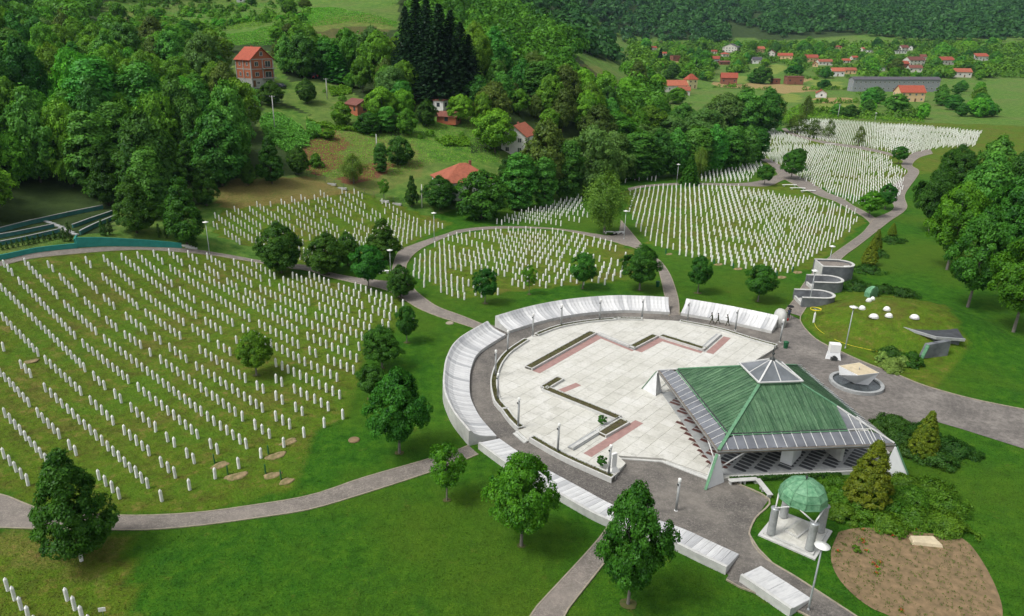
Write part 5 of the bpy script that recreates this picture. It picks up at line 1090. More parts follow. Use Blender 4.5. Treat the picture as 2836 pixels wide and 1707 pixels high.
MID = [(980, 326, 262, 54, 'bright_a', 'bright round tree in the meadow below the sheds'), (1028, 304, 240, 52, 'linden_b', 'dark tree beside the bright one in the meadow'), (962, 396, 330, 66, 'hedge_tree', 'dark round bush in the meadow'), (918, 416, 345, 36, 'poplar', 'slim tree beside the meadow pole'), (852, 442, 372, 70, 'birch', 'pale birch on the brown earth'), (925, 482, 432, 30, 'young', 'small orchard tree at the fence'),
       (992, 498, 425, 34, 'linden_c', 'narrow orchard tree left of the tiled house'), (1192, 368, 263, 104, 'bright_b', 'large bright walnut left of the white house'), (822, 302, 246, 56, 'bright_a', 'bright bush left of the brick shed'), (920, 300, 210, 84, 'bright_b', 'large bright tree right of the brick shed'), (890, 320, 270, 70, 'hedge_tree', 'dark creeper covered tree in front of the brick shed'), (1110, 300, 228, 66, 'bright_b', 'bright tree right of the little shed'), (1108, 240, 185, 30, 'bright_a', 'pointed light tree below the spruces'),
       (1060, 505, 425, 84, 'linden_b', 'dark tree hiding the left of the tiled house'), (1160, 528, 412, 128, 'hedge_tree', 'broad dark tree in front of the tiled house'), (1250, 505, 370, 84, 'poplar', 'tall dark tree right of the tiled house'), (1310, 480, 292, 120, 'olive_a', 'yellowish tree in front of the white house'), (1215, 470, 385, 60, 'linden_c', 'dark tree between the two houses'), (1310, 500, 380, 60, 'poplar', 'second tall dark tree right of the tiled house'), (1365, 480, 340, 76, 'poplar', 'third tall dark tree of the grove'),
       (655, 255, 195, 62, 'linden_b', 'round tree below the brick house'), (740, 250, 190, 50, 'linden_b', 'dark tree right of the brick house'), (790, 335, 310, 40, 'bright_a', 'low bright shrub on the brown earth'), (760, 400, 370, 40, 'bush', 'low bush on the brown earth edge'), (575, 330, 190, 110, 'bright_b', 'light green tree left of the electricity pole'), (545, 250, 150, 70, 'olive_a', 'tall pale tree left of the brick house')]
for a in MID: tree(*a, g_m)
g_g = 'trees of the grove behind the burial fields'; ORD = ['first', 'second', 'third', 'fourth', 'fifth', 'sixth', 'seventh', 'eighth', 'ninth', 'tenth', 'eleventh', 'twelfth']
for i, (bx, by, ty, w, key) in enumerate([(1420, 470, 305, 125, 'willow_a'), (1470, 440, 318, 110, 'willow_a'), (1530, 432, 318, 100, 'poplar'), (1580, 428, 312, 96, 'broad_1'), (1622, 424, 310, 70, 'broad_1'), (1670, 420, 306, 82, 'poplar'), (1715, 415, 302, 72, 'broad_1'), (1755, 408, 305, 66, 'poplar'), (1795, 402, 305, 62, 'broad_1'), (1820, 390, 308, 52, 'poplar'), (1550, 425, 345, 40, 'birch_thin'), (1680, 430, 355, 46, 'birch'),
        (1540, 370, 300, 90, 'willow_a'), (1610, 360, 280, 100, 'willow_a'), (1690, 345, 262, 100, 'willow_a'), (1640, 330, 250, 80, 'broad_3'), (1740, 325, 225, 100, 'willow_a'), (1790, 325, 215, 100, 'broad_1'), (1840, 320, 215, 84, 'broad_1'), (1560, 330, 255, 90, 'broad_0'), (1480, 350, 270, 100, 'broad_0'), (1870, 300, 230, 40, 'birch_thin'), (1940, 290, 230, 34, 'birch_thin'), (1920, 320, 275, 60, 'birch_thin')]):
    tree(bx, by, ty, w, key, {'w': 'pale round willow', 'p': 'tall dark poplar', 'b': 'dark leafy tree'}[key[0]] + (' in the front row of the grove, %s from the left' if i < 12 else ' deeper in the grove, %s of the rear rows') % ORD[i if i < 12 else i - 12], g_g)
for i, (bx, by, ty, w) in enumerate([(1005, 222, -14, 140), (1058, 236, 4, 150), (1108, 242, 50, 130), (980, 212, 10, 110), (1085, 226, 20, 130), (1030, 226, -6, 140), (1128, 236, 80, 100)]):
    tree(bx, by, ty, w, 'spruce_a' if i % 2 == 0 else 'spruce_b', 'black spruce of the dark clump on the hillside, ' + ['second from the left', 'fifth from the left', 'second from the right', 'leftmost', 'third from the right', 'third from the left', 'rightmost'][i], 'black spruces on the hillside', 'spruce_tree')
for o in [o for o in bpy.data.objects if o.get('group') == g_n and o.location.y < 125]:      # bare earth round the trunks
    q = random.Random(int(o.location.x * 10)); rr_ = q.uniform(0.3, 0.6); x, y = o.location.x, o.location.y
    m = MB(); ring = [(x + rr_ * (1 + 0.25 * q.random()) * math.cos(a), y + rr_ * 0.9 * (1 + 0.25 * q.random()) * math.sin(a)) for a in np.linspace(0, 6.283, 15)[:-1]]; m.add([(a, b, hgt(a, b) + 0.075) for a, b in ring], [tuple(range(14))]); tag(m.build('bare_earth', M['bare'], fix=False), 'bare earth round a tree trunk', 'earth', kind='structure')
g_h = 'trees and hedges of the high meadow'
hm = random.Random(15)
for i, (x, y, h_, w_) in enumerate([(790, 250, 160, 150), (1350, 330, 180, 230), (1420, 250, 110, 130), (2090, 110, 110, 130), (2200, 70, 80, 100), (860, 150, 130, 120), (1130, 160, 60, 60), (600, 130, 110, 120), (330, 200, 150, 140), (480, 170, 130, 120), (700, 60, 90, 100), (1820, 40, 55, 70), (1990, 300, 110, 120), (2150, 330, 150, 140), (2080, 250, 80, 90), (120, 130, 120, 140), (230, 60, 90, 110), (1650, 380, 90, 90)]):
    q0 = cr(1, x, y); tree(q0[0], q0[1], cr(1, x, y - h_)[1], w_ / 2.6035, ('broad_0', 'broad_1', 'bright_b', 'broad_2', 'olive_a')[i % 5], 'leafy tree standing in the high terraced meadow', g_h, 'meadow_tree', 1.0)
for i in range(64):
    t = i / 64.0
    if i < 44: x = 930 + 1300 * t * 64 / 44; y = 190 + 18 * math.sin(t * 9) - (60 * max(0, (x - 1600) / 640)) + hm.uniform(-10, 10)
    else: x = 960 + 900 * hm.random(); y = 110 + hm.uniform(-60, 30)
    p = GC(1, x, y); tree_at(p, 'bush', hm.uniform(1.4, 3.4), hm.uniform(3, 6), 'low bush of the hedges crossing the high meadow', 'bushes of the high meadow hedges', 'meadow_bush', 'bush')
DESC = {'broad': 'rounded leafy tree', 'bright': 'light green leafy tree', 'willow': 'pale grey green tree', 'olive': 'yellowish leafy tree', 'poplar': 'tall narrow tree', 'conifer': 'pointed dark conifer'}
# the wooded hillside, tree by tree where single crowns can be told apart
WR = np.random.RandomState(77); cand = []
while len(cand) < 9000:
    x = WR.uniform(-215, 130); y = WR.uniform(70, 480); cand.append((x, y))
cand = np.array(cand); cz = hgt_np(cand[:, 0], cand[:, 1]); ca_ = CAMH - cz; cdp = cand[:, 1] * C_ + ca_ * S_
cpx, cpy = CX + F * cand[:, 0] / cdp, CY + F * (ca_ * C_ - cand[:, 1] * S_) / cdp
ok = (cand[:, 0] < edge_x(cand[:, 1]) - 9) & (cz > 1.5) & ~clear_np(cpx, cpy) & (cpx > -160) & (cpx < 2300) & (cpy > -90) & (cpy < 640) & (cdp > 60)
occ = [o.location.copy() for o in bpy.data.objects if o.get('category') == 'tree']
pts = []; grid = {}
def near_ok(x, y, dmin):
    gx, gy = int(x // 6), int(y // 6)
    for a in range(gx - 2, gx + 3):
        for b in range(gy - 2, gy + 3):
            for q in grid.get((a, b), ()):
                if (q[0] - x) ** 2 + (q[1] - y) ** 2 < dmin * dmin: return False
    return True
SEE = [(640, 128, 750, 232), (965, 268, 1030, 315), (1205, 275, 1270, 340), (1415, 340, 1470, 420), (740, 262, 775, 360), (1210, 435, 1345, 500)]   # houses and the pole that stand clear of the wood
for o in occ: grid.setdefault((int(o.x // 6), int(o.y // 6)), []).append((o.x, o.y))
for i in np.where(ok)[0]:
    x, y = cand[i]; dmin = 5.0 if cdp[i] < 260 else 6.0
    hp_ = 10.5 * F / cdp[i]; wp_ = 4.0 * F / cdp[i]
    if clear_np(np.array([cpx[i], cpx[i], cpx[i] - wp_, cpx[i] + wp_]), np.array([cpy[i] - hp_ * 0.92, cpy[i] - hp_ * 0.55, cpy[i] - hp_ * 0.5, cpy[i] - hp_ * 0.5])).any(): continue
    if any(x0_ - wp_ < cpx[i] < x1_ + wp_ and y0_ < cpy[i] and cpy[i] - hp_ < y1_ for x0_, y0_, x1_, y1_ in SEE): continue
    if near_ok(x, y, dmin): grid.setdefault((int(x // 6), int(y // 6)), []).append((x, y)); pts.append((cdp[i], x, y, cz[i], cpx[i], cpy[i]))
pts.sort(); n_ind = 0; far_pts = []
for d, x, y, z, px_, py_ in pts:
    if n_ind < 260:
        w = R.uniform(4.5, 11.0) if R.random() < 0.75 else R.uniform(9, 13); h = min(17, w * R.uniform(0.95, 1.7))
        t = R.random(); key = 'broad_%d' % R.randrange(4) if t < 0.58 else ('bright_b' if t < 0.76 else ('willow_a' if t < 0.82 else ('olive_a' if t < 0.92 else ('poplar' if t < 0.97 else 'conifer'))))
        if d < 190 and px_ < 700: key = ('broad_1', 'broad_3', 'broad_0', 'broad_2', 'poplar', 'broad_1')[n_ind % 6]; h *= 1.15
        tree_at((x, y, z), key, h, w, DESC[key.split('_')[0]] + ' in the wood, ' + ('high on the slope ' if py_ < 180 else ('on the middle slope ' if py_ < 380 else 'low on the slope ')) + ('at the far left' if px_ < 350 else ('left of the brick house' if px_ < 700 else ('above the meadow' if px_ < 1100 else ('right of the spruces' if px_ < 1500 else 'towards the valley')))), 'broadleaf trees of the hillside wood', 'forest_tree'); n_ind += 1
    else: far_pts.append((x, y, z, R.uniform(6, 10)))
# the rest of that wood and the far mountain: one mass of crowns
def blob_wood(P, leaf_n, rs, mat, size):
    P = np.array(P); n = len(P); k = np.repeat(np.arange(n), leaf_n); m = len(k)
    d = rs.randn(m, 3); d[:, 2] = np.abs(d[:, 2]) * 0.9 - 0.15; d /= np.linalg.norm(d, axis=1)[:, None]
    R_ = P[:, 3] / 2; lum = 1 + 0.25 * np.sin(d[:, 0] * 5 + k) * np.cos(d[:, 1] * 6 + 2 * k)
    c = P[k, :3] + d * (R_[k] * lum)[:, None] * np.array([1, 1, 1.15]) + np.array([0, 0, 1]) * (R_[k] * 0.75)[:, None]
    nor = d + rs.randn(m, 3) * 0.4 + np.array([0, 0, 0.3]); ti = np.clip(rs.rand(n)[k] * 0.75 + rs.rand(m) * 0.2, 0, 1)
    return leaves(c, nor, size * R_[k] * rs.uniform(0.7, 1.3, m), ti, rs, mat, 0.75, 'wood', 0.2)
rs = np.random.RandomState(5)
fp_ = far_pts + [(x, y, z, s) for x, y, z, s in far_pts[::1]]
o = link('hillside_wood', blob_wood(far_pts, 260, rs, M['far'], 0.16)); tag(o, 'leafy wood covering the upper hillside and ridge', 'wood', kind='stuff')
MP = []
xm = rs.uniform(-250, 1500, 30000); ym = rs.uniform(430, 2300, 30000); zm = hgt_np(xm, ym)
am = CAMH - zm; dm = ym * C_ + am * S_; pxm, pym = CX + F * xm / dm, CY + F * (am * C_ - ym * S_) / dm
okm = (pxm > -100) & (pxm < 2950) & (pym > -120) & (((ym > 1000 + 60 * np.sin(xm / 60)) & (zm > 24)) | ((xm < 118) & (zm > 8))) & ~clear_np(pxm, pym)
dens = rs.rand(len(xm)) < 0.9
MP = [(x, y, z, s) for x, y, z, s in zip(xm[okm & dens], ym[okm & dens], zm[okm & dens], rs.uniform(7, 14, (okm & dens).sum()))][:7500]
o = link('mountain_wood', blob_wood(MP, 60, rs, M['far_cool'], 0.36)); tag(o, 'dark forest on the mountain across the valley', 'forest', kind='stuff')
print('trees', n_ind, len(far_pts), len(MP))
# ------------------------------------------------------------------ houses
def gable_roof(m, L, W, z, h, ov=0.45, th=0.16):
    y = W / 2 + ov; s = h / (W / 2); x = L / 2 + ov; ze = z - ov * s
    for sg in (-1, 1):
        vs = [(-x, sg * y, ze), (x, sg * y, ze), (x, 0, z + h), (-x, 0, z + h)]; vt = [(a, b, c + th) for a, b, c in vs]
        m.add(vs + vt, [(3, 2, 1, 0), (4, 5, 6, 7), (0, 1, 5, 4), (1, 2, 6, 5), (2, 3, 7, 6), (3, 0, 4, 7)])
def hip_roof(m, L, W, z, h, ov=0.45, th=0.14):
    x, y = L / 2 + ov, W / 2 + ov; r = max(0.15, (L - W) / 2 + 0.1); b = [(-x, -y, z - 0.1), (x, -y, z - 0.1), (x, y, z - 0.1), (-x, y, z - 0.1)]; t = [(p[0], p[1], p[2] + th) for p in b]; rd = [(-r, 0, z + h), (r, 0, z + h)]
    m.add(b + t + rd, [(3, 2, 1, 0), (0, 1, 5, 4), (1, 2, 6, 5), (2, 3, 7, 6), (3, 0, 4, 7), (4, 5, 9, 8), (5, 6, 9), (6, 7, 8, 9), (7, 4, 8)])
def window(root, c, w, h, axis, detail=True):
    """axis: outward normal 'x+','x-','y+','y-' ; c: centre on the wall face"""
    sg = 1 if axis[1] == '+' else -1; d = (0.06, w, h) if axis[0] == 'x' else (w, 0.06, h); off = Vector((sg * 0.02, 0, 0)) if axis[0] == 'x' else Vector((0, sg * 0.02, 0)); c = Vector(c)
    m = MB(); m.box(c + off, d); win = m.build('window', M['window'], root)
    if detail:
        m = MB(); t = 0.09
        for a, b in (((0, h / 2), (w + t, t)), ((0, -h / 2), (w + t, t)), ((-w / 2, 0), (t, h)), ((w / 2, 0), (t, h)), ((0, 0), (t * 0.7, h))):
            cc_ = c + off * 2.2 + (Vector((0, a[0], a[1])) if axis[0] == 'x' else Vector((a[0], 0, a[1]))); m.box(cc_, (0.07, b[0], b[1]) if axis[0] == 'x' else (b[0], 0.07, b[1]))
        m.build('frame', M['window_frame'], win)
    return win
def house(p, yaw, L, W, wh, rh, wall, roof, label, kind='gable', storeys=1, chimney=True, detail=False, name='house', group=None, door=True):
    r = empty(name, (p[0], p[1], p[2] - 0.1), yaw); tag(r, label, 'house', group)
    m = MB()
    if kind == 'gable': m.loft([[(x, -W / 2, -0.5), (x, W / 2, -0.5), (x, W / 2, wh), (x, 0, wh + rh - 0.02), (x, -W / 2, wh)] for x in (-L / 2, L / 2)])
    else: m.box((0, 0, wh / 2 - 0.25), (L, W, wh + 0.5))
    m.build('wall', M[wall], r)
    m = MB()
    if kind == 'gable': gable_roof(m, L, W, wh, rh)
    elif kind == 'hip': hip_roof(m, L, W, wh, rh)
    else: m.box((0, 0, wh + 0.12), (L + 0.5, W + 0.5, 0.24))
    ro = m.build('roof', M[roof], r)
    if chimney:
        m = MB(); m.box((L * 0.18, W * 0.12, wh + rh * 0.9), (0.55, 0.55, 1.3)); m.build('chimney', M['brick_dark'], ro)
    for s in range(storeys):
        z = wh * (s + 0.55) / storeys; n = max(1, int(L / 3.2))
        for k in range(n):
            x = -L / 2 + L * (k + 0.5) / n
            if door and s == 0 and k == n // 2 and n > 1:
                m = MB(); m.box((x, -W / 2 - 0.02, 1.05), (1.0, 0.08, 2.1)); m.build('door', M['wood'], r)
            else: window(r, (x, -W / 2, z), 1.1, 1.2, 'y-', detail)
        n2 = max(1, int(W / 3.5))
        for k in range(n2):
            y = -W / 2 + W * (k + 0.5) / n2
            window(r, (L / 2, y, z), 1.1, 1.2, 'x+', detail); window(r, (-L / 2, y, z), 1.1, 1.2, 'x-', detail)
    return r
# unfinished brick house on the slope
bp_ = Vector(depth_pt(709, 226, 234)); bp_.z = hgt(bp_.x, bp_.y)
BH = empty('brick_house', (bp_.x, bp_.y, bp_.z - 0.3), math.radians(-44)); tag(BH, 'unfinished three storey orange brick house with red roof on the slope', 'house')
BL, BW, BZ = 9.0, 8.0, 8.4
m = MB(); m.box((0, 0, 0.9), (BL, BW, 2.8)); m.build('basement', M['concrete'], BH)
m = MB(); m.loft([[(x, -BW / 2 + 0.02, 2.3), (x, BW / 2 - 0.02, 2.3), (x, BW / 2 - 0.02, BZ), (x, 0, BZ + 3.3), (x, -BW / 2 + 0.02, BZ)] for x in (-BL / 2 + 0.02, BL / 2 - 0.02)]); m.build('wall', M['brick'], BH)
m = MB(); gable_roof(m, BL, BW, BZ, 3.4, 0.5); ro = m.build('roof', M['roof_red'], BH)
m = MB(); m.box((-2, 0.8, BZ + 3.2), (0.6, 0.6, 1.2)); m.build('chimney', M['brick'], ro)
for z in (2.4, 5.35, BZ - 0.1):
    m = MB(); m.box((0, 0, z), (BL + 0.06, BW + 0.06, 0.26)); m.build('floor_band', M['concrete'], BH)
for x in (-BL / 2, 0, BL / 2):
    for y in (-BW / 2, BW / 2):
        m = MB(); m.box((x, y, 5.3), (0.32, 0.32, 6.0)); m.build('concrete_post', M['concrete'], BH)
m = MB(); m.box((BL / 2, 0.2, 5.3), (0.34, 0.3, 6.0)); m.build('concrete_post', M['concrete'], BH)
for z in (2.55, 5.5):
    m = MB(); m.box((BL / 2 + 0.7, 2.0, z - 0.02), (1.5, 4.4, 0.2)); bl = m.build('balcony', M['concrete'], BH)
    m = MB(); m.box((BL / 2 + 1.42, 2.0, z + 1.0), (0.05, 4.4, 0.06)); [m.box((BL / 2 + 1.42, -0.1 + 0.42 * k, z + 0.55), (0.04, 0.04, 0.95)) for k in range(11)]; m.build('railing', M['dark_metal'], bl)
for y, z, w, h in ((-2.0, 3.8, 1.3, 1.2), (2.1, 3.6, 2.2, 1.7), (-2.0, 6.9, 1.3, 1.3), (2.1, 6.8, 1.9, 1.8), (0, 9.9, 1.0, 1.2), (-1.8, 1.2, 1.0, 0.8), (1.5, 1.2, 1.4, 1.0)): window(BH, (BL / 2, y, z), w, h, 'x+')
for x, z in ((-2.2, 3.8), (2.2, 3.8), (-2.2, 6.9), (2.2, 6.9)): window(BH, (x, -BW / 2, z), 1.0, 1.1, 'y-')
m = MB(); m.box((BL / 2 + 0.03, -3.2, 1.0), (0.08, 0.9, 2.0)); m.build('door', M['wood'], BH)
# tiled hip roof house among the dark trees
p = Vector(depth_pt(1282, 520, 176)); p.z = hgt(p.x, p.y); house(p, math.radians(18), 12.5, 11.0, 3.8, 3.6, 'wall_white', 'roof_orange', 'white house with a hipped red tile roof among the dark trees', 'hip', 1, True, True)
p = Vector(depth_pt(1436, 420, 212)); p.z = hgt(p.x, p.y); wh = house(p, math.radians(66), 9.0, 7.5, 5.4, 2.8, 'wall_white', 'roof_orange', 'tall white house with a red roof behind the walnut tree', 'gable', 2, True, True)
for k in range(6):
    m = MB(); m.box((-4.9 - 0.3 * k, -1.5, 0.9 - 0.18 * k), (0.3, 1.6, 0.18)); m.build('entrance_step', M['concrete'], wh)
p = GC(2, 375, 812); sh1 = house(p, math.radians(-52), 7.0, 5.0, 2.7, 1.3, 'brick', 'roof_brown', 'brick shed with a brown tile roof in the meadow', 'gable', 1, False, False, 'shed', door=False)
p = GC(2, 1022, 880); house(p, math.radians(-20), 6.0, 4.0, 2.0, 1.1, 'brick', 'roof_brown', 'low brick shed beside the bright tree', 'gable', 1, False, False, 'shed', door=False)
p = GC(2, 965, 785); house(p, math.radians(-30), 3.6, 3.0, 2.6, 0.6, 'wall_white', 'roof_brown', 'small white hut above the low brick shed', 'flat', 1, False, False, 'shed', door=False)
p = GC(1, 1740, 14); house(p, math.radians(10), 5, 3, 2.0, 0.8, 'wall_white', 'roof_grey', 'tiny white hut in the high meadow', 'gable', 1, False, False, 'shed', door=False)
# the village in the valley: centre x, foot y, apparent width, apparent height (all in the third close-up), wall, roof
VIL = [(432, 672, 200, 85, 'wall_pale', 'roof_orange', 'gable', 5, 1, 'long house with orange tile roof at the left of the village'), (510, 690, 85, 62, 'wall_pale', 'roof_orange', 'gable', -8, 1, 'orange roofed wing in front of the long house'), (557, 640, 88, 100, 'wall_yellow', 'roof_red', 'hip', 20, 2, 'yellow two storey house with hipped red roof'),
       (838, 612, 122, 80, 'brick_dark', 'roof_red', 'gable', -14, 1, 'bare brick house with red roof beside the tan field'), (1170, 608, 56, 40, 'brick_dark', 'roof_brown', 'flat', 5, 1, 'small flat brick shed by the tan field'), (1310, 612, 118, 60, 'brick_dark', 'roof_brown', 'flat', -6, 1, 'unfinished flat brick house by the tan field'),
       (1507, 705, 78, 54, 'wall_white', 'roof_red', 'gable', 70, 1, 'little white cabin with red roof alone in the field'), (2030, 662, 620, 112, 'wall_grey', 'roof_grey', 'gable', -3, 2, 'long grey block building with grey roof'), (2155, 735, 175, 112, 'wall_peach', 'roof_red', 'gable', -6, 2, 'peach house with bright red roof in front of the long grey building'),
       (1620, 552, 92, 58, 'wall_white', 'roof_orange', 'gable', -10, 1, 'white house with orange roof and blue awning'), (1708, 535, 84, 42, 'wall_peach', 'roof_orange', 'gable', -8, 1, 'low orange roofed house beside the white one'), (860, 382, 118, 56, 'wall_pale', 'roof_grey', 'gable', 60, 2, 'pale pink house with grey roof below the mountain'), (803, 412, 56, 32, 'wall_pale', 'roof_red', 'hip', 10, 1, 'small hipped red roof below the pink house'),
       (1057, 382, 68, 42, 'wall_peach', 'roof_orange', 'gable', 15, 1, 'peach house with orange roof below the mountain'), (735, 455, 70, 46, 'wall_grey', 'roof_red', 'gable', -25, 1, 'grey house with bright red roof left in the village'), (1035, 460, 68, 45, 'wall_white', 'roof_grey', 'gable', -8, 1, 'white house with grey roof mid village'), (1145, 412, 56, 48, 'wall_pale', 'roof_brown', 'gable', 60, 2, 'narrow pale house with brown roof'),
       (1245, 428, 110, 42, 'wall_peach', 'roof_red', 'gable', -18, 1, 'long red roofed house mid village'), (1430, 448, 96, 50, 'wall_peach', 'roof_red', 'gable', 6, 1, 'wide red roofed house right of mid village'), (1530, 472, 100, 40, 'wall_pale', 'roof_orange', 'gable', -5, 1, 'low house with an orange roof right of mid village'), (1675, 456, 58, 30, 'wall_pale', 'roof_red', 'gable', 0, 1, 'red roofed cottage behind the blue awning house'),
       (1740, 432, 50, 26, 'wall_pale', 'roof_red', 'gable', 8, 1, 'smaller red roofed cottage farther right'), (1620, 354, 44, 22, 'wall_peach', 'roof_red', 'hip', 0, 1, 'tiny hipped house at the foot of the mountain'), (1795, 370, 42, 26, 'wall_pale', 'roof_orange', 'gable', 40, 1, 'tiny orange gabled house at the foot of the mountain'), (2095, 372, 62, 42, 'wall_pale', 'roof_brown', 'gable', 10, 2, 'pale house with brown roof at the far right'),
       (2145, 364, 36, 32, 'wall_white', 'roof_grey', 'gable', 60, 1, 'narrow white house at the far right'), (2060, 388, 100, 18, 'wall_white', 'roof_grey', 'flat', 0, 1, 'long low white shed at the far right'), (2180, 475, 122, 60, 'wall_pale', 'roof_brown', 'gable', 6, 2, 'large brown roofed house at the right edge'), (2088, 490, 82, 46, 'brick_dark', 'roof_red', 'gable', 12, 1, 'brick house with red roof at the right edge'), (2180, 522, 92, 48, 'wall_pale', 'roof_brown', 'gable', -10, 1, 'pink house with brown roof below the large one'),
       (1930, 512, 50, 20, 'wall_white', 'roof_grey', 'flat', 0, 1, 'white tin shed between the trees'), (445, 442, 64, 40, 'brick_dark', 'roof_brown', 'flat', 15, 1, 'open brick shell on the left slope'), (285, 362, 44, 22, 'wall_pale', 'roof_red', 'gable', 0, 1, 'red roof peeping over the ridge trees'), (725, 388, 40, 24, 'wall_pale', 'roof_red', 'gable', -5, 1, 'small red roof left of the pink house'), (800, 468, 72, 22, 'brick_dark', 'roof_brown', 'gable', 0, 1, 'low brown outbuilding beside the grey house'),
       (1458, 482, 40, 32, 'wall_peach', 'roof_red', 'gable', 70, 1, 'gabled red annex right of mid village'), (2228, 436, 44, 40, 'wall_pale', 'roof_brown', 'gable', 0, 1, 'pale house cut by the right edge of the photograph'), (1850, 380, 40, 16, 'wall_white', 'roof_grey', 'flat', 0, 1, 'white van sized hut under the mountain'), (365, 402, 28, 18, 'wall_pale', 'roof_red', 'gable', 0, 1, 'tiny red roof on the ridge'),
       (2400, 470, 110, 55, 'wall_pale', 'roof_red', 'gable', 8, 1, 'red roofed house past the right edge, upper'), (2520, 560, 130, 60, 'wall_pale', 'roof_orange', 'gable', -12, 1, 'orange roofed house past the right edge, lower'), (2650, 440, 100, 50, 'wall_white', 'roof_red', 'gable', 5, 1, 'white house past the right edge')]
VB = []
for cx_, by, wpx, hpx, wall, roof, kind, yaw, st, lab in VIL:
    p = GC(3, cx_, by); d = project(p.x, p.y, p.z)[2]; sc_ = d / F / 2.6035; w = wpx * sc_; h = hpx * sc_ * 1.0
    y_ = math.radians(yaw); L = w / max(0.5, abs(math.cos(y_)) + 0.55 * abs(math.sin(y_))); W = min(L * 0.75, 11.0) if L < 40 else 8.5
    if abs(yaw) > 45: L, W = max(6.0, w * 0.9), w * 0.85
    whh = h * (0.6 if kind != 'flat' else 0.9); rh = max(1.2, h * 0.38) if L < 40 else 1.6; whh = whh if L < 40 else h * 0.75
    p = p + Vector((0, W / 2, 0)); p.z = hgt(p.x, p.y)
    house(p, y_, L, W, max(2.4, whh), rh, wall, roof, lab, kind, st, kind == 'gable' and wpx > 50, wpx > 150, 'village_house', 'houses of the village')
    VB.append((cx_, by, wpx, hpx))
# trees between the village houses
g_v = 'trees between the village houses'; vr = random.Random(9); cnt = 0
def in_front(cx_, by, wp):
    return any(abs(cx_ - b[0]) < (b[2] + wp) * 0.45 and by > b[1] - 10 and by - wp * 1.1 < b[1] - 0.35 * b[3] for b in VB)
VT = [(1060, 605, 150, 120, 'hedge_tree'), (1000, 600, 90, 80, 'broad_1'), (1810, 655, 100, 95, 'broad_0'), (1870, 745, 170, 110, 'broad_1'), (2030, 805, 180, 120, 'broad_3'), (1600, 838, 90, 90, 'broad_1'), (1700, 850, 130, 90, 'broad_3'), (1300, 545, 130, 70, 'hedge_tree'), (2020, 540, 110, 110, 'olive_a'), (1870, 540, 100, 70, 'broad_0'), (160, 660, 150, 200, 'olive_a'), (300, 720, 150, 170, 'broad_0'), (90, 730, 160, 160, 'broad_2'), (450, 750, 150, 110, 'broad_0'), (1390, 832, 70, 130, 'birch_thin'), (1515, 640, 100, 60, 'hedge_tree'), (2225, 860, 90, 110, 'broad_0'), (1500, 735, 34, 28, 'bush'), (1465, 735, 22, 22, 'bush'),
      (870, 470, 60, 60, 'broad_0'), (950, 460, 60, 75, 'broad_1'), (1090, 480, 80, 50, 'broad_2'), (600, 450, 90, 80, 'broad_1'), (560, 500, 110, 90, 'broad_3'), (680, 530, 120, 100, 'broad_0'), (880, 520, 90, 50, 'broad_0'), (1790, 440, 70, 60, 'broad_1'), (330, 460, 60, 110, 'spruce_b'), (590, 520, 36, 90, 'spruce_a'), (1980, 375, 40, 60, 'spruce_b')]
def vtree(cx_, by, wp, hp, key, lab):
    p = GC(3, cx_, by); d = project(p.x, p.y, p.z)[2]; s = d / F / 2.6035
    hb = min(VIL, key=lambda b: (b[0] - cx_) ** 2 + 2.5 * (b[1] - by) ** 2); rel = 'behind' if by < hb[1] - 14 else ('left of' if cx_ < hb[0] - 20 else ('right of' if cx_ > hb[0] + 20 else 'in front of'))
    hn = hb[9].split(' with ')[0].split(' beside ')[0].split(' below ')[0].split(' mid ')[0].split(' at ')[0]
    return tree_at(p, key, hp * s * 1.02, wp * s, 'leafy tree standing ' + rel + ' the ' + hn, g_v, 'village_tree')
for i, (a, b, c, d, k) in enumerate(VT): vtree(a, b, c, d, k, 'leafy tree in the gardens and fields before the village')
while cnt < 150:
    cx_ = vr.uniform(200, 2750); by = vr.uniform(345, 590) if vr.random() < 0.75 else vr.uniform(590, 850); wp = vr.uniform(42, 85) * (0.55 + by / 700)
    if by > 590 and (cx_ < 1780 or cx_ > 2750): continue
    if in_front(cx_, by, wp): continue
    if 700 < cx_ < 1500 and by > 520: continue
    vtree(cx_, by, wp, wp * vr.uniform(0.8, 1.15), 'broad_%d' % vr.randrange(4), 'leafy tree standing between the houses of the village'); cnt += 1

# hedges and woods between the gardens, one leafy mass
vp = []; rs = np.random.RandomState(31)
vx = rs.uniform(60, 900, 26000); vy = rs.uniform(380, 1080, 26000); vz = hgt_np(vx, vy); va = CAMH - vz; vd = vy * C_ + va * S_
vcx = (CX + F * vx / vd - CROP[3][0]) * 2.6035; vcy = (CY + F * (va * C_ - vy * S_) / vd) * 2.6035
for x, y, z, cx_, by, d in zip(vx, vy, vz, vcx, vcy, vd):
    if not (120 < cx_ < 3000 and 325 < by < 565) or len(vp) > 2600: continue
    w = vr.uniform(3.5, 9.0); wp = w / (d / F / 2.6035)
    if in_front(cx_, by, wp) or (math.sin(cx_ / 95.0) * math.cos(by / 28.0) > 0.72 and by > 400) or (960 < cx_ < 1250 and 460 < by < 545) or (by > 530 and 700 < cx_ < 1480): continue
    vp.append((x, y, z - 0.5, w))
for (x0, y0, x1, y1, n_) in ((700, 742, 1180, 745, 14), (1360, 655, 1700, 648, 16), (1440, 748, 1760, 746, 14), (1400, 812, 2239, 858, 40), (720, 632, 1150, 652, 16), (1260, 560, 1480, 575, 12), (1760, 690, 2239, 830, 26)):
    for i in range(n_):
        f = (i + vr.random()) / n_; p = GC(3, x0 + (x1 - x0) * f, y0 + (y1 - y0) * f + vr.uniform(-4, 4)); vp.append((p.x, p.y, p.z - 0.4, vr.uniform(1.5, 4.5)))
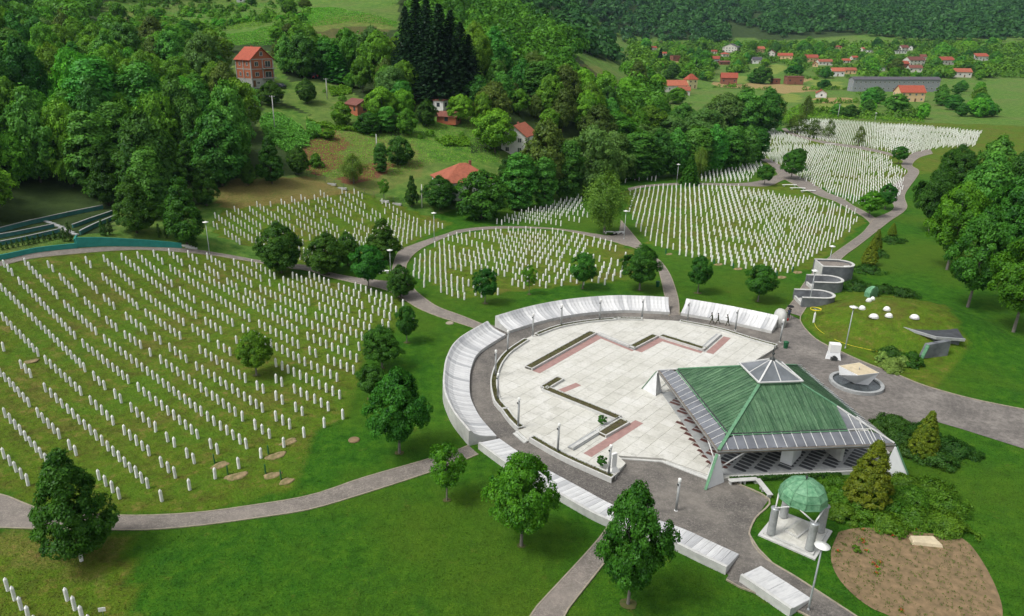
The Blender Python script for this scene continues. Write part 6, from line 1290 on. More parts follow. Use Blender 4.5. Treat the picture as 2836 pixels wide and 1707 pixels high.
o = link('village_greenery', blob_wood(vp, 56, rs, M['far'], 0.30)); tag(o, 'hedges and small trees filling the village gardens', 'greenery', kind='stuff')
# ------------------------------------------------------------------ lamps
def disc_lamp(bx, by, ty, k, label):
    p = GC(k, bx, by); top = height_for_py(p.x, p.y, cr(k, bx, ty)[1]); h = max(2.5, min(6.5, top - p.z))
    r = empty('street_lamp', p); tag(r, label, 'street lamp', 'disc headed street lamps')
    m = MB(); m.tube([(0, 0, -0.2), (0, 0, 0.8), (0, 0, h - 0.25)], [0.085, 0.075, 0.055], 10); m.build('pole', M['grey_metal'], r)
    m = MB(); m.lathe([(0.10, 0), (0.11, 0.03), (0.08, 0.3)], 10); m.build('base', M['grey_metal'], r)
    m = MB(); m.lathe([(0.06, h - 0.45), (0.13, h - 0.3), (0.13, h - 0.08), (0.05, h - 0.05)], 12); m.build('lantern', M['grey_metal'], r)
    m = MB(); m.lathe([(0.10, h - 0.03), (0.52, h - 0.05), (0.53, h), (0.22, h + 0.06), (0.14, h + 0.13), (0.02, h + 0.17)], 20); m.build('disc', M['lamp_white'], r)
for a in [(1400, 1447, 975, 9, 'tall disc lamp at the bottom right beside the short low wall'), (1668, 1030, 730, 6, 'leaning disc lamp at the edge of the asphalt yard'), (603, 472, 320, 5, 'disc lamp at the path junction among the lindens'), (1405, 728, 468, 6, 'disc lamp in front of the nearest curved basin'), (1540, 482, 292, 6, 'disc lamp in front of the tallest curved basin'),
          (72, 242, 38, 6, 'disc lamp beside the weeping birch'), (918, 252, 52, 5, 'grey lamp post on the path above the middle burial field'), (1512, 352, 118, 4, 'grey lamp post at the right end of the teal wall'), (453, 1318, 1186, 3, 'lamp post in front of the grove'), (1880, 884, 816, 3, 'lamp post behind the farthest gravestones')]: disc_lamp(*a)
def col_lamp(bx, by, ty, k, label, z=0.45):
    q = plane_pt(*cr(k, bx, by), z); h = max(2.4, min(4.4, height_for_py(q.x, q.y, cr(k, bx, ty)[1]) - z)); r = empty('column_lamp', q); tag(r, label, 'lamp', 'steel column lamps round the memorial circle')
    m = MB(); m.tube([(0, 0, 0), (0, 0, h - 0.35)], 0.115, 12); m.build('column', M['granite'], r)
    m = MB(); m.lathe([(0.17, 0), (0.17, 0.04), (0.10, 0.05)], 12); m.build('foot_plate', M['lamp_white'], r)
    m = MB(); m.lathe([(0.14, h - 0.35), (0.15, h - 0.33), (0.15, h - 0.05), (0.08, h)], 12); m.build('lamp_head', M['lamp_white'], r)
    m = MB(); m.box((-0.12, -0.05, h - 0.62), (0.14, 0.14, 0.16), 0.5); m.build('floodlight', M['dark_metal'], r)
for a in [(1360, 1222, 1040, 5, 'column lamp in the left curved planter, middle'), (1376, 1392, 1208, 5, 'column lamp in the left curved planter, lower'), (1447, 1052, 896, 5, 'column lamp between the left wall and the plaza corner'), (1628, 938, 776, 5, 'column lamp at the left end of the rear planter'), (1833, 862, 712, 5, 'column lamp second along the rear planter'), (2110, 822, 673, 5, 'column lamp third along the rear planter'), (203, 806, 665, 6, 'column lamp at the right end of the rear left wall'),
          (530, 832, 686, 6, 'column lamp at the left end of the rear right wall'), (875, 897, 742, 6, 'column lamp right of the walking people'), (1198, 982, 820, 6, 'column lamp at the green bin'), (1808, 297, 92, 8, 'column lamp in the front planter, middle'), (2175, 462, 247, 8, 'column lamp beside the white plaza monument'), ]: col_lamp(*a)
col_lamp(448, 722, 490, 9, 'column lamp alone in the cobbled yard', 0.03)
q = plane_pt(*dp(1248, 1028), 0); col_lamp(*[(q_ - o_) * 2.6035 for q_, o_ in zip(dp(1248, 1028), CROP[8])], (dp(0, 958)[1] - CROP[8][1]) * 2.6035, 8, 'column lamp left of the small plaza step')
# monument in the corner planter
q = plane_pt(*cr(8, 2205, 440), 0.3); r = empty('plaza_monument', q, math.radians(30)); tag(r, 'white marble slab standing in the front corner of the plaza', 'monument')
m = MB(); m.add([(-0.55, -0.4, 0), (0.55, -0.4, 0), (0.55, 0.4, 0), (-0.55, 0.4, 0), (-0.28, -0.16, 0.55), (0.28, -0.16, 0.55), (0.28, 0.16, 0.55), (-0.28, 0.16, 0.55)], [(3, 2, 1, 0), (4, 5, 6, 7), (0, 1, 5, 4), (1, 2, 6, 5), (2, 3, 7, 6), (3, 0, 4, 7)]); m.build('foot', M['marble'], r)
m = MB(); m.box((0, 0, 1.25), (0.62, 0.26, 1.6)); m.build('slab', M['marble'], r, bevel=0.02)
# ------------------------------------------------------------------ benches, bins
BN = empty('angled_bench', (0, 0, 0)); tag(BN, 'pale angled stone bench in front of the pavilion', 'bench')
pts_ = [plane_pt(*cr(9, x, y), 0.45) for x, y in ((830, 505), (1035, 492), (1130, 610))]; BN.location = (pts_[0].x, pts_[0].y, 0); o0 = Vector((pts_[0].x, pts_[0].y, 0))
for a, b in zip(pts_, pts_[1:]):
    t = (b - a).normalized(); n = Vector((-t.y, t.x, 0)); e = 0.26 if a == pts_[0] else -0.002
    m = MB(); m.prism([((v - o0).x, (v - o0).y) for v in (a - n * 0.26, b - n * 0.26 + t * (0.0), b + n * 0.26, a + n * 0.26)], 0.40, 0.48 if a == pts_[0] else 0.476); m.build('seat', M['granite_light'], BN)
    for f in (0.06, 0.4, 0.55, 0.92):
        c = a.lerp(b, f) - o0; m = MB(); m.box((c.x, c.y, 0.2), (0.12, 0.4, 0.4), math.atan2(t.y, t.x)); m.build('leg', M['granite_light'], BN)
def stone_bench(k, x, y, yaw, lab, L=2.4):
    p = GC(k, x, y); r = empty('stone_bench', p, yaw); tag(r, lab, 'bench', 'curved stone benches')
    a = [Vector((L * (t - 0.5), 0.25 * math.sin(t * math.pi))) for t in np.linspace(0, 1, 9)]; N = normals2(a)
    m = MB(); m.loft([[(p_.x + n.x * e, p_.y + n.y * e, z) for e, z in ((-0.25, 0.40), (-0.25, 0.5), (0.25, 0.5), (0.25, 0.40))] for p_, n in zip(a, N)]); m.build('seat', M['marble'], r)
    for s in (-1, 1): m = MB(); m.box((s * L * 0.38, 0.1, 0.2), (0.35, 0.4, 0.4)); m.build('leg', M['granite_light'], r)
for a in [(3, 1265, 1345, 0.05, 'upper of three stone benches at the far path fork', 4.0), (3, 1325, 1368, -0.1, 'middle of three stone benches at the far path fork', 4.0), (3, 1400, 1388, 0.1, 'lower of three stone benches at the far path fork', 4.0), (5, 2200, 205, -0.2, 'stone bench beside the weeping birch', 3.4), (6, 35, 205, 0.0, 'stone bench at the foot of the birch lamp', 2.4), (3, 1560, 1048, 0.0, 'stone bench between the farthest burial fields', 4.0), (5, 555, 490, 0.3, 'pale stone bench at the path junction', 1.8)]: stone_bench(*a)
for k, x, y, lab in ((6, 315, 585, 'green bin on the lawn beside the narrow path'), (6, 1237, 1028, 'green bin at the end of the rear planter')):
    p = GC(k, x, y); r = empty('litter_bin', p, 0.3); tag(r, lab, 'bin', 'green litter bins')
    m = MB(); m.lathe([(0.27, 0.05), (0.33, 0.85)], 12, smooth=False); m.build('body', M['green_plastic'], r)
    m = MB(); m.lathe([(0.36, 0.85), (0.36, 0.93), (0.2, 1.02), (0.02, 1.03)], 12); m.build('lid', M['green_plastic'], r)
# ------------------------------------------------------------------ people
def cloth_mat(name, bands):
    t = NT(name); sp = t.n('ShaderNodeSeparateXYZ'); t.l(t.pos(True), sp.inputs[0]); z = t.math('DIVIDE', sp.outputs[2], 2.0)
    col = t.ramp(z, bands, 'CONSTANT'); n = t.noise(9.0, 3, 0.6, True)
    return t.finish(t.mix(t.ramp(n, [(0.42, 0.0), (0.5, 0.55)]), col, t.mix(1.0, col, (0.45, 0.5, 0.4), 'MULTIPLY')), 0.9)
M['camo'] = cloth_mat('camouflage', [(0.0, (0.02, 0.018, 0.015)), (0.06, (0.062, 0.062, 0.035)), (0.47, (0.05, 0.056, 0.032)), (0.755, (0.36, 0.22, 0.15))])
M['navy'] = cloth_mat('navy_clothes', [(0.0, (0.02, 0.02, 0.02)), (0.05, (0.022, 0.026, 0.04)), (0.47, (0.03, 0.04, 0.07)), (0.755, (0.36, 0.22, 0.15))])
def person(p, yaw, mat, step, arms, label, lean=0.05, hair='black'):
    r = empty('person', p, yaw); tag(r, label, 'person')
    V = []; E = []; RD = []
    def v(co, rad, par=None):
        V.append(co); RD.append(rad)
        if par is not None: E.append((par, len(V) - 1))
        return len(V) - 1
    hip = v((0, 0, 0.95), (0.15, 0.12)); wst = v((0.02 + lean * 0.3, 0, 1.12), (0.145, 0.105), hip); ch = v((0.03 + lean, 0, 1.32), (0.17, 0.12), wst); nk0 = v((0.03 + lean * 1.3, 0, 1.46), (0.075, 0.07), ch)
    nk = v((0.05 + lean * 1.5, 0, 1.53), (0.055, 0.055), nk0); hd = v((0.07 + lean * 1.6, 0, 1.63), (0.085, 0.078), nk); v((0.07 + lean * 1.6, 0, 1.74), (0.075, 0.065), hd); v((0.165 + lean * 1.6, 0, 1.64), (0.016, 0.014), hd)
    for s in (-1, 1):
        st = step * s
        h2 = v((0.0, s * 0.10, 0.88), (0.095, 0.09), hip); kn = v((st * 0.45 + 0.05, s * 0.10, 0.50), (0.066, 0.062), h2); an = v((st * 0.9 - (0.06 if st < 0 else 0), s * 0.10, 0.10 + (0.05 if st < 0 else 0)), (0.045, 0.045), kn); v((st * 0.9 + 0.16 - (0.06 if st < 0 else 0), s * 0.11, 0.045), (0.042, 0.035), an)
        sh_ = v((0.03 + lean, s * 0.19, 1.40), (0.075, 0.07), ch); a = arms[0 if s < 0 else 1]
        el = v((0.03 + lean + a[0][0], s * (0.24 + a[0][1]), 1.40 + a[0][2]), (0.048, 0.045), sh_); wr_ = v((0.03 + lean + a[1][0], s * (0.22 + a[1][1]), 1.40 + a[1][2]), (0.032, 0.03), el)
        d = Vector(V[wr_]) - Vector(V[el]); d.normalize(); pal = Vector(V[wr_]) + d * 0.07; pm = v(tuple(pal), (0.038, 0.02), wr_); sd_ = Vector((0, 1, 0)).cross(d).normalized()
        for f in range(4): tipp = pal + d * (0.075 - 0.012 * abs(f - 1.3)) + sd_ * (f - 1.5) * 0.022; v(tuple(tipp), (0.0095, 0.0095), pm)
        v(tuple(Vector(V[wr_]) + d * 0.06 + sd_ * 0.055), (0.011, 0.011), wr_)
    me = bpy.data.meshes.new('body'); me.from_pydata(V, E, []); o = link('body', me, r)
    md = o.modifiers.new('skin', 'SKIN'); 
    for i, rr_ in enumerate(RD): me.skin_vertices[0].data[i].radius = rr_
    me.skin_vertices[0].data[0].use_root = True
    ss = o.modifiers.new('smooth', 'SUBSURF'); ss.levels = 1; ss.render_levels = 2; me.materials.append(M[mat])
    m = MB(); m.lathe([(0.098, 0), (0.104, 0.04), (0.09, 0.10), (0.05, 0.145), (0.01, 0.155)], 10, (0.06 + lean * 1.6, 0, 1.645)); m.build('hair', M[hair], r)
    return r
sw = (((0.10, 0.02, -0.27), (0.26, 0.0, -0.46)), ((-0.10, 0.02, -0.27), (-0.08, 0.0, -0.55)))
sw2 = (((-0.10, 0.02, -0.27), (-0.06, 0.0, -0.55)), ((0.10, 0.02, -0.27), (0.28, 0.0, -0.42)))
p = plane_pt(*cr(6, 706, 852), 0.035); person(p, math.radians(168), 'camo', 0.30, sw, 'leftmost of three walking people in camouflage uniform', 0.06)
p = plane_pt(*cr(6, 749, 857), 0.035); person(p, math.radians(172), 'camo', 0.36, sw2, 'middle and tallest of three walking people in camouflage uniform', 0.03)
p = plane_pt(*cr(6, 820, 868), 0.035); person(p, math.radians(150), 'camo', 0.22, (((0.08, 0.08, -0.26), (0.30, 0.10, -0.22)), sw[1]), 'rightmost of three walking people, holding something forward', 0.08)
p = plane_pt(*cr(6, 1256, 822), 0.045); person(p, math.radians(60), 'navy', 0.12, (((0.16, 0.0, -0.20), (0.38, -0.06, -0.06)), ((0.16, 0.0, -0.20), (0.38, -0.06, -0.02))), 'person in dark blue clothes operating a camera on a tripod', 0.05)
q = p + Vector((0.28, 0.45, 0)); r = empty('camera_tripod', q); tag(r, 'black video camera on a tripod in front of the operator', 'tripod')
for k in range(3):
    a = 2.1 * k; m = MB(); m.tube([(0.45 * math.cos(a), 0.45 * math.sin(a), 0), (0, 0, 1.35)], 0.02, 6); m.build('leg', M['black'], r)
m = MB(); m.box((0, 0, 1.48), (0.18, 0.42, 0.22), 0.3); m.build('camera_body', M['black'], r)
m = MB(); m.tube([(0.05, 0.2, 1.48), (0.1, 0.4, 1.49)], 0.07, 10); m.build('lens', M['black'], r)
m = MB(); m.lathe([(0.5, 1.9), (0.42, 2.02), (0.2, 2.1), (0.02, 2.12)], 10); m.tube([(0, 0, 1.5), (0, 0, 2.1)], 0.015, 6); m.build('rain_cover', M['black'], r)
q = plane_pt(*cr(6, 1243, 828), 0.045); r = empty('equipment_bag', q, 0.2); tag(r, 'red and black equipment bag on the ground beside the camera operator', 'bag')
m = MB(); m.box((0, 0, 0.16), (0.62, 0.32, 0.30)); m.build('body', M['red_paint'], r, bevel=0.05)
m = MB(); m.box((-0.36, 0.1, 0.14), (0.3, 0.36, 0.26)); m.tube([(-0.2, 0, 0.3), (0, 0, 0.42), (0.2, 0, 0.3)], 0.02, 6); m.build('strap', M['black'], r)
# ------------------------------------------------------------------ hose coil, canopy, stone slab at the right
p = GC(6, 1440, 842); r = empty('stone_post', p); tag(r, 'white pointed stone post at the edge of the mound', 'post'); link('post', me_stone, r).scale = (0.9, 0.9, 1.25)
q = GC(6, 1448, 790); r = empty('hose_coil', q); tag(r, 'yellow hose coiled on a stake at the edge of the mound', 'hose')
for k in range(3):
    m = MB(); m.tube([(0.72 * math.cos(a) * (1 + 0.03 * k), 0.72 * math.sin(a) * (1 - 0.02 * k), 0.95 + 0.045 * k + 0.03 * math.sin(3 * a + k)) for a in np.linspace(0, 2 * math.pi, 25)], 0.035, 6); m.build('coil', M['yellow'], r)
m = MB(); m.tube([(0, 0, -0.1), (0, 0, 1.05)], 0.04, 6); m.box((0, 0, 0.93), (1.4, 0.05, 0.05)); m.box((0, 0, 0.93), (0.05, 1.4, 0.05)); m.build('stake', M['grey_metal'], r)
hp = [GC(6, x, y) for x, y in ((1446, 850), (1460, 880), (1500, 915), (1560, 950), (1620, 980), (1700, 1008), (1800, 1032), (1905, 1055))]
m = MB(); m.tube([(v.x, v.y, hgt(v.x, v.y) + 0.06) for v in smooth_line([(v.x, v.y) for v in hp], 0.4)], 0.024, 5); tag(m.build('yellow_hose', M['yellow']), 'yellow hose running along the foot of the mound', 'hose')
p = GC(6, 2330, 895) - Vector((0, 0, 1.75)); r = empty('entrance_canopy', p, math.radians(-18)); tag(r, 'dark flat canopy over the sunken entrance in the mound', 'canopy')
m = MB(); m.prism([(-4.2, -0.3), (-0.8, -2.8), (2.6, -2.4), (2.8, 1.4), (-3.4, 0.8)], 1.5, 1.72); m.build('roof_slab', M['granite_dark'], r)
m = MB(); m.prism([(-4.3, -0.32), (-0.8, -2.92), (2.7, -2.52), (2.7, -2.35), (-0.75, -2.7), (-4.0, -0.25)], 1.42, 1.78); m.build('edge_beam', M['granite'], r)
m = MB(); m.prism([(-3.4, -0.3), (-0.7, -2.3), (2.3, -2.0), (2.4, 1.1), (-2.8, 0.6)], -2.5, 1.5); m.build('wall_block', M['granite_wet'], r)
p = GC(6, 2262, 1092); r = empty('stone_gate_wall', p, math.radians(8)); tag(r, 'grey stone wall with green metal edge at the right foot of the mound', 'wall')
m = MB(); m.add([(-1.1, -0.3, 0), (2.6, -0.3, 0), (2.6, 0.3, 0), (-1.1, 0.3, 0), (-0.6, -0.3, 1.9), (2.6, -0.3, 2.3), (2.6, 0.3, 2.3), (-0.6, 0.3, 1.9)], [(3, 2, 1, 0), (4, 5, 6, 7), (0, 1, 5, 4), (1, 2, 6, 5), (2, 3, 7, 6), (3, 0, 4, 7)]); m.build('slab', M['granite_wet'], r)
bar('metal_edge', (-1.13, -0.31, 0.02), (-0.62, -0.31, 1.92), 0.5, 0.1, M['patina_light'], r)
# ------------------------------------------------------------------ shrubs and ground cover
def shrub(k, x, y, w, h, mat, label, name='shrub', group='shrubs near the yard', leaf=0.09, n=9000, px=False, cat='shrub'):
    p = GC(k, x, y); d = project(p.x, p.y, p.z)[2]; W = w / 2.6035 * d / F if not px else w
    rs = np.random.RandomState(int(x + y)); c, nor, s, ti = crown_cloud(rs, h, W, 0.05, 'flat', max(20, n // 60), 60, leaf, min(0.45, W * 0.12), 0.3, 0.45)
    r = empty(name, p); tag(r, label, cat, group); link('foliage', leaves(c, nor, s, ti, rs, M[mat]), r)
    m = MB()
    for q in range(6): a = q * 1.05; m.tube([(0, 0, -0.1), (W * 0.25 * math.cos(a), W * 0.25 * math.sin(a), h * 0.55)], [0.05, 0.015], 5)
    m.build('stems', M['bark'], r); return r
shrub(6, 2000, 1185, 150, 1.5, 'pale_shrub', 'pale yellow green shrub, the largest of the pair'); shrub(6, 2075, 1150, 90, 1.2, 'pale_shrub', 'smaller pale shrub behind the largest one'); shrub(6, 1930, 1120, 95, 1.2, 'pale_shrub', 'low pale shrub at the left of the group', n=5000)
shrub(6, 2140, 1145, 150, 1.6, 'maple_dark', 'dark green shrub right of the pale ones'); shrub(6, 1990, 1090, 190, 1.1, 'juniper_dark', 'dark spreading shrub behind the pale ones')
for i, (k, x, y, w, h, mt) in enumerate([(6, 1840, 478, 240, 0.9, 'juniper_dark'), (6, 1905, 358, 170, 0.8, 'juniper_dark'), (6, 2010, 262, 190, 0.8, 'juniper_dark'), (6, 1760, 595, 240, 1.0, 'juniper_dark'), (6, 1930, 620, 260, 1.1, 'juniper_dark'), (6, 2080, 650, 220, 1.1, 'juniper_dark'),
        (9, 1620, 560, 260, 0.8, 'juniper'), (9, 1640, 640, 300, 1.0, 'juniper'), (9, 1800, 740, 330, 1.0, 'juniper'), (9, 2000, 720, 340, 1.1, 'juniper'), (9, 2150, 660, 300, 1.1, 'juniper'), (9, 1650, 760, 240, 0.8, 'juniper'), (9, 1950, 830, 300, 0.8, 'juniper'), (9, 2180, 800, 300, 0.9, 'juniper'), (9, 2100, 560, 260, 1.0, 'juniper'), (9, 2380, 700, 340, 1.0, 'juniper'), (9, 2400, 850, 320, 0.9, 'juniper'), (9, 2300, 590, 300, 0.9, 'juniper'),
        (9, 1920, 150, 230, 1.0, 'juniper_dark'), (9, 2080, 220, 260, 1.1, 'juniper_dark'), (9, 2200, 320, 260, 1.1, 'juniper_dark'), (9, 2020, 110, 220, 0.9, 'juniper_dark'), (9, 2330, 380, 300, 1.1, 'juniper_dark'), (9, 2450, 300, 300, 1.0, 'juniper_dark'), (9, 2240, 180, 240, 1.0, 'juniper_dark')]):
    near = k == 9
    shrub(k, x, y, w, h, mt, (('bright spreading juniper behind the domed kiosk' if mt == 'juniper' else 'dark spreading juniper right of the pavilion') if near else 'dark spreading juniper on the lawn right of the basins') + ', ' + ('left ' if x < 1750 else ('middle ' if x < 2050 else ('right ' if x < 2250 else 'far right '))) + ('rear' if y < 590 else ('centre' if y < 730 else 'front')), 'spreading_juniper', 'spreading junipers', 0.085, 9000 if near else 5000)
g_t = 'clipped cone conifers'
def tree9(k, bx, by, ty, w, key, lab): q0 = cr(k, bx, by); q1 = cr(k, bx, ty); return tree(q0[0], q0[1], q1[1], w / 2.6035, key, lab, g_t, 'cone_conifer', 1.0)
tree9(9, 1810, 690, 225, 300, 'thuja', 'golden green cone conifer in front of the pavilion'); tree9(9, 2215, 340, 10, 190, 'thuja', 'golden green cone conifer at the right edge'); tree9(6, 1838, 430, 250, 110, 'thuja', 'nearest small golden cone right of the basins'); tree9(6, 1880, 335, 172, 85, 'thuja', 'second small golden cone right of the basins'); tree9(6, 2003, 215, 125, 60, 'thuja', 'farthest small golden cone right of the basins')
# box bushes in the plaza planters
for x, y, k, lab in ((1450, 1018, 0, 'small clipped ball bush in the middle planter'), (0, 0, 1, 'small clipped ball bush in the front corner planter')):
    px_, py_ = dp(x, y) if not k else cr(8, 2125, 385)
    q = plane_pt(px_, py_, PZ + 0.4); r = empty('ball_bush', q); tag(r, lab, 'shrub', 'clipped ball bushes'); rs = np.random.RandomState(3); c, nor, s, ti = crown_cloud(rs, 0.8, 0.9, 0.0, 'round', 60, 40, 0.06, 0.14, 0.08, 0.3); link('foliage', leaves(c, nor, s, ti, rs, M['maple_dark']), r); m = MB(); m.tube([(0, 0, -0.1), (0, 0, 0.5)], 0.03, 5); m.build('stem', M['bark'], r)
# hedge strip along the open front of the pavilion
rs = np.random.RandomState(8); n = 9000; f = rs.rand(n); loc = np.column_stack([-7.2 + 11.0 * f, -8.82 + rs.randn(n) * 0.10, 0.03 + 0.4 * rs.rand(n)])
o = link('low_hedge', leaves(loc, rs.randn(n, 3) + np.array([0, -0.3, 0.8]), 0.05 + 0.05 * rs.rand(n), rs.rand(n), rs, M['juniper_dark'])); o.matrix_world = mus.matrix_basis; tag(o, 'low dark hedge along the open front of the pavilion', 'hedge')
# flower bed
bed = [GC(9, x, y) for x, y in ((1620, 880), (1750, 850), (1950, 855), (2239, 885), (2560, 960), (2800, 1500), (2300, 1700), (2020, 1500), (1880, 1440), (1760, 1360), (1640, 1240), (1575, 1120), (1568, 1010))]
bedL = smooth_line([(p.x, p.y) for p in bed + bed[:1]], 0.5)[:-1]
o = sheet('flower_bed', [(p.x, p.y) for p in bedL], M['soil'], 'bare brown flower bed beside the domed kiosk', 0.035, 'flower bed')
bx0, bx1 = min(p.x for p in bed), max(p.x for p in bed); by0, by1 = min(p.y for p in bed), max(p.y for p in bed); fr = random.Random(4); WB = [(p.x, p.y) for p in bed]
C_l = []; k = 0
while k < 700:
    x, y = fr.uniform(bx0, bx1), fr.uniform(by0, by1)
    if in_poly(x, y, WB): C_l.append((x, y)); k += 1
C_l = np.array(C_l); rs = np.random.RandomState(2); kk = np.repeat(np.arange(len(C_l)), 6); c = np.column_stack([C_l[kk] + rs.randn(len(kk), 2) * 0.07, 0.05 + 0.14 * rs.rand(len(kk))])
o = link('weeds', leaves(c, rs.randn(len(kk), 3) + np.array([0, 0, 0.7]), 0.03 + 0.03 * rs.rand(len(kk)), rs.rand(len(kk)), rs, M['olive'])); tag(o, 'sparse dry weeds on the brown flower bed', 'weeds', kind='stuff')
for i, (x, y) in enumerate([(1795, 868), (1990, 850), (2172, 862), (1800, 960), (1815, 1020), (1870, 1115), (1915, 1105), (1893, 1140), (1893, 1185), (2068, 1450), (2005, 912), (1910, 885), (1785, 940), (1612, 1025)]):
    p = GC(9, x, y); r = empty('red_flower', p); tag(r, 'small red flower clump on the brown bed', 'flower', 'red flowers of the brown bed'); rs = np.random.RandomState(i); n = 26
    link('petals', leaves(rs.randn(n, 3) * np.array([0.07, 0.07, 0.04]) + np.array([0, 0, 0.2]), rs.randn(n, 3) + np.array([0, 0, 1]), 0.028 + 0.02 * rs.rand(n), rs.rand(n), rs, M['red']), r)
    link('leaves', leaves(rs.randn(n, 3) * np.array([0.14, 0.14, 0.05]) + np.array([0, 0, 0.14]), rs.randn(n, 3) + np.array([0, 0, 1]), 0.06 + 0.03 * rs.rand(n), rs.rand(n), rs, M['maple']), r)
shrub(9, 1745, 1020, 80, 0.5, 'juniper', 'small green plant alone on the brown bed', n=1500, leaf=0.06)
p = GC(9, 2225, 950); m = MB(); m.add([(-1.1, -0.4, 0), (1.3, -0.8, 0), (1.2, 0.5, 0), (-0.9, 0.5, 0), (-1.0, -0.3, 0.32), (1.2, -0.65, 0.28), (1.1, 0.45, 0.3), (-0.85, 0.42, 0.36)], [(3, 2, 1, 0), (4, 5, 6, 7), (0, 1, 5, 4), (1, 2, 6, 5), (2, 3, 7, 6), (3, 0, 4, 7)]); o = m.build('tan_stone', M['stone_tan'], None, p, bevel=0.05); tag(o, 'flat tan stone lying on the brown bed', 'stone')
# ------------------------------------------------------------------ fresh graves, markers, small ground things
for i, (k, x, y, w, mk) in enumerate([(7, 1990, 330, 70, 1), (7, 1700, 478, 75, 1), (7, 1960, 470, 60, 1), (7, 2065, 512, 45, 1), (7, 1590, 395, 60, 1), (7, 2085, 228, 60, 0), (4, 220, 1125, 50, 0), (6, 755, 425, 34, 1), (6, 895, 457, 36, 1), (6, 1325, 482, 36, 1), (6, 1210, 517, 36, 1), (6, 400, 350, 24, 1)]):
    p = GC(k, x, y); d = project(p.x, p.y, p.z)[2]; W = w / 2.6035 * d / F * 1.15; W = min(max(W, 0.8), 2.2)
    m = MB(); rr_ = random.Random(i); nn_ = 16; rows = []
    for f, z in ((1.0, -0.03), (0.85, 0.05), (0.6, 0.10), (0.3, 0.14), (0.03, 0.15)): rows.append([(W * f * math.cos(a) * (1 + 0.2 * math.sin(3 * a + i)), W * 0.62 * f * math.sin(a) * (1 + 0.15 * math.cos(2 * a + i)), z + rr_.uniform(-0.03, 0.05)) for a in np.linspace(0, 2 * math.pi, nn_, endpoint=False)])
    m.loft(rows, smooth=True); r = empty('fresh_grave', p, 0.6); tag(r, ('fresh mound of bare earth among the gravestones, %s' % ('left burial field' if k in (4, 7) else 'front of the right burial field')), 'grave mound', 'fresh grave mounds in the %s' % ('left field' if k in (4, 7) else 'right field')); m.build('earth', M['grave_earth'], r)
    if mk:
        m = MB(); m.prism([(-0.04, -0.13), (0.04, -0.13), (0.04, 0.13), (-0.04, 0.13)], 0, 0.95); m.prism([(-0.035, -0.09), (0.035, -0.09), (0.035, 0.09), (-0.035, 0.09)], 0.95, 1.05); o = m.build('grave_marker', M['green_plastic'], None, (p.x - W * 0.75, p.y + 0.35, p.z - 0.02)); o.rotation_euler = (0, 0, 0.6); tag(o, 'green wooden marker at a fresh grave, %s' % ('left burial field' if k in (4, 7) else 'front of the right burial field'), 'grave marker', 'green grave markers')
for k, x, y, lab in ((8, 340, 215, 'round stone cover in the lawn by the largest left maple'), (5, 1030, 848, 'flat stone cover beside the path to the memorial circle')):
    p = GC(k, x, y); m = MB(); m.lathe([(0.62, 0), (0.6, 0.08), (0.45, 0.12), (0.02, 0.12)], 14); o = m.build('stone_cover', M['soil'] if k == 8 else M['kerb'], None, p); tag(o, lab, 'cover')
p = GC(7, 745, 1484); r = empty('small_sign', p, 0.2); tag(r, 'small white sign panel on a post in the bottom left lawn', 'sign')
m = MB(); m.box((0, 0, 0.62), (0.5, 0.04, 0.34)); m.build('panel', M['lamp_white'], r); m = MB(); m.tube([(0, 0.04, 0), (0, 0.04, 0.6)], 0.025, 6); m.build('post', M['grey_metal'], r)
# ------------------------------------------------------------------ teal terraces at the left
def terrace_wall(line, h0, h1, mat, label, th=0.22, cop=True):
    P_ = [GC(4, x, y) for x, y in line]; L_ = smooth_line([(p.x, p.y) for p in P_], 1.2); N = normals2(L_); n = len(L_); m = MB(); c = MB(); rows = []; rows2 = []
    for i, (p, q) in enumerate(zip(L_, N)):
        z = hgt(p.x, p.y); h = h0 + (h1 - h0) * i / (n - 1); rows.append([(p.x + q.x * e, p.y + q.y * e, z + zz) for e, zz in ((-th / 2, -0.5), (-th / 2, h), (th / 2, h), (th / 2, -0.5))]); rows2.append([(p.x + q.x * e, p.y + q.y * e, z + zz) for e, zz in ((-th / 2 - 0.06, h), (-th / 2 - 0.06, h + 0.09), (th / 2 + 0.06, h + 0.09), (th / 2 + 0.06, h))])
    r = empty('terrace_wall', P_[0]); o = Vector(P_[0]); tag(r, label, 'wall', 'teal terrace walls')
    for bld, rw, nm, mt in ((m, rows, 'wall_face', M[mat]), (c, rows2, 'coping', M['granite'])):
        if nm == 'coping' and not cop: continue
        bld.loft([[(a - o.x, b - o.y, cc_ - o.z) for a, b, cc_ in row] for row in rw]); bld.build(nm, mt, r)
    return r
terrace_wall([(-300, 440), (0, 390), (280, 335), (560, 305)], 0.75, 0.85, 'teal', 'low bright teal wall along the path, left part', cop=False)
terrace_wall([(556, 302), (700, 293), (870, 292), (1100, 296), (1312, 306)], 1.75, 0.95, 'teal', 'tall bright teal wall along the path, right part', cop=False)
terrace_wall([(545, 292), (560, 250)], 1.3, 1.0, 'teal', 'short teal return wall beside the steps', cop=False)
terrace_wall([(-300, 345), (0, 285), (200, 245), (430, 192)], 0.6, 0.6, 'teal_dark', 'lowest left terrace wall with pale coping'); terrace_wall([(-300, 285), (0, 232), (200, 195), (390, 155)], 0.6, 0.6, 'teal_dark', 'middle left terrace wall with pale coping')
terrace_wall([(-300, 265), (0, 192), (250, 128), (500, 72), (745, 22)], 0.75, 0.75, 'teal_dark', 'long top terrace wall with pale coping'); terrace_wall([(525, 160), (660, 110), (810, 58)], 0.6, 0.6, 'teal_dark', 'middle right terrace wall with pale coping'); terrace_wall([(580, 210), (700, 150), (830, 95)], 0.7, 0.7, 'teal_dark', 'lowest right terrace wall with pale coping')
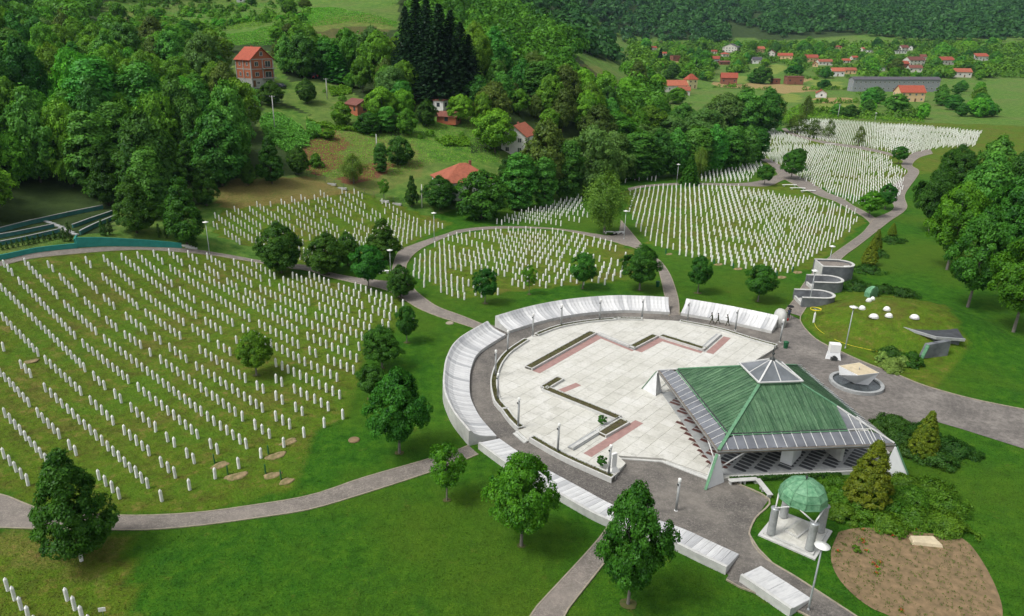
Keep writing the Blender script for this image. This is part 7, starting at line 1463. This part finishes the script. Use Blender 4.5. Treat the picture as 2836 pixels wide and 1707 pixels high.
for i, (x, y) in enumerate([(340, 118), (370, 128), (400, 140), (430, 152), (455, 166), (480, 180), (505, 192), (530, 206)]):
    p = GC(4, x, y); m = MB(); m.box((0, 0, 0.04), (2.2, 0.6, 0.22), -0.5); o = m.build('terrace_step', M['granite'], None, p); tag(o, 'pale stone step of the stair through the terraces', 'step', 'steps through the terraces', 'structure')
for i, (x, y) in enumerate([(1330, 290), (1350, 297), (1370, 304), (1390, 312)]):
    p = GC(4, x, y); m = MB(); m.box((0, 0, 0.05), (1.6, 0.5, 0.2), 0.3); o = m.build('terrace_step', M['granite_light'], None, p); tag(o, 'pale stone step at the right end of the teal wall', 'step', 'steps at the teal wall end', 'structure')
for i, (x, y, t_, w) in enumerate([(470, 258, 155, 42), (507, 252, 118, 46), (742, 215, 102, 46), (795, 210, 95, 46), (1150, 230, 130, 36), (1200, 235, 130, 34), (1402, 298, 205, 50), (762, 460 - 240, 130, 34)]):
    q0, q1 = cr(4, x, y), cr(4, x, t_); tree(q0[0], q0[1], q1[1], w / 2.6035, 'thuja_green', 'slim dark cypress above the teal wall', 'slim cypresses of the terraces', 'slim_cypress', 1.0)
for i in range(12):
    x, y = 15 + i * 38, 318 - i * 7.6; p = GC(4, x, y); tree_at(p, 'thuja_green', R.uniform(0.9, 1.5), R.uniform(0.6, 0.9), 'small young conifer in the row behind the low teal wall', 'young conifers behind the low teal wall', 'young_conifer')
# ------------------------------------------------------------------ poles, fence, vehicles on the slope
def pole(k, x, by, ty, lab, arm=True):
    p = GC(k, x, by); h = max(4, height_for_py(p.x, p.y, cr(k, x, ty)[1]) - p.z); h = min(h, 11); r = empty('utility_pole', p); tag(r, lab, 'pole', 'pale electricity poles')
    m = MB(); m.tube([(0, 0, -0.3), (0, 0, h)], [0.17, 0.10], 8); m.build('mast', M['granite_light'], r)
    if arm:
        m = MB(); m.box((0, 0, h - 0.3), (1.5, 0.1, 0.1), 0.2); m.build('crossarm', M['grey_metal'], r)
        for s in (-0.6, 0, 0.6): m = MB(); m.lathe([(0.05, 0), (0.07, 0.1), (0.03, 0.2)], 6, (s, 0, h - 0.25)); m.build('insulator', M['lamp_white'], r)
    return p + Vector((0, 0, h))
pt = [pole(1, 1982, 935, 690, 'electricity pole with crossarm above the fern slope'), pole(2, 146, 712, 565, 'electricity pole right of the brick house'), pole(2, 506, 1145, 968, 'pale pole in the meadow beside the slim tree', False), pole(2, 1271, 868, 735, 'pale pole behind the walnut tree'), pole(2, 2116, 858, 752, 'pale pole at the edge of the grove', False), pole(2, 830, 1500, 1330, 'thin pole left of the tiled house', False), pole(3, 1614, 852, 752, 'pale pole behind the farthest gravestones'), pole(3, 1848, 803, 716, 'pale pole in the fields before the grey building')]
def wire(a, b, lab):
    m = MB(); m.tube([a.lerp(b, t) - Vector((0, 0, 1.2 * 4 * t * (1 - t))) for t in np.linspace(0, 1, 12)], 0.025, 4); tag(m.build('power_wire', M['dark_metal']), lab, 'wire')
wire(pt[0], pt[1], 'thin wire between the two upper poles'); wire(pt[0], pt[0] + Vector((-45, -6, 4)), 'thin wire running left into the wood'); wire(pt[1], pt[3], 'thin wire crossing the meadow to the walnut tree')
fl = [GC(2, x, y) for x, y in ((-60, 1245), (40, 1285), (200, 1345), (270, 1370), (400, 1400), (580, 1455), (700, 1480))]
FL = resample([Vector((p.x, p.y)) for p in fl], 2.4); r = empty('wire_fence', (FL[0].x, FL[0].y, hgt(FL[0].x, FL[0].y))); tag(r, 'wire mesh fence on dark posts above the upper burial field', 'fence'); o = Vector(r.location)
for p in FL: m = MB(); z = hgt(p.x, p.y); m.tube([(p.x - o.x, p.y - o.y, z - o.z - 0.2), (p.x - o.x, p.y - o.y, z - o.z + 1.5)], 0.04, 6); m.build('post', M['dark_metal'], r)
for hh in (0.5, 1.0, 1.45): m = MB(); m.tube([(p.x - o.x, p.y - o.y, hgt(p.x, p.y) - o.z + hh) for p in FL], 0.015, 4); m.build('wire', M['dark_metal'], r)
for i, (x, y) in enumerate(((180, 1335), (255, 1365), (560, 1458), (650, 1478))):
    p = GC(2, x, y); m = MB(); m.box((0, 0, 0.15), (2.2, 0.5, 0.5), -0.3); o_ = m.build('concrete_footing', M['concrete'], None, p); tag(o_, 'pale concrete footing under the wire fence', 'footing', 'footings of the wire fence')
def car(k, x, y, yaw, paint, lab, s=1.0):
    p = GC(k, x, y); r = empty('parked_car', p, yaw); r.scale = (s, s, s); tag(r, lab, 'car')
    prof = [(-2.1, 0.35), (-2.15, 0.75), (-1.9, 0.9), (-1.3, 0.98), (-0.75, 1.42), (0.75, 1.45), (1.35, 1.02), (2.0, 0.92), (2.1, 0.6), (2.05, 0.35)]
    m = MB(); m.loft([[(a, yy * (0.82 if z > 1.2 else 1.0), z) for a, z in prof] for yy in (-0.85, 0.85)]); m.build('body', M[paint], r, bevel=0.06)
    for sy in (-1, 1): m = MB(); m.add([(-1.15, sy * 0.79, 1.02), (1.15, sy * 0.79, 1.04), (0.7, sy * 0.735, 1.38), (-0.68, sy * 0.735, 1.36)], [(0, 1, 2, 3)]); m.build('side_window', M['window'], r)
    for sx in (-1.3, 1.3):
        for sy in (-0.85, 0.85):
            m = MB(); m.tube([(sx, sy - 0.1, 0.32), (sx, sy + 0.1, 0.32)], 0.32, 12); m.build('wheel', M['tyre'], r)
car(1, 2020, 635, 2.6, 'car_dark', 'dark car parked below the brick house')
p = GC(2, 62, 570); r = empty('small_tractor', p, 1.2); tag(r, 'red small tractor parked under a dark shelter on the slope', 'tractor')
m = MB(); m.box((0.6, 0, 0.95), (1.5, 0.75, 0.6)); m.box((-0.6, 0, 0.8), (1.2, 0.9, 0.4)); m.build('body', M['red_paint'], r, bevel=0.06)
m = MB(); m.box((-0.6, 0, 1.55), (0.9, 0.85, 0.9)); m.box((-0.6, 0, 2.05), (1.2, 1.1, 0.12)); m.build('cab', M['window'], r)
for sx, ra in ((-0.7, 0.6), (1.0, 0.4)):
    for sy in (-0.62, 0.62): m = MB(); m.tube([(sx, sy - 0.14, ra), (sx, sy + 0.14, ra)], ra, 14); m.build('wheel', M['tyre'], r)
# ------------------------------------------------------------------ ferns, undergrowth, hillside scrub
def cover(polys, n, mat, size, zmax, name, label, seed, wmin=4):
    rs = np.random.RandomState(seed); out = []
    for k, P_ in polys:
        Q = [cr(k, *p) if k else dp(*p) for p in P_]; Wp = [G(*q) for q in Q]; Wp = [(p.x, p.y) for p in Wp]
        x0, x1 = min(p[0] for p in Wp), max(p[0] for p in Wp); y0, y1 = min(p[1] for p in Wp), max(p[1] for p in Wp); x = rs.uniform(x0, x1, n * 4); y = rs.uniform(y0, y1, n * 4); ok_ = in_poly_np(x, y, Wp); x, y = x[ok_][:n], y[ok_][:n]
        z = hgt_np(x, y); hump = np.clip(np.sin(x * 0.9 + np.sin(y * 0.7) * 2) * np.cos(y * 0.8) * 0.5 + 0.5, 0, 1); out.append(np.column_stack([x, y, z + zmax * (0.15 + 0.85 * hump) * rs.rand(len(x)) ** 0.5]))
    c = np.vstack(out); o = link(name, leaves(c, rs.randn(len(c), 3) * 0.6 + np.array([0, -0.2, 1.0]), size * rs.uniform(0.6, 1.3, len(c)), rs.rand(len(c)), rs, M[mat])); return tag(o, label, name.replace('_', ' '), kind='stuff')
cover([(1, [(1870, 850), (1960, 820), (2100, 870), (2239, 990), (2230, 1060), (2080, 1110), (1930, 1020), (1880, 930)]), (1, [(1520, 500), (1700, 560), (1870, 680), (1880, 780), (1760, 700), (1600, 600), (1500, 540)]), (2, [(0, 880), (90, 920), (110, 990), (0, 1010)])], 7000, 'fern', 0.30, 1.5, 'fern_slope', 'bright bracken ferns on the slope below the pole', 1)
cover([(2, [(0, 870), (200, 910), (480, 940), (500, 970), (300, 950), (60, 920)]), (2, [(920, 1010), (1150, 990), (1180, 1060), (1000, 1060)]), (1, [(960, 140), (1240, 150), (1240, 185), (950, 180)]), (1, [(1530, 150), (1700, 140), (2000, 100), (2100, 130), (1900, 190), (1650, 220), (1540, 190)]), (2, [(150, 640), (330, 620), (320, 680), (180, 700)])], 3500, 'bright', 0.26, 1.2, 'tall_weeds', 'tall weeds and brambles along the meadow edges', 2)
cover([(1, [(960, 40), (1500, 20), (2239, -20), (2239, 120), (1700, 140), (1250, 150), (950, 140)]), (1, [(1560, 250), (1900, 200), (2239, 150), (2239, 320), (1950, 330), (1700, 330)]), (2, [(0, 60), (300, 80), (650, 160), (640, 200), (300, 160), (0, 200)])], 9000, 'broad', 0.22, 0.55, 'meadow_tufts', 'rough tufts of the high meadow', 5)
cover([(2, [(480, 960), (900, 900), (1220, 900), (1400, 1100), (1380, 1180), (900, 1180), (640, 1280), (480, 1200)]), (2, [(0, 900), (480, 980), (500, 1300), (200, 1290), (0, 1240)])], 6000, 'broad', 0.14, 0.3, 'meadow_grass', 'uneven grass of the lower meadow', 6)
cover([(3, [(1180, 850), (1330, 760), (1560, 830), (1900, 850), (2239, 870), (2239, 890), (1430, 850), (1250, 910)]), (3, [(230, 750), (400, 790), (560, 760), (520, 850), (240, 860)]), (3, [(0, 880), (300, 860), (560, 900), (400, 930), (0, 940)])], 3500, 'bright', 0.45, 1.8, 'valley_scrub', 'bright scrub between the grove and the far burial field', 3)

mp_ = []; mr = random.Random(8)
for _ in range(420):
    k_, x, y = (1, mr.uniform(350, 2239), mr.uniform(-20, 330)) if mr.random() < 0.75 else (2, mr.uniform(0, 1300), mr.uniform(560, 1010))
    if k_ == 2 and (mr.random() < 0.6 or not (y > 860 or x < 700)): continue
    if k_ == 1 and 1640 < x < 1960 and y > 180: continue
    p = GC(k_, x, y)
    if clear_np(np.array([cr(k_, x, y)[0]]), np.array([cr(k_, x, y)[1]]))[0]: mp_.append((p.x, p.y, p.z - 0.3, mr.uniform(1.2, 4.2) * (0.6 if k_ == 2 else 1.0)))
o = link('meadow_scrub', blob_wood(mp_, 110, np.random.RandomState(12), M['broad'], 0.26)); tag(o, 'scattered low scrub on the open slopes', 'scrub', kind='stuff')
# ------------------------------------------------------------------ grass tufts on the nearer lawns
NOGRASS += [plaza, [(p.x, p.y) for p in bedL], [(4.3, 64), (-3.5, 66), (-3.5, 92), (4, 97), (6.1, 93), (0.9, 80)]]
rs = np.random.RandomState(61); n = 330000
yy = 30 + 95 * rs.rand(n) ** 1.35; xx = rs.uniform(-0.78, 0.92, n) * (yy * C_ + 15)
keep = (xx > edge_x(yy) - 45)
for Pn in NOGRASS:
    P_ = np.array([(p[0], p[1]) for p in Pn]); x0, y0 = P_.min(0); x1, y1 = P_.max(0); w = keep & (xx > x0) & (xx < x1) & (yy > y0) & (yy < y1); ix = np.where(w)[0]
    keep[ix[in_poly_np(xx[ix], yy[ix], Pn)]] = False
keep &= ~((abs(xx - 32) < 11) & (abs(yy - 67) < 10.5)); xx, yy = xx[keep], yy[keep]
zz = hgt_np(xx, yy); n = len(xx); c = np.column_stack([xx, yy, zz + 0.035 + 0.03 * rs.rand(n)])
me = leaves(c, rs.randn(n, 3) * 0.55 + np.array([0, 0, 1.0]), rs.uniform(0.035, 0.085, n), rs.rand(n), rs, M['ground'], 0.4, 'grass')
a_ = CAMH - zz; d_ = yy * C_ + a_ * S_; gpx, gpy = CX + F * xx / d_, CY + F * (a_ * C_ - yy * S_) / d_
fm = np.zeros(n)
for k, P_ in FIELD_POLYS:
    Q = [dp(*p) if k == 0 else cr(k, *p) for p in P_]; fm = np.maximum(fm, in_poly_np(gpx, gpy, Q).astype(float))
at = me.attributes.new('field', 'FLOAT', 'POINT'); at.data.foreach_set('value', np.repeat(fm, 4).astype(np.float32))
o = link('grass', me); tag(o, 'short mown grass of the lawns and burial fields', 'grass', kind='stuff')
# ------------------------------------------------------------------ the hazy air of the valley
m = MB(); m.box((600, 1650, 320), (5200, 3800, 660)); hz = m.build('haze', None); tag(hz, 'thin bluish summer haze filling the valley', 'haze', kind='stuff')
t = NT('haze_air'); pv = t.n('ShaderNodeVolumePrincipled'); pv.inputs['Color'].default_value = (0.55, 0.78, 1.0, 1); pv.inputs['Density'].default_value = 0.00005; pv.inputs['Anisotropy'].default_value = 0.2
t.l(pv.outputs[0], t.out.inputs['Volume']); hz.data.materials.append(t.m)
